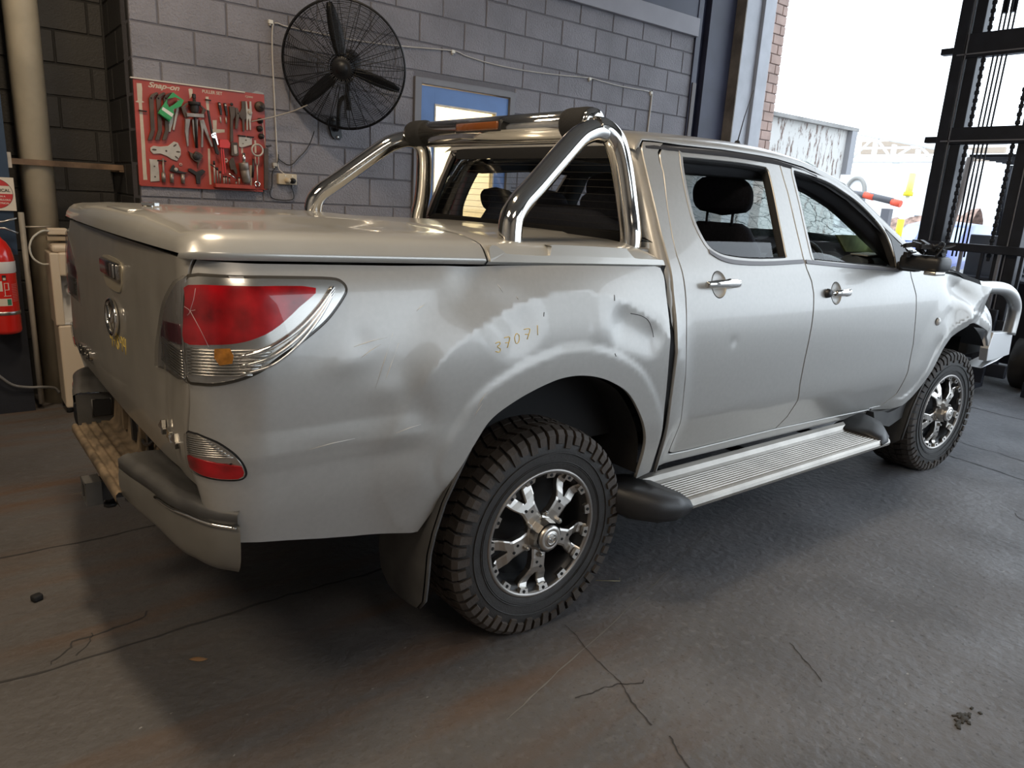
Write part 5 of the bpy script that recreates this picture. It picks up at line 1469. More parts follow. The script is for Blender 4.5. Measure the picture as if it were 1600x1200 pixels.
# printed cream tool outlines
for poly in ([(-.502, 2.042), (-.475, 2.044), (-.473, 2.015), (-.478, 1.946), (-.466, 1.940), (-.480, 1.935), (-.479, 1.79), (-.478, 1.70), (-.480, 1.531), (-.478, 1.489), (-.501, 1.488), (-.501, 1.537), (-.499, 1.70), (-.497, 1.86), (-.498, 1.933), (-.516, 1.936), (-.503, 1.945)],
             [(-.074, 1.878), (-.048, 1.881), (-.051, 1.826), (-.001, 1.829), (-.002, 1.811), (-.055, 1.802), (-.061, 1.766), (-.078, 1.782), (-.091, 1.820), (-.072, 1.825)],
             [(-.110, 2.014), (-.092, 2.016), (-.092, 1.992), (-.092, 1.873), (-.099, 1.879), (-.109, 1.962)],
             [(-.111, 1.703), (-.098, 1.703), (-.100, 1.60), (-.098, 1.482), (-.110, 1.481), (-.113, 1.60)],
             [(-.210, 2.046), (-.199, 2.051), (-.186, 2.048), (-.187, 2.015), (-.205, 1.989), (-.207, 2.013)],
             [(.100, 1.726), (.112, 1.726), (.112, 1.690), (.100, 1.690)], [(.188, 1.78), (.200, 1.78), (.200, 1.70), (.188, 1.70)], [(.152, 1.62), (.166, 1.62), (.163, 1.49), (.150, 1.49)]):
    mb = MB(); wallprism(mb, poly, BOARD_OFF, .0008); mb.build('printed_outline', CREAM, board)
# black pegs
for s, z, l in ((-.482, 1.888, .045), (-.100, 1.995, .035), (.103, 1.800, .05), (.158, 1.798, .045), (.30, 1.60, .0), (-.392, 1.608, .05)):
    if l:
        mb = MB(); mb.cyl(wp(s-l/2, z, BOARD_OFF+.012), wp(s+l/2, z-.001, BOARD_OFF+.014), .0045, n=8); mb.build('peg', DARK_IRON, board)
mb = MB(); wbox(mb, -.088, .168, 1.466, 1.490, BOARD_OFF, BOARD_OFF+.05); mb.build('board_tray', RED_BOARD, board, bevel=.002)
def tool(name, poly, th, off, m, label, cat, group=None, extra=None, bevel=.0015):
    c = (sum(p[0] for p in poly)/len(poly), sum(p[1] for p in poly)/len(poly))
    o = empty(name, wp(c[0], c[1], BOARD_OFF))
    mb = MB(); wallprism(mb, poly, BOARD_OFF+off, th)
    mb.build('body', m, o, bevel=bevel)
    if extra: extra(o)
    return thing(o, label, cat, group)
def bolt_at(s, z, r, h, m, off=.0):
    def f(o):
        mb = MB(); mb.lathe([(0, h), (r*.8, h), (r, h*.7), (r, 0)], wp(s, z, BOARD_OFF+off), -WN, 14); mb.build('bolt_head', m, o)
    return f
ARM = [(0, 0), (.014, .024), (.044, .042), (.056, .036), (.026, .012), (.025, -.008), (.022, -.10), (.022, -.175), (.000, -.238), (-.022, -.240), (-.001, -.18), (.0, -.09)]
arm_lab = ['leftmost of the curved brown puller jaws on the red board', 'second curved brown puller jaw from the board left edge', 'third curved brown puller jaw, half behind the green card']
for k in range(3):
    s, z = -.443+.040*k, 1.962+.004*k
    tool('puller_jaw', [(s+a, z+b2) for a, b2 in ARM], .014, .004+.003*k, BROWN_IRON, arm_lab[k], 'puller jaw', 'long jaws on the tool board', bolt_at(s+.012, z+.004, .005, .002, BLACK, .018+.003*k))
tool('puller_jaw', [(-.322, 1.935), (-.300, 1.935), (-.313, 1.845), (-.333, 1.781), (-.352, 1.786), (-.334, 1.843)], .010, .003, PALE_STEEL, 'pale straight puller jaw just right of the green card', 'puller jaw', 'long jaws on the tool board')
tool('puller_jaw', [(-.283, 1.975), (-.266, 1.97), (-.276, 1.915), (-.288, 1.874), (-.309, 1.795), (-.319, 1.796), (-.303, 1.872), (-.292, 1.915)], .010, .003, PALE_STEEL, 'pale slim puller jaw hanging left of the three-jaw puller', 'puller jaw', 'long jaws on the tool board')
# green hang card: a frame with a hole, label strip
g = empty('hang_card', wp(-.33, 1.93, .05))
gq = [(-.312, 2.012), (-.251, 1.973), (-.269, 1.937), (-.317, 1.913), (-.311, 1.887), (-.343, 1.838), (-.405, 1.882), (-.379, 1.921), (-.345, 1.972)]
hq = [(-.300, 1.985), (-.272, 1.975), (-.311, 1.942), (-.338, 1.923), (-.350, 1.945)]
# bridge the hole into the outline
mb = MB(); wallprism(mb, [gq[8], gq[0], gq[1], gq[2], gq[3], gq[4], gq[5], gq[6], gq[7], (-.3475, 1.9675), (-.350, 1.945), (-.338, 1.923), (-.311, 1.942), (-.272, 1.975), (-.300, 1.985), (-.344, 1.9705)], .050, .004); mb.build('card', GREEN, g)
mb = MB(); wallprism(mb, [(-.374, 1.921), (-.316, 1.887), (-.325, 1.868), (-.382, 1.905)], .0542, .0006); mb.build('card_label', WHITE, g)
mb = MB(); a = wp(-.398, 1.886, .058); c = wp(-.345, 1.848, .058); mb.cyl(a, c, .007, n=10); mb.build('card_roll', GREEN, g)
thing(g, 'bright green hang card with white label over the puller jaws', 'card')
# three-jaw puller
p = empty('jaw_puller', wp(-.19, 1.86, BOARD_OFF))
for poly, off, th, m_ in (([(-.247, 1.867), (-.217, 1.870), (-.232, 1.800), (-.237, 1.708), (-.244, 1.704), (-.253, 1.791)], .02, .016, DULL_STEEL), ([(-.205, 1.868), (-.170, 1.872), (-.181, 1.702), (-.191, 1.701), (-.202, 1.780)], .012, .014, DULL_STEEL),
                          ([(-.161, 1.868), (-.148, 1.868), (-.142, 1.824), (-.150, 1.708), (-.162, 1.705), (-.155, 1.804)], .02, .016, DULL_STEEL), ([(-.160, 1.866), (-.138, 1.875), (-.088, 1.717), (-.099, 1.713)], .024, .012, DULL_STEEL),
                          ([(-.267, 1.932), (-.236, 1.961), (-.220, 1.963), (-.243, 1.937), (-.236, 1.908), (-.225, 1.875), (-.249, 1.873), (-.258, 1.898)], .02, .014, BROWN_IRON), ([(-.135, 1.905), (-.118, 1.932), (-.150, 1.960), (-.163, 1.962), (-.140, 1.935), (-.150, 1.905)], .02, .014, BROWN_IRON)):
    mb = MB(); wallprism(mb, poly, BOARD_OFF+off, th); mb.build('jaw', m_, p, bevel=.0015)
mb = MB(); wallprism(mb, [(-.242, 1.902), (-.138, 1.906), (-.136, 1.884), (-.240, 1.879)], .045, .016); mb.build('cross_bar', DULL_STEEL, p, bevel=.002)
mb = MB(); mb.lathe([(0, .02), (.034, .02), (.037, .012), (.037, 0)], wp(-.187, 1.972, .04), (0, 0, -1), 20); mb.lathe([(.026, .0), (.026, .02), (.02, .045)], wp(-.187, 1.955, .04), (0, 0, -1), 16); mb.build('puller_head', DARK_IRON, p)
mb = MB(); mb.cyl(wp(-.187, 2.012, .04), wp(-.186, 1.70, .04), .0085, n=12); mb.lathe([(.012, 0), (.012, .02), (.009, .024)], wp(-.187, 1.995, .04), (0, 0, 1), 6, smooth=False); mb.build('puller_screw', DARK_IRON, p)
thing(p, 'steel three-jaw puller with black centre screw on the red board', 'puller')
# fan-shaped yoke plate, rectangular plate
def holes(lst, z_off):
    def f(o):
        for a, b2, r, sx, th_ in lst:
            mb = MB(); q = [(a+r*sx*math.cos(t)*math.cos(th_)-r*math.sin(t)*math.sin(th_), b2+r*sx*math.cos(t)*math.sin(th_)+r*math.sin(t)*math.cos(th_)) for t in np.linspace(0, 2*PI, 13)[:-1]]
            wallprism(mb, q, BOARD_OFF+z_off, .0006); mb.build('slot', BROWN_IRON, o)
    return f
tool('yoke_plate', [(-.451, 1.679), (-.434, 1.692), (-.394, 1.691), (-.349, 1.699), (-.314, 1.728), (-.292, 1.723), (-.276, 1.686), (-.278, 1.652), (-.302, 1.613), (-.332, 1.621), (-.360, 1.638), (-.396, 1.650), (-.437, 1.645), (-.452, 1.661)], .008, .001, PALE_STEEL, 'cream fan-shaped plate with slots on the board lower left', 'plate', None,
     holes([(-.430, 1.670, .006, 2.3, 0), (-.362, 1.668, .006, 1, 0), (-.310, 1.705, .005, 2.6, .7), (-.293, 1.668, .005, 2.6, 0), (-.304, 1.634, .005, 2.6, -.7)], .0092))
tool('flat_plate', [(-.462, 1.613), (-.410, 1.613), (-.412, 1.581), (-.410, 1.547), (-.410, 1.486), (-.463, 1.479), (-.459, 1.577)], .006, .001, PALE_STEEL, 'cream waisted rectangular plate at the board bottom left', 'plate', None, holes([(-.435, 1.572, .005, 1, 0), (-.435, 1.51, .005, 1, 0)], .0072))
tool('drilled_plate', [(.085, 1.794), (.169, 1.798), (.169, 1.750), (.101, 1.726), (.083, 1.731)], .008, .001, PALE_STEEL, 'cream drilled plate right of the big brown clamp arms', 'plate', None, holes([(.13, 1.775, .004, 1.6, 0), (.16, 1.787, .003, 1, 0), (.11, 1.752, .003, 1.6, 0)], .0092))
tool('locking_bracket', [(-.205, 1.664), (-.192, 1.680), (-.165, 1.672), (-.150, 1.655), (-.165, 1.628), (-.18, 1.600), (-.188, 1.575), (-.184, 1.612), (-.205, 1.622), (-.223, 1.640), (-.230, 1.668), (-.238, 1.676)], .02, .008, BROWN_IRON, 'round brown cast bracket below the three-jaw puller', 'bracket', None, bolt_at(-.192, 1.648, .022, .012, DARK_IRON, .026))
hx = [(-.281+.010*math.cos(t), 1.594+.010*math.sin(t)) for t in np.linspace(0, 2*PI, 7)[:-1]]
tool('hex_nut', hx, .006, .001, PALE_STEEL, 'small cream hex nut under the fan-shaped plate', 'nut', None, bolt_at(-.281, 1.594, .005, .0006, RED_BOARD, .007))
def rod(name, s0, z0, s1, z1, r, m, label, cat, group=None, off=.012, sleeve=None, n=10):
    o = empty(name, wp((s0+s1)/2, min(z0, z1), BOARD_OFF))
    mb = MB(); mb.cyl(wp(s0, z0, BOARD_OFF+off), wp(s1, z1, BOARD_OFF+off), r, n=n); mb.build('rod', m, o)
    if sleeve:
        a, b2, r2, m2 = sleeve
        A = wp(s0, z0, BOARD_OFF+off); B = wp(s1, z1, BOARD_OFF+off)
        mb = MB(); mb.cyl(A.lerp(B, a), A.lerp(B, b2), r2, n=n); mb.build('sleeve', m2, o)
    return thing(o, label, cat, group)
rod('forcing_bolt', -.384, 1.622, -.389, 1.482, .0065, DULL_STEEL, 'tall steel bolt with thick foot right of the waisted plate', 'bolt', 'bolts along the board bottom', sleeve=(.6, 1, .012, DULL_STEEL))
rod('forcing_bolt', -.340, 1.535, -.341, 1.480, .012, DULL_STEEL, 'short steel bolt under the small yoke on the board', 'bolt', 'bolts along the board bottom', sleeve=(0, .35, .008, PALE_STEEL))
rod('forcing_bolt', -.274, 1.535, -.276, 1.480, .012, DULL_STEEL, 'short steel bolt left of the three-armed spider', 'bolt', 'bolts along the board bottom', sleeve=(0, .35, .008, PALE_STEEL))
tool('small_yoke', [(-.352, 1.552), (-.335, 1.582), (-.325, 1.590), (-.318, 1.572), (-.300, 1.572), (-.296, 1.556), (-.262, 1.548), (-.240, 1.550), (-.262, 1.538), (-.300, 1.540), (-.325, 1.545)], .014, .006, DARK_IRON, 'small dark yoke with a bright eye along the board bottom', 'yoke', None, bolt_at(-.315, 1.562, .011, .006, PALE_STEEL, .02))
tool('spider', [(-.238, 1.572), (-.225, 1.574), (-.191, 1.555), (-.155, 1.573), (-.137, 1.562), (-.169, 1.527), (-.172, 1.483), (-.196, 1.482), (-.198, 1.533), (-.243, 1.560)], .016, .004, DARK_IRON, 'dark three-armed spider at the bottom middle of the board', 'spider')
tool('pry_bar', [(-.118, 1.933), (-.104, 1.928), (-.088, 1.799), (-.055, 1.680), (-.060, 1.668), (-.076, 1.675), (-.096, 1.781)], .014, .034, DARK_IRON, 'long black pry bar slanting down the middle of the board', 'pry bar')
tool('chrome_clip', [(-.105, 1.787), (-.095, 1.797), (-.077, 1.804), (-.073, 1.783), (-.062, 1.730), (-.068, 1.724), (-.080, 1.765), (-.100, 1.768)], .010, .052, CHROME, 'bright chrome spring clip hooked over the black pry bar', 'clip', None, holes([(-.095, 1.783, .006, .8, 0), (-.081, 1.790, .005, .8, 0)], .063))
for k, (a, z0) in enumerate((((-.035, 1.988), 0), ((.000, 1.987), 0))):
    s, z = a
    tool('small_puller', [(s-.006, z), (s+.008, z+.001), (s+.012, z-.028), (s+.016, z-.05), (s+.014, z-.074), (s+.004, z-.074), (s+.003, z-.05), (s-.004, z-.03)], .016, .008, DARK_IRON,
         ('left' if k == 0 else 'right')+' one of two small dark pullers under the word SET', 'puller', 'small pullers under the heading', bolt_at(s+.002, z-.012, .006, .004, PALE_STEEL, .024))
    rod('link_pin', s+.006, 1.902, s+.008, 1.866, .0045, PALE_STEEL, 'pale pin hanging under the '+('left' if k == 0 else 'right')+' small dark puller', 'pin', 'pins under the small pullers')
tool('toggle_clamp', [(.025, 1.972), (.058, 1.974), (.061, 1.946), (.060, 1.917), (.044, 1.887), (.042, 1.757), (.022, 1.755), (.030, 1.914)], .018, .012, BROWN_IRON, 'longest brown clamp arm in the middle right of the board', 'clamp arm', 'brown clamp arms', bolt_at(.042, 1.985, .010, .006, DARK_IRON, .02))
tool('toggle_clamp', [(.062, 1.967), (.077, 1.969), (.091, 1.938), (.077, 1.869), (.072, 1.839), (.057, 1.838), (.067, 1.918)], .014, .012, BROWN_IRON, 'shorter bent brown clamp arm beside the longest one', 'clamp arm', 'brown clamp arms', bolt_at(.080, 1.934, .004, .002, BLACK, .026))
tool('clamp_block', [(.026, 1.752), (.068, 1.755), (.075, 1.680), (.065, 1.670), (.026, 1.670)], .020, .012, BROWN_IRON, 'brown block with a pale plate under the longest clamp arm', 'clamp block', None, lambda o: wallprism(MB(), [(.041, 1.736), (.060, 1.737), (.063, 1.690), (.055, 1.682), (.044, 1.684)], BOARD_OFF+.033, .002).build('face_plate', PALE_STEEL, o))
tool('fork_puller', [(.108, 2.012), (.131, 2.015), (.130, 1.975), (.137, 1.940), (.135, 1.905), (.123, 1.900), (.120, 1.829), (.109, 1.827), (.107, 1.900), (.093, 1.914), (.092, 1.935), (.107, 1.969)], .012, .006, BROWN_IRON, 'brown fork-shaped puller left of the pale twin arms', 'puller', None, holes([(.115, 1.930, .011, 1.9, 1.57)], .0185))
tool('twin_arm', [(.134, 2.014), (.142, 2.016), (.148, 1.97), (.158, 1.97), (.160, 2.018), (.171, 2.018), (.174, 1.944), (.165, 1.90), (.163, 1.841), (.155, 1.840), (.152, 1.912), (.146, 1.90), (.144, 1.839), (.134, 1.838), (.136, 1.90)], .010, .006, PALE_STEEL, 'pale twin-armed puller holding the strap end near the right edge', 'puller', None, bolt_at(.160, 1.948, .014, .008, PALE_STEEL, .016))
for k, (s, z, r, lab) in enumerate(((.228, 1.993, .033, 'large round dark cup at the board top right corner'), (.228, 1.905, .018, 'dark knob below the large cup, behind the strap'), (.223, 1.855, .019, 'dark knob second from the bottom at the board right edge'), (.232, 1.808, .018, 'lowest dark knob with a pointed tab at the right edge'))):
    o = empty('pressing_cup', wp(s, z, BOARD_OFF))
    mb = MB(); mb.lathe([(0, .030), (r*.55, .030), (r*.6, .026), (r*.85, .024), (r*.97, .018), (r, .0)], wp(s, z, BOARD_OFF), -WN, 28); mb.build('cup', BROWN_IRON if k == 0 else DARK_IRON, o)
    mb = MB(); mb.lathe([(0, .035), (r*.3, .035), (r*.32, .03)], wp(s, z, BOARD_OFF), -WN, 16); mb.build('cup_button', DARK_IRON, o)
    thing(o, lab, 'cup', 'round cups and knobs on the board')
tool('red_holder', [(-.050, 1.763), (.000, 1.765), (.016, 1.742), (.008, 1.714), (-.024, 1.712), (-.054, 1.714)], .022, .030, REDPL, 'bright red plastic holder in the middle of the board', 'holder', None, lambda o: [wallprism(MB(), [(-.043, 1.712), (-.037, 1.712), (-.031, 1.552), (-.038, 1.551)], BOARD_OFF+.036, .006).build('holder_leg', REDPL, o), wallprism(MB(), [(-.032, 1.712), (-.024, 1.712), (-.016, 1.565), (-.022, 1.556)], BOARD_OFF+.036, .006).build('holder_leg', REDPL, o)])
def ringo(name, s, z, R, r, m, label, cat, off=.02, extra=None):
    o = empty(name, wp(s, z-R, BOARD_OFF)); mb = MB()
    mb.tube([wp(s+R*math.cos(t), z+R*math.sin(t), BOARD_OFF+off) for t in np.linspace(0, 2*PI, 33)[:-1]], r, 8, closed=True); mb.build('ring', m, o)
    if extra: extra(o)
    return thing(o, label, cat)
ringo('steel_ring', .188, 1.717, .036, .006, PALE_STEEL, 'large pale steel ring at the board right side', 'ring', .05)
ringo('washer', -.012, 1.637, .010, .005, PALE_STEEL, 'small thick washer beside the red holder legs', 'washer', .03)
rod('press_sleeve', .100, 1.692, .100, 1.625, .0105, CHROME, 'bright tube standing in a fat dull steel sleeve', 'sleeve', None, .045, n=16)
o = empty('bearing_sleeve', wp(.11, 1.50, BOARD_OFF)); mb = MB(); A = wp(.097, 1.632, BOARD_OFF+.04); B = wp(.118, 1.497, BOARD_OFF+.04)
mb.lathe([(0, 0), (.029, 0), (.031, .006), (.031, .045), (.027, .048), (.029, .052), (.027, .12), (.018, .134), (0, .136)], A, (B-A), 24); mb.build('sleeve_body', DULL_STEEL, o); thing(o, 'fat dull steel sleeve leaning in the board tray', 'sleeve')
o = empty('ring_wrench', wp(.19, 1.49, BOARD_OFF))
for dx in (-.011, .011):
    mb = MB(); mb.tube([wp(.195+dx, 1.682, .034), wp(.195+dx, 1.640, .034), wp(.195+dx*.4, 1.618, .034)], .003, 6); mb.build('fork', PALE_STEEL, o)
mb = MB(); mb.tube([wp(.195, 1.622, .034), wp(.193, 1.52, .036)], .0045, 8); mb.build('shaft', PALE_STEEL, o)
mb = MB(); mb.tube([wp(.190+.016*math.cos(t), 1.500+.016*math.sin(t), .038) for t in np.linspace(-1.1, 4.2, 20)], .0055, 8); mb.build('ring_end', CHROME, o)
thing(o, 'pale forked wrench with an open ring end hanging below the big ring', 'wrench')
tool('slotted_bar', [(.240, 1.734), (.270, 1.736), (.262, 1.471), (.234, 1.474)], .014, .020, BROWN_IRON, 'brown slotted steel bar along the right edge of the board', 'bar', None, holes([(.255, 1.710, .004, 3, 1.5), (.252, 1.606, .008, 1, 0), (.250, 1.505, .0045, 5, 1.5)], .0345))
tool('bar_hook', [(.252, 1.752), (.285, 1.760), (.290, 1.750), (.262, 1.738)], .012, .03, DARK_IRON, 'small black hook at the top of the slotted bar', 'hook')
rod('punch', .171, 1.660, .162, 1.540, .0075, DARK_IRON, 'dark punch standing between the sleeve and the forked wrench', 'punch', None, .02)
tool('plier_head', [(.008, 1.628), (.020, 1.650), (.036, 1.662), (.047, 1.627), (.052, 1.600), (.061, 1.566), (.052, 1.553), (.044, 1.560), (.036, 1.580), (.016, 1.584)], .014, .02, BROWN_IRON, 'brown plier-shaped clamp above the tray of pins', 'clamp', None, holes([(.050, 1.578, .006, 2.4, 1.5), (.030, 1.618, .004, 1, 0)], .0345))
PINS = [((-.084, 1.630), (-.087, 1.492), PALE_STEEL), ((-.067, 1.591), (-.068, 1.492), DULL_STEEL), ((-.049, 1.570), (-.052, 1.492), DULL_STEEL), ((-.026, 1.540), (-.028, 1.492), PALE_STEEL), ((-.012, 1.541), (-.014, 1.492), DULL_STEEL), ((.007, 1.535), (.006, 1.492), DULL_STEEL), ((.051, 1.512), (.050, 1.492), PALE_STEEL), ((.071, 1.539), (.070, 1.492), PALE_STEEL)]
ordn = ['first', 'second', 'third', 'fourth', 'fifth', 'sixth', 'seventh', 'eighth']
for k, (a, c, m_) in enumerate(PINS):
    rod('drift_pin', a[0], a[1], c[0], c[1], .0052, m_, 'steel drift pin, '+ordn[k]+' from the left in the board tray', 'pin', 'drift pins in the tray', .028, sleeve=(.0, .18, .007, DARK_IRON))
rod('ratchet_handle', -.004, 1.560, .043, 1.525, .0045, CHROME, 'small bright rod lying slanted over the drift pins', 'rod', None, .05)
rod('long_scriber', -.108, 1.607, -.062, 1.575, .004, DARK_IRON, 'thin black rod leaning above the leftmost drift pins', 'rod', None, .03)
o = MB().tube([wp(.164, 1.893, .045), wp(.30, 1.935, .06), wp(.43, 1.985, .10), wp(.47, 2.02, .22)], [.004, .004, .004, .003], 8).build('tie_strap', mat('strap_pale', (.40, .36, .32), .6)); thing(o, 'thin pale strap stretched from the tool board to the fan', 'strap')
o = MB().tube([wp(.232, 1.905, .03), wp(.240, 1.90, .03), wp(.247, 1.82, .03), wp(.252, 1.74, .04)], .0025, 6).build('hanging_wire', CREAM); thing(o, 'pale wire hanging past the round knobs at the board edge', 'wire')

# ------------------------------------------------------------------ wall fan
FANM = mat('fan_black', (0.012, 0.012, 0.014), .4, .2)
fan = empty('wall_fan', wp(.78, 1.86, 0))
FC = wp(.684, 2.276, .32); FX = (Matrix.Rotation(-.62, 3, 'Z') @ WT)
nrm = Matrix.Rotation(.30, 3, FX) @ (Matrix.Rotation(-.62, 3, 'Z') @ -WN)
FU = FX; FV = nrm.cross(FU)*-1
if FV.z < 0: FV = -FV
RF = .395
def fp(r, a, h): return FC+FU*(r*math.cos(a))+FV*(r*math.sin(a))+nrm*h
def cage_h(r, front): 
    t = r/RF; return (.085*(1-t**3.0)+.012) if front else -(.075*(1-t**2.4)+.012)
for front, nr, ns in ((True, 46, 36), (False, 26, 20)):
    mb = MB()
    for k in range(nr):
        r = .085+(RF-.085)*(k+.5)/nr
        mb.tube([fp(r, a, cage_h(r, front)) for a in np.linspace(0, 2*PI, 57)[:-1]], .0017 if front else .0012, 3, closed=True)
    mb.build('cage_wires', FANM, fan)['kind'] = 'stuff'
    for k in range(ns):
        a = 2*PI*k/ns+(.04 if k % 2 else 0)
        mb = MB(); mb.tube([fp(r, a, cage_h(r, front)+(.002 if front else -.002)) for r in np.linspace(.06, RF, 9)], .0024, 5); mb.build('cage_spoke', FANM, fan)
mb = MB(); mb.tube([fp(RF, a, 0) for a in np.linspace(0, 2*PI, 73)[:-1]], .008, 8, closed=True); mb.build('cage_rim', FANM, fan)
mb = MB(); mb.lathe([(0, .112), (.030, .112), (.034, .106), (.05, .104), (.066, .100), (.078, .092), (.080, .08)], FC, nrm, 32); mb.build('front_badge', FANM, fan)
mb = MB(); mb.tube([fp(.088, a, .088) for a in np.linspace(0, 2*PI, 41)[:-1]], .004, 6, closed=True); mb.build('badge_ring', FANM, fan)
mb = MB(); mb.lathe([(0, .04), (.05, .04), (.058, .03), (.06, -.02), (.045, -.05)], FC, nrm, 24); mb.build('hub', FANM, fan)
mb = MB(); mb.lathe([(.02, -.05), (.075, -.055), (.085, -.08), (.085, -.17), (.07, -.20), (0, -.205)], FC, nrm, 24); mb.build('motor', FANM, fan)
for k in range(3):
    a0 = math.radians(101+120*k); rows = []
    for t in np.linspace(0, 1, 9):
        r = .045+.335*t; w = (.024+.022*math.sin(PI*min(1, t*.95+.12))**.8)*(1 if t < .9 else .7); pitch = .65-.35*t
        row = []
        for q, dq in ((-1, 0), (-.5, .004), (.3, .004), (1, 0), (.3, -.003), (-.5, -.003)):
            l = w*q
            row.append(FC+(FU*math.cos(a0)+FV*math.sin(a0))*r+(-FU*math.sin(a0)+FV*math.cos(a0))*l*math.cos(pitch)+nrm*(l*math.sin(pitch)+dq+.01))
        rows.append(row)
    mb = MB(); mb.grid(rows, closed=True); mb.add(rows[-1], [tuple(range(6))]); mb.build('blade', FANM, fan)
mb = MB(); mb.tube(cr([wp(.765, 1.90, .03), wp(.765, 1.93, .06), wp(.765, 2.05, .075), wp(.775, 2.10, .09), wp(.80, 2.115, .11), wp(.825, 2.10, .12)], 5), .016, 10); mb.build('bracket_arm', FANM, fan)
mb = MB(); mb.cyl(wp(.815, 2.03, .12), wp(.80, 2.22, .13), .019, n=12); mb.cyl(wp(.80, 2.22, .13), FC+nrm*-.15, .03, n=12); mb.build('tilt_post', FANM, fan)
mb = MB(); mb.cyl(wp(.79, 2.27, .15), wp(.92, 2.265, .15), .008, n=8); mb.build('pull_arm', FANM, fan)
mb = MB(); wallprism(mb, [(.705, 1.955), (.735, 1.985), (.80, 1.985), (.815, 1.86), (.80, 1.838), (.755, 1.838), (.735, 1.86)], .002, .014); mb.build('wall_plate', FANM, fan, bevel=.002)
for s, z in ((.778, 1.853), (.752, 1.968)):
    mb = MB(); mb.lathe([(0, .010), (.008, .010), (.011, .004), (.012, 0)], wp(s, z, .016), -WN, 12); mb.build('plate_bolt', STEEL, fan)
thing(fan, 'large black caged fan bracketed to the grey block wall', 'fan')

# ------------------------------------------------------------------ wall cables, clips, socket
def cable(name, pts, r, m, label, n=6, cat='cable'):
    o = MB().tube(cr([wp(*p) for p in pts], n), r, 7).build(name, m); return thing(o, label, cat)
CAB = mat('white_cable', (.50, .46, .42), .5)
BCAB = mat('black_cable', (.012, .012, .013), .5)
cable('white_cable', [(.335, 2.517, .012), (.329, 2.45, .008), (.327, 2.30, .008), (.333, 2.07, .008), (.337, 1.9, .008), (.342, 1.72, .008), (.345, 1.64, .008)], .0052, CAB, 'white cable dropping down the wall left of the fan')
cable('white_cable', [(.345, 2.518, .012), (.372, 2.520, .010), (.42, 2.512, .010), (.62, 2.508, .012), (.83, 2.507, .012), (1.08, 2.515, .012), (1.35, 2.535, .012), (1.732, 2.568, .010), (1.86, 2.550, .012), (2.1, 2.53, .014), (2.45, 2.528, .014), (2.85, 2.548, .012), (3.194, 2.573, .010), (3.35, 2.565, .012), (3.6, 2.556, .014), (3.99, 2.561, .010)], .0045, CAB, 'long white cable sagging across the block wall behind the fan', 5)
cable('white_cable', [(4.030, 2.556, .012), (4.034, 2.45, .008), (4.026, 2.2, .008), (4.024, 1.6, .008)], .0085, CAB, 'white cable dropping down the wall above the cab roof')
for s, z, lab in ((.318, 2.520, 'white clip at the top corner of the left cable drop'), (1.736, 2.562, 'white clip on the wall cable above the blue door'), (3.196, 2.566, 'white clip on the wall cable right of the blue door'), (4.018, 2.553, 'white clip where the wall cable turns down near the column'), (.322, 1.635, 'pale clip where cables cross above the power socket')):
    o = empty('cable_clip', wp(s, z, 0)); mb = MB(); wbox(mb, s-.014, s+.016, z-.012, z+.012, 0, .020); mb.build('clip_body', WHITE if z > 2 else PALE_STEEL, o, bevel=.003)
    mb = MB(); mb.lathe([(0, .012), (.006, .012), (.008, 0)], wp(s-.004, z-.018, .004), -WN, 8); mb.build('clip_nail', PALE_STEEL, o)
    thing(o, lab, 'clip', 'cable clips on the block wall')
cable('white_cable', [(.345, 1.64, .010), (.352, 1.605, .014), (.375, 1.585, .02), (.398, 1.565, .025), (.404, 1.545, .045), (.402, 1.535, .05)], .004, CAB, 'short white flex curving into the left socket plug')
cable('black_cable', [(.588, 1.875, .06), (.575, 1.80, .02), (.54, 1.74, .012), (.49, 1.69, .012), (.45, 1.648, .012), (.415, 1.640, .012), (.38, 1.655, .012), (.352, 1.675, .012), (.350, 1.705, .012), (.345, 1.66, .014), (.33, 1.62, .014), (.305, 1.58, .010), (.30, 1.50, .010), (.285, 1.45, .010), (.30, 1.415, .010), (.345, 1.405, .010), (.42, 1.405, .010), (.452, 1.42, .010), (.450, 1.46, .010), (.435, 1.50, .014), (.434, 1.53, .04)], .0032, BCAB, 'black fan lead looping down the wall to the socket', 5)
so = empty('power_socket', wp(.40, 1.51, 0))
CREAMP = mat('cream_plastic', (.55, .46, .33), .45)
mb = MB(); wbox(mb, .337, .468, 1.508, 1.580, 0, .035); mb.build('socket_plate', CREAMP, so, bevel=.005)
for s in (.385, .435):
    mb = MB(); wbox(mb, s-.006, s+.006, 1.562, 1.573, .035, .039); mb.build('switch', WHITE, so, bevel=.001)
thing(so, 'cream double power socket below the fan', 'socket')
for s, m_, lab in ((.398, CREAMP, 'cream plug in the left half of the wall socket'), (.436, FANM, 'black plug in the right half of the wall socket')):
    o = MB().lathe([(0, .036), (.010, .036), (.014, .03), (.019, .012), (.020, .0)], wp(s, 1.535, .035), -WN, 18).build('plug', m_); thing(o, lab, 'plug')

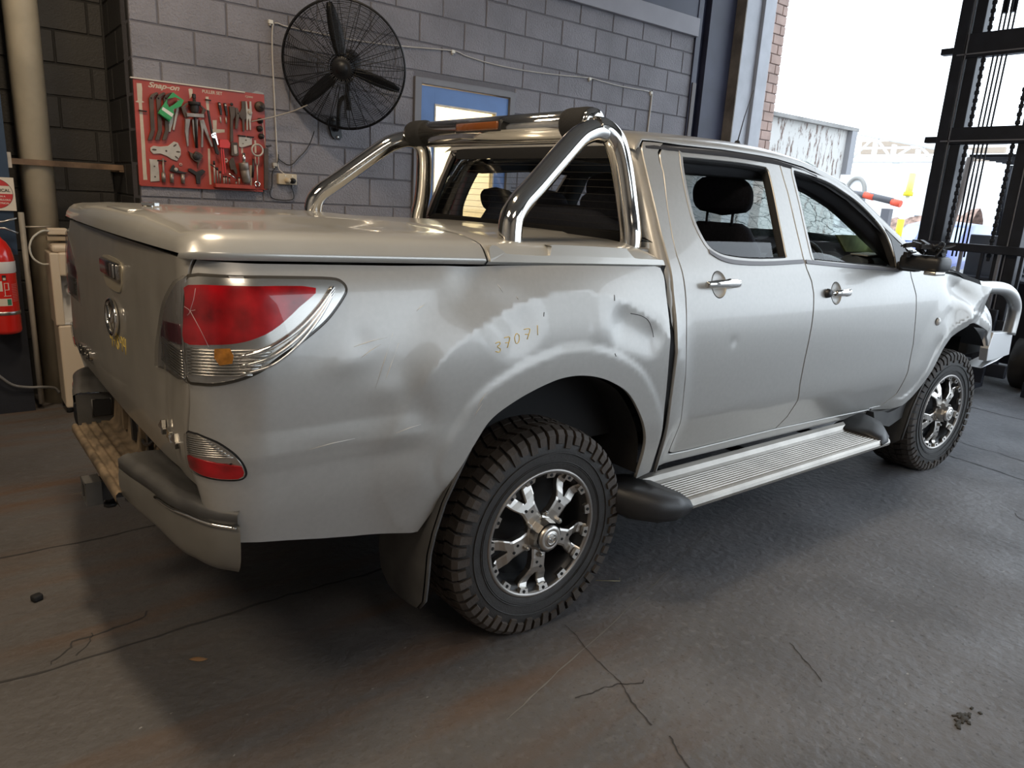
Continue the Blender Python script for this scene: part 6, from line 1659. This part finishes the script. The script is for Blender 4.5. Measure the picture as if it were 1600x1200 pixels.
# ------------------------------------------------------------------ blue office door in the back wall, lit room behind
STEELFRAME = mat('door_frame_grey', (.17, .165, .18), .5, noise=(4, .12))
BLUE = mat('door_blue', (.085, .19, .46), .42, noise=(3, .14))
b = MB(); wbox(b, D0, 1.462, 0, DZ, -.18, .018); wbox(b, 2.316, D1, 0, DZ, -.18, .018); wbox(b, 1.462, 2.316, 2.300, DZ, -.18, .018)
b.build('trim_3', STEELFRAME, kind='structure', bevel=.004)
dr = MB(); wbox(dr, 1.470, 1.592, .01, 2.292, -.05, -.004); wbox(dr, 2.188, 2.308, .01, 2.292, -.05, -.004); wbox(dr, 1.592, 2.188, 2.172, 2.292, -.05, -.004); wbox(dr, 1.592, 2.188, .01, .95, -.05, -.004)
door = dr.build('door_1', BLUE, bevel=.002, kind='structure')
for a, c, d, e in ((1.592, 1.604, .95, 2.172), (2.176, 2.188, .95, 2.172), (1.604, 2.176, 2.160, 2.172), (1.604, 2.176, .95, .962)):
    mb = MB(); wbox(mb, a, c, d, e, -.045, .002); mb.build('glazing_bead', PALE_STEEL, door)
mb = MB(); wbox(mb, 1.604, 2.176, .962, 2.160, -.028, -.022); mb.build('door_pane', GLASS_CLEAR, door)
mb = MB(); mb.cyl(wp(1.53, 1.02, .0), wp(1.53, 1.02, .05), .012, n=10); mb.cyl(wp(1.53, 1.02, .05), wp(1.65, 1.02, .05), .010, n=10); mb.build('door_handle', STEEL, door)
OFFICE = mat('office_cream', (.82, .72, .54), .8)
of = MB(); wbox(of, 1.2, 3.8, 0, 3.0, -1.9, -1.8); wbox(of, 1.40, 1.50, 0, 3.0, -1.8, -.21); wbox(of, 3.7, 3.8, 0, 3.0, -1.8, -.21); wbox(of, 1.2, 3.8, 3.0, 3.1, -1.9, -.21); wbox(of, 1.2, 3.8, -.05, 0, -1.9, -.21)
of.build('wall_office', OFFICE, kind='structure')
lamp('office_lamp', 'POINT', tuple(wp(2.5, 2.5, -1.0)), 150, (1.0, .88, .66), .15)

# ------------------------------------------------------------------ left alcove: blue post, pipe, conduit, rail, cooler, extinguisher, sign
BLUEP = mat('post_blue', (.022, .045, .085), .5, noise=(6, .15)); NAVYP = mat('post_navy', (.012, .014, .022), .6, noise=(5, .25))
bp = empty('steel_post', (-1.4, 2.80, 0))
mb = MB(); mb.box((-1.42, 2.79, 3.0), (.45, .06, 4.0)); mb.build('post_flange', BLUEP, bp)
mb = MB(); mb.box((-1.42, 2.785, .5), (.45, .066, 1.0)); mb.build('post_skirt', NAVYP, bp)
mb = MB(); mb.box((-1.42, 2.97, 2.5), (.05, .30, 5.0)); mb.build('post_web', NAVYP, bp)
mb = MB(); mb.box((-1.42, 2.90, .03), (.43, .30, .06)); mb.build('post_base', NAVYP, bp)
thing(bp, 'dark blue steel post at the left edge carrying the extinguisher', 'post')
PIPE = mat('pipe_cream', (.46, .40, .30), .55, noise=(5, .16))
pp = empty('drain_pipe', (-1.02, 2.95, 0))
mb = MB(); mb.cyl((-1.035, 2.95, .0), (-1.035, 2.95, 5.1), .093, n=28); mb.build('pipe_run', PIPE, pp)
thing(pp, 'thick cream drainpipe running up the dark left alcove', 'pipe')
cd = MB().cyl((-1.158, 2.76, .04), (-1.158, 2.76, 1.255), .016, n=12).build('conduit', mat('conduit_grey', (.34, .31, .27), .5, noise=(5, .2))); thing(cd, 'thin grey conduit standing along the blue post edge', 'conduit')
RUST = mat('rusty_rail', (.20, .13, .085), .6, .4, noise=(7, .55))
rl = empty('wall_rail', (-.86, 2.84, 1.54))
mb = MB(); mb.box((-.87, 2.845, 1.555), (.62, .016, .034)); mb.build('rail_bar', RUST, rl)
mb = MB(); mb.box((-1.185, 2.80, 1.56), (.02, .06, .09)); mb.build('rail_bracket', PALE_STEEL, rl)
mb = MB(); mb.box((-.57, 3.0, 1.545), (.03, .32, .035)); mb.build('rail_bracket', RUST, rl)
thing(rl, 'rusty flat steel rail across the cream drainpipe', 'rail')
mb = MB().tube([(-1.14, 2.80, 1.165), (-1.0, 2.82, 1.168)], .006, 6).build('thin_rod', PALE_STEEL); thing(mb, 'thin grey rod behind the cooler hose loop', 'rod')
# round red-and-white sign on the post
SG = mat('sign_white', (.66, .59, .50), .5); SR = mat('sign_red', (.50, .035, .035), .5)
sg = empty('safety_sign', (-1.28, 2.745, 1.26))
SC0 = (-1.2755, 1.362)
mb = MB(); mb.box((-1.278, 2.747, 1.360), (.200, .006, .194)); mb.build('sign_board', SG, sg)
def disc_part(z0, z1, R, c=SC0):
    pts = []
    a0 = math.asin(max(-1, min(1, z0/R))); a1 = math.asin(max(-1, min(1, z1/R)))
    for t in np.linspace(a0, a1, 14): pts.append((c[0]+R*math.cos(t), c[1]+R*math.sin(t)))
    for t in np.linspace(PI-a1, PI-a0, 14): pts.append((c[0]+R*math.cos(t), c[1]+R*math.sin(t)))
    return dedupe(pts)
for z0, z1, nm in ((.046, .0859, 'sign_top'), (-.0859, -.001, 'sign_bottom')):
    mb = MB(); mb.prism(disc_part(z0, z1, .086), (0, 2.744, 0), (1, 0, 0), (0, 0, 1), (0, -.0012, 0)); mb.build(nm, SR, sg)
mb = MB(); mb.tube([(SC0[0]+.0868*math.cos(t), 2.7432, SC0[1]+.0868*math.sin(t)) for t in np.linspace(0, 2*PI, 49)[:-1]], .0011, 5, closed=True); mb.build('sign_ring', DARK_IRON, sg)
for txt, x, z, sz, m_ in (('CHEMICAL', -1.2005, 1.373, .0245, DARK_IRON), ('USE ON A', -1.228, 1.342, .0125, SG), ('FUELS,OILS,', -1.2015, 1.322, .0135, SG), ('ELECTRICAL', -1.211, 1.302, .0135, SG)):
    text_obj('lettering', txt, (x, 2.7426, z), (1, 0, 0), (0, 0, 1), sz, m_, sg, align='RIGHT', extrude=.0003, bold=.0004)
thing(sg, 'white sign with a red disc lettered CHEMICAL and ELECTRICAL on the blue post', 'sign')
# fire extinguisher
ex_ = empty('fire_extinguisher', (-1.305, 2.660, .53))
XR_ = mat('extinguisher_red', (.62, .018, .012), .22, 0, .7)
ec = (-1.305, 2.660)
mb = MB(); mb.lathe([(0, .535), (.07, .536), (.080, .545), (.083, .56), (.083, .965), (.080, 1.0), (.070, 1.045), (.050, 1.085), (.030, 1.105), (.024, 1.115), (.024, 1.135)], (ec[0], ec[1], 0), (0, 0, 1), 36); mb.build('cylinder', XR_, ex_)
mb = MB(); mb.lathe([(.0838, .905), (.0842, .906), (.0842, .972), (.0838, .973)], (ec[0], ec[1], 0), (0, 0, 1), 36); mb.build('white_band', mat('band_white', (.62, .62, .63), .5), ex_)
mb = MB(); mb.lathe([(.0840, .655), (.0855, .656), (.0855, .675), (.0840, .676)], (ec[0], ec[1], 0), (0, 0, 1), 36); mb.build('steel_band', STEEL, ex_)
def wrap_label(a0, a1, z0, z1, m_, name, off=.0006):
    rows = [[(ec[0]+(.083+off)*math.sin(t), ec[1]-(.083+off)*math.cos(t), z) for t in np.linspace(a0, a1, 8)] for z in (z0, z1)]
    mb = MB(); mb.grid(rows); mb.build(name, m_, ex_, normals_out=False)
PINKL = mat('label_text', (.62, .12, .11), .5)
wrap_label(.05, .30, .862, .895, DARK_IRON, 'label_mark'); wrap_label(.10, .26, .866, .880, SG, 'label_mark', .001)
wrap_label(-.6, .02, .80, .86, SG, 'label_panel'); wrap_label(-.7, .52, .712, .756, SG, 'label_panel'); wrap_label(.22, .48, .716, .752, mat('label_green', (.03, .18, .10), .5), 'label_pictogram', .001)
for i in range(11): wrap_label(.60, 1.05, .836-.010*i, .8405-.010*i, PINKL, 'label_line')
for a0, a1, z0, z1 in ((.12, .42, .846, .849), (.12, .42, .806, .809), (.05, .50, .770, .773), (.36, .42, .806, .849), (.12, .16, .77, .849)): wrap_label(a0, a1, z0, z1, SG, 'label_frame', .001)
mb = MB(); mb.cyl((ec[0], ec[1], 1.13), (ec[0], ec[1], 1.16), .018, n=14); mb.build('valve', STEEL, ex_)
for z, dz in ((1.165, .0), (1.195, .02)):
    mb = MB(); mb.tube([(ec[0]-.02, ec[1], z), (ec[0]+.05, ec[1], z+dz*.4), (ec[0]+.115, ec[1]-.01, z-.028+dz*2.9)], .006, 8); mb.build('lever', STEEL, ex_)
mb = MB(); mb.box((-1.305, 2.748, 1.045), (.08, .018, .08)); mb.build('hanger', NAVYP, ex_)
thing(ex_, 'red fire extinguisher with white band on the blue post', 'extinguisher')
gh = MB().tube(cr([(-1.42, 2.70, .33), (-1.36, 2.70, .25), (-1.30, 2.71, .19), (-1.22, 2.72, .165), (-1.15, 2.715, .160), (-1.08, 2.78, .13), (-1.05, 2.8, .09)], 5), .009, 8).build('grey_hose', mat('hose_grey', (.16, .16, .165), .5)); thing(gh, 'grey hose drooping along the wall foot below the extinguisher', 'hose')
# water cooler
CL = mat('cooler_cream', (.60, .50, .39), .42); CLW = mat('cooler_bay', (.68, .68, .68), .35)
wc = empty('water_cooler', (-.90, 2.75, 0))
X0, X1, Y0 = -1.060, -.740, 2.585
mb = MB()
prof = lambda z: .0 if z < .98 else (z-.98)*.35
def slab(x0, x1, z0, z1, y0=Y0, y1=2.835): mb.box(((x0+x1)/2, (y0+y1)/2, (z0+z1)/2), (x1-x0, y1-y0, z1-z0))
slab(X0+.02, X1, .035, .575); mb.build('cooler_base', CL, wc, bevel=.012)
mb = MB(); slab(X0+.012, X1, .578, 1.03); 
mb = MB(); mb.box((X0+.035, 2.71, .80), (.05, .25, .45)); mb.build('cooler_side', CL, wc, bevel=.008)
mb = MB(); mb.box((X1-.02, 2.71, .80), (.04, .25, .45)); mb.build('cooler_side', CL, wc, bevel=.006)
mb = MB(); mb.box((-.880, 2.708, .955), (.25, .25, .145)); mb.build('cooler_head', CL, wc, bevel=.012)
mb = MB(); mb.box((-.895, 2.775, .73), (.26, .12, .31)); mb.build('cooler_bay', CLW, wc, bevel=.006)
mb = MB(); mb.box((-.895, 2.655, .585), (.26, .13, .012)); mb.build('drip_tray', CLW, wc)
mb = MB(); mb.box((-.885, 2.715, 1.05), (.30, .23, .05)); mb.build('cooler_top', CL, wc, bevel=.02)
for x in (-.96, -.87):
    mb = MB(); mb.cyl((x, 2.72, .80), (x, 2.66, .785), .014, n=10); mb.cyl((x, 2.665, .80), (x, 2.665, .755), .011, n=10); mb.build('tap', CLW, wc)
for x in (-1.02, -.78):
    for y in (2.62, 2.80):
        mb = MB(); mb.cyl((x, y, 0), (x, y, .04), .018, n=10); mb.build('foot', PLASTIC, wc)
thing(wc, 'cream water cooler with white tap bay behind the tailgate', 'water cooler')
vb = empty('filter_valve', (-.99, 2.72, 1.077))
mb = MB(); mb.box((-.985, 2.72, 1.105), (.115, .06, .03)); mb.build('valve_block', mat('valve_tan', (.34, .27, .19), .5), vb, bevel=.004)
mb = MB(); mb.box((-.985, 2.71, 1.148), (.105, .07, .04)); mb.build('valve_cap', CL, vb, bevel=.006)
thing(vb, 'small tan water filter valve on top of the cooler', 'valve')
hz = MB().tube(cr([(-1.03, 2.68, 1.152), (-1.07, 2.66, 1.150), (-1.12, 2.65, 1.11), (-1.142, 2.64, 1.05), (-1.13, 2.64, .99), (-1.09, 2.64, .955), (-1.05, 2.65, .95)], 6), .0065, 8).build('water_hose', mat('hose_white', (.50, .49, .44), .45)); thing(hz, 'white water hose looped left of the cooler', 'hose')
hz = MB().tube(cr([(-.94, 2.69, 1.155), (-.90, 2.66, 1.15), (-.84, 2.64, 1.125), (-.76, 2.64, 1.08), (-.70, 2.66, 1.02)], 6), .0065, 8).build('water_hose', bpy.data.materials['hose_white']); thing(hz, 'white water hose running right from the cooler valve', 'hose')

# ------------------------------------------------------------------ bits on the floor
db = MB().cham_box((-1.426, .193, .012), (.034, .030, .024), .006, rotz(.4)).build('rubber_block', BLACK); thing(db, 'small black rubber block on the brown floor at left', 'rubber block')
lf = MB(); lf.grid([[(-1.072+.052*t, -.455-.014*math.sin(PI*t)*(q)-.03*t, .003+.006*math.sin(PI*t)*(1-q*q)) for t in np.linspace(0, 1, 7)] for q in (-1, 0, 1)])
lf = lf.build('dry_leaf', mat('leaf_brown', (.20, .11, .05), .8)); thing(lf, 'dry brown leaf on the floor below the bumper', 'leaf')
dd = MB()
random.seed(3)
for k in range(26): dd.cham_box((.835+random.gauss(0, .035), -2.04+random.gauss(0, .010), .002), (random.uniform(.008, .030), random.uniform(.006, .012), random.uniform(.003, .006)), .001, rotz(random.uniform(-.5, .5)))
dd = dd.build('oily_crumbs', mat('oily_dirt', (.035, .030, .022), .8)); dd['kind'] = 'stuff'; thing(dd, 'dark oily crumbs on the floor at lower right', 'dirt')
tw = MB().tube([(.42, -.80, .004), (.50, -.86, .006), (.52, -.84, .005)], .0015, 4).build('straw', mat('straw', (.45, .40, .25), .8)); thing(tw, 'thin pale straw on the floor beside the side step', 'straw')
# ------------------------------------------------------------------ forklift just outside the doorway
FK = mat('forklift_black', (.020, .022, .030), .45, .2, noise=(6, .3)); FKG = mat('forklift_grey', (.12, .135, .165), .5, noise=(4, .2)); FKS = mat('worn_steel_edge', (.28, .28, .30), .4, .6)
fk = empty('forklift', (6.5, .2, 0)); MX = 6.0
def fbox(name, c, d, m=FK, bevel=0, parent=None):
    return MB().box(c, d).build(name, m, parent or fk, bevel=bevel)
for y0, y1, x0, nm in ((.535, .635, 0, 'outer_channel'), (.425, .515, .03, 'inner_channel'), (-.245, -.155, 0, 'outer_channel'), (-.135, -.045, .03, 'inner_channel')):
    fbox(nm, (MX+.06+x0, (y0+y1)/2, 2.45), (.14, y1-y0, 4.5), FK, .006)
for y in (.521, -.149): fbox('channel_edge', (MX-.005, y, 2.45), (.012, .010, 4.4), FKS)
for z0, z1 in ((2.965, 3.17), (2.215, 2.365)):
    fbox('cross_member', (MX+.05, .195, (z0+z1)/2), (.09, .88, z1-z0), FK, .006)
    fbox('cross_member_lip', (MX-.005, .195, z0+.028), (.012, .80, .012), FKS)
    for sy in (.69, -.30): fbox('side_lug', (MX+.04, sy, (z0+z1)/2-.03), (.08, .11, .055), FK, .004)
def chain_mesh(y, z0, z1):
    mb = MB(); k = 0; z = z0
    while z < z1:
        w = .040 if k % 2 else .026
        mb.cham_box((MX+.03, y, z), (.022, w, .036), .006); z += .034; k += 1
    return mb
for y in (.375, -.005):
    chain_mesh(y, 1.2, 4.4).build('lift_chain', FK, fk)['kind'] = 'stuff'
for k, y in enumerate((.31, .275, .24, .205)):
    MB().tube([(MX+.05, y, 4.6), (MX+.05, y-.002, 3.0), (MX+.05, y+.004, 2.2), (MX+.045, y+.002, 1.2)], .0085, 8).build('hydraulic_hose', FK, fk)
for y in (.30, .235): MB().cyl((MX+.08, y, 3.32), (MX+.08, y, 4.6), .026, n=14).build('lift_ram', FK, fk)
fbox('carriage_bar', (MX-.05, .14, 1.292), (.05, 1.02, .075), FK, .006)
fbox('carriage_bar', (MX-.05, .14, .62), (.05, 1.02, .11), FK, .006)
fbox('carriage_bar', (MX-.05, .14, .22), (.05, 1.02, .12), FK, .006)
for y in (.58, .47, .36, .20, .02, -.12, -.30): fbox('backrest_bar', (MX-.05, y, .95), (.03, .028, .62), FK if y not in (.20, -.12) else FKS, .004)
for y in (.42, -.16):
    mb = MB(); mb.box((MX-.10, y, .42), (.045, .12, .70)); mb.box((MX-.55, y, .075), (.95, .12, .04)); mb.build('fork', FK, fk, bevel=.006)
fbox('cowl', (MX+.55, .12, 1.15), (.06, .50, .52), FKG, .01)
fbox('body', (MX+1.15, .15, .62), (1.5, 1.05, .80), FK, .03)
fbox('counterweight', (MX+2.1, .15, .70), (.55, 1.05, 1.0), FKG, .08)
fbox('seat', (MX+1.3, .15, 1.15), (.5, .5, .16), FK, .03); fbox('seat_back', (MX+1.6, .15, 1.45), (.14, .48, .55), FK, .04)
for y in (.60, -.32):
    MB().tube([(MX+.50, y, 1.0), (MX+.75, y, 2.15)], .035, 10).build('guard_leg', mat('guard_brown', (.12, .09, .075), .5) if 'guard_brown' not in bpy.data.materials else bpy.data.materials['guard_brown'], fk)
    MB().tube([(MX+1.9, y, 1.1), (MX+1.8, y, 2.15)], .03, 10).build('guard_leg', FK, fk)
for i in range(7): fbox('guard_slat', (MX+.78+.17*i, .14, 2.17), (.03, .96, .03), FK)
for x in (.55, 1.95):
    for y in (.62, -.34):
        mb = MB(); mb.lathe([(.0, -.07), (.16, -.08), (.24, -.08), (.27, -.06), (.27, .06), (.24, .08), (.16, .08), (.0, .07)], (MX+x, y, .27), (0, 1, 0), 28); mb.build('wheel', RUBBER, fk)
thing(fk, 'black forklift with tall mast standing in the doorway', 'forklift')
# dark steel stack with a grey cabinet and cables on it, right of the forklift
stk = empty('steel_stack', (6.4, -.85, 0))
for k, (z0, z1) in enumerate(((.0, .14), (.17, .30), (.34, .46), (.50, .66))):
    MB().box((6.42+.02*(k % 2), -.86, (z0+z1)/2), (.66, .76-.03*(k % 2), z1-z0)).build('steel_section', FK, stk, bevel=.006)
for y in (-.60, -1.1):
    for z in (.155, .32, .48): MB().box((6.42, y, z), (.5, .06, .045)).build('spacer', FKG, stk)
thing(stk, 'dark stack of steel sections on the floor right of the forklift', 'steel stack')
cb = empty('machine_cabinet', (6.4, -.80, .66))
mb = MB(); mb.cham_box((6.42, -.82, .91), (.45, .60, .49), .04); mb.build('cabinet_body', mat('cabinet_grey', (.24, .24, .26), .5, noise=(4, .2)), cb)
mb = MB(); mb.cham_box((6.185, -.54, .92), (.03, .05, .46), .01); mb.build('cabinet_trim', FKS, cb)
for k in range(4):
    mb = MB(); mb.tube(cr([(6.16, -.53, .93-.05*k), (6.13, -.66, .95-.06*k), (6.14, -.85, .98-.06*k), (6.17, -1.05, 1.0-.06*k)], 4), .011, 7); mb.build('cabinet_cable', FK, cb)
thing(cb, 'grey machine cabinet with black cables on the steel stack', 'cabinet')

# ------------------------------------------------------------------ yard beyond the doorway
PEEL = mat('peeling_white', (.62, .60, .57), .8)
nt = PEEL.node_tree; bs = nt.nodes['Principled BSDF']; L = nt.links.new
gg = nt.nodes.new('ShaderNodeNewGeometry'); mp = nt.nodes.new('ShaderNodeMapping'); mp.inputs['Scale'].default_value = (2.6, 2.6, .75); L(gg.outputs['Position'], mp.inputs[0])
n1 = nt.nodes.new('ShaderNodeTexNoise'); n1.inputs['Scale'].default_value = 4.5; n1.inputs['Detail'].default_value = 8; n1.inputs['Roughness'].default_value = .7; L(mp.outputs[0], n1.inputs['Vector'])
r1 = nt.nodes.new('ShaderNodeValToRGB'); r1.color_ramp.elements[0].position = .40; r1.color_ramp.elements[0].color = (.16, .10, .08, 1); r1.color_ramp.elements[1].position = .47; r1.color_ramp.elements[1].color = (.60, .585, .56, 1); L(n1.outputs[0], r1.inputs[0]); L(r1.outputs[0], bs.inputs['Base Color'])
sh = empty('peeling_shed', (9.4, 4.1, 0))
MB().box((9.15, 4.10, 1.45), (2.6, .2, 2.86)).build('shed_wall', PEEL, sh)
MB().box((9.28, 4.02, 2.90), (2.72, .22, .055)).build('roof_flashing', mat('flashing_grey', (.26, .25, .24), .6, noise=(3, .3)), sh)
MB().box((10.52, 4.06, 2.53), (.16, .30, .68)).build('shed_corner', mat('shed_corner_grey', (.30, .30, .32), .7), sh)
thing(sh, 'weathered white shed wall with peeling paint beyond the pier', 'shed')
WH = mat('white_paint', (.80, .80, .80), .5); BRN = mat('shed_brown', (.42, .34, .27), .8)
aw = empty('truss_canopy', (30, 12.7, 0))
MB().tube([(30, 15.5, 5.25), (30, 9.8, 4.12)], .12, 8).build('top_chord', WH, aw)
MB().tube([(30, 15.5, 3.88), (30, 9.8, 3.88)], .12, 8).build('bottom_chord', WH, aw)
for y in (14.6, 13.55, 12.75, 11.75): MB().tube([(30, y, 3.85), (30, y, 3.9+(y-9.8)*.2)], .11, 8).build('truss_post', WH, aw)
for a, c in (((14.5, 3.95), (13.6, 4.85)), ((13.5, 4.7), (12.8, 3.95)), ((12.7, 3.95), (11.9, 4.5)), ((11.7, 4.4), (11.2, 3.95))): MB().tube([(30, a[0], a[1]), (30, c[0], c[1])], .06, 6).build('truss_brace', WH, aw)
for k in range(3): MB().box((33, 12.7, 4.15+.33*k), (.2, 6.0, .22)).build('roof_sheet', BRN, aw)
for y in (15.3, 12.6, 10.0): MB().box((30.2, y, 1.9), (.3, .3, 3.8)).build('canopy_column', WH, aw)
thing(aw, 'white truss canopy over brown sheeting far across the yard', 'canopy')
tk = empty('white_truck', (22, 8.6, 0))
MB().box((23, 8.4, 1.75), (2.4, 4.4, 2.3)).build('truck_body', WH, tk, bevel=.1)
MB().box((21.79, 8.4, 1.2), (.03, 4.2, .08)).build('body_moulding', FKS, tk)
mb = MB(); mb.tube([(21.76, 9.72+.30*math.cos(t), 2.30+.42*math.sin(t)) for t in np.linspace(-.2, PI+.2, 20)], .06, 8); mb.build('wheel_arch', mat('arch_grey', (.3, .29, .27), .6), tk)
for y in (7.2, 9.7): MB().lathe([(0, -.12), (.3, -.12), (.42, -.1), (.42, .1), (0, .12)], (22.0, y, .42), (1, 0, 0), 20).build('wheel', RUBBER, tk)
MB().box((21.78, 7.3, 1.55), (.04, .9, .22)).build('tail_strip', FKG, tk)
thing(tk, 'white truck body parked across the bright yard', 'truck')
bg_ = empty('boom_barrier', (13, 4.35, 0))
MB().box((13, 4.36, .85), (.14, .16, 1.7)).build('barrier_post', mat('post_dark', (.10, .10, .115), .5), bg_)
MB().tube([(13, 5.3, 1.98), (13, 4.75, 1.93), (13, 4.28, 1.84)], .062, 8).build('boom', mat('boom_dark', (.10, .10, .11), .5), bg_)
for a, c in ((4.86, 4.66), (4.30, 4.12)): MB().tube([(12.995, a, 1.945-(4.86-a)*.20), (12.995, c, 1.945-(4.86-c)*.20)], .066, 8).build('red_band', mat('boom_red', (.75, .10, .05), .5) if 'boom_red' not in bpy.data.materials else bpy.data.materials['boom_red'], bg_)
MB().box((13, 5.05, 1.6), (.3, .3, .6)).build('barrier_motor', mat('motor_grey', (.24, .25, .28), .5), bg_)
thing(bg_, 'dark boom barrier with red bands beyond the windscreen', 'barrier')
YEL = mat('safety_yellow', (.80, .66, .03), .5)
pl = empty('marker_pole', (14, 4.52, 0))
MB().cyl((14, 4.54, 0), (14, 4.47, 2.5), .040, n=10).build('pole', WH, pl)
MB().cyl((13.99, 4.53, 1.02), (13.99, 4.52, 1.52), .066, n=12).build('yellow_sleeve', YEL, pl)
MB().cyl((13.99, 4.475, 2.02), (13.99, 4.455, 2.42), .064, n=12).build('yellow_sleeve', mat('faded_yellow', (.82, .75, .25), .5), pl)
MB().cyl((13.99, 4.478, 1.98), (13.99, 4.476, 2.06), .09, n=12).build('sleeve_collar', YEL, pl)
thing(pl, 'white pole with two yellow sleeves in the yard', 'pole')
car = empty('blue_car', (16.6, 5.0, 0))
BC = mat('car_blue', (.055, .085, .28), .3, .3, .6)
mb = MB(); rows = []
for x, zt, w in ((15.3, .80, .80), (15.6, .95, .88), (16.3, 1.02, .90), (16.8, 1.42, .80), (17.4, 1.52, .76), (18.3, 1.50, .76), (18.9, 1.12, .86), (19.3, 1.0, .84)):
    rows.append([(x, 5.0-w*1.02, .35), (x, 5.0-w*1.05, .7), (x, 5.0-w*(1 if zt < 1.2 else .98), min(zt, .98)), (x, 5.0-w*.85, zt-.02), (x, 5.0, zt+.03), (x, 5.0+w*.85, zt-.02), (x, 5.0+w*(1 if zt < 1.2 else .98), min(zt, .98)), (x, 5.0+w*1.05, .7), (x, 5.0+w*1.02, .35)])
mb.grid(rows); mb.add(rows[0], [tuple(range(9))]); mb.add(rows[-1], [tuple(range(9))]); mb.build('car_body', BC, car)
MB().add([(16.32, 4.28, 1.05), (16.78, 4.36, 1.41), (16.78, 5.64, 1.41), (16.32, 5.72, 1.05), (16.34, 4.28, 1.04), (16.80, 4.36, 1.40), (16.80, 5.64, 1.40), (16.34, 5.72, 1.04)], [(0, 1, 2, 3), (4, 7, 6, 5), (0, 4, 5, 1), (1, 5, 6, 2), (2, 6, 7, 3), (3, 7, 4, 0)]).build('car_windscreen', mat('car_glass', (.35, .42, .50), .1, .6), car)
for x in (15.9, 18.5):
    for y in (4.15, 5.85): MB().lathe([(0, -.09), (.2, -.09), (.31, -.07), (.31, .07), (0, .09)], (x, y, .31), (0, 1, 0), 18).build('wheel', RUBBER, car)
thing(car, 'blue parked car beyond the bonnet', 'car')
hd = MB(); random.seed(5); rows = []
for i in range(15):
    rows.append([(20.0+1.4*j/8, 5.6+3.0*i/14, 0 if j in (0, 8) else max(.0, (1.35+.035*(14-i)+random.uniform(-.10, .10))*math.sin(PI*(j+.35)/8.7)**.6)) for j in range(9)])
hd.grid(rows); hd = hd.build('gravel_heap', mat('gravel_brown', (.30, .20, .16), .95, noise=(9, .5), bump=(14, .8))); thing(hd, 'reddish brown gravel heap behind the blue car', 'heap')
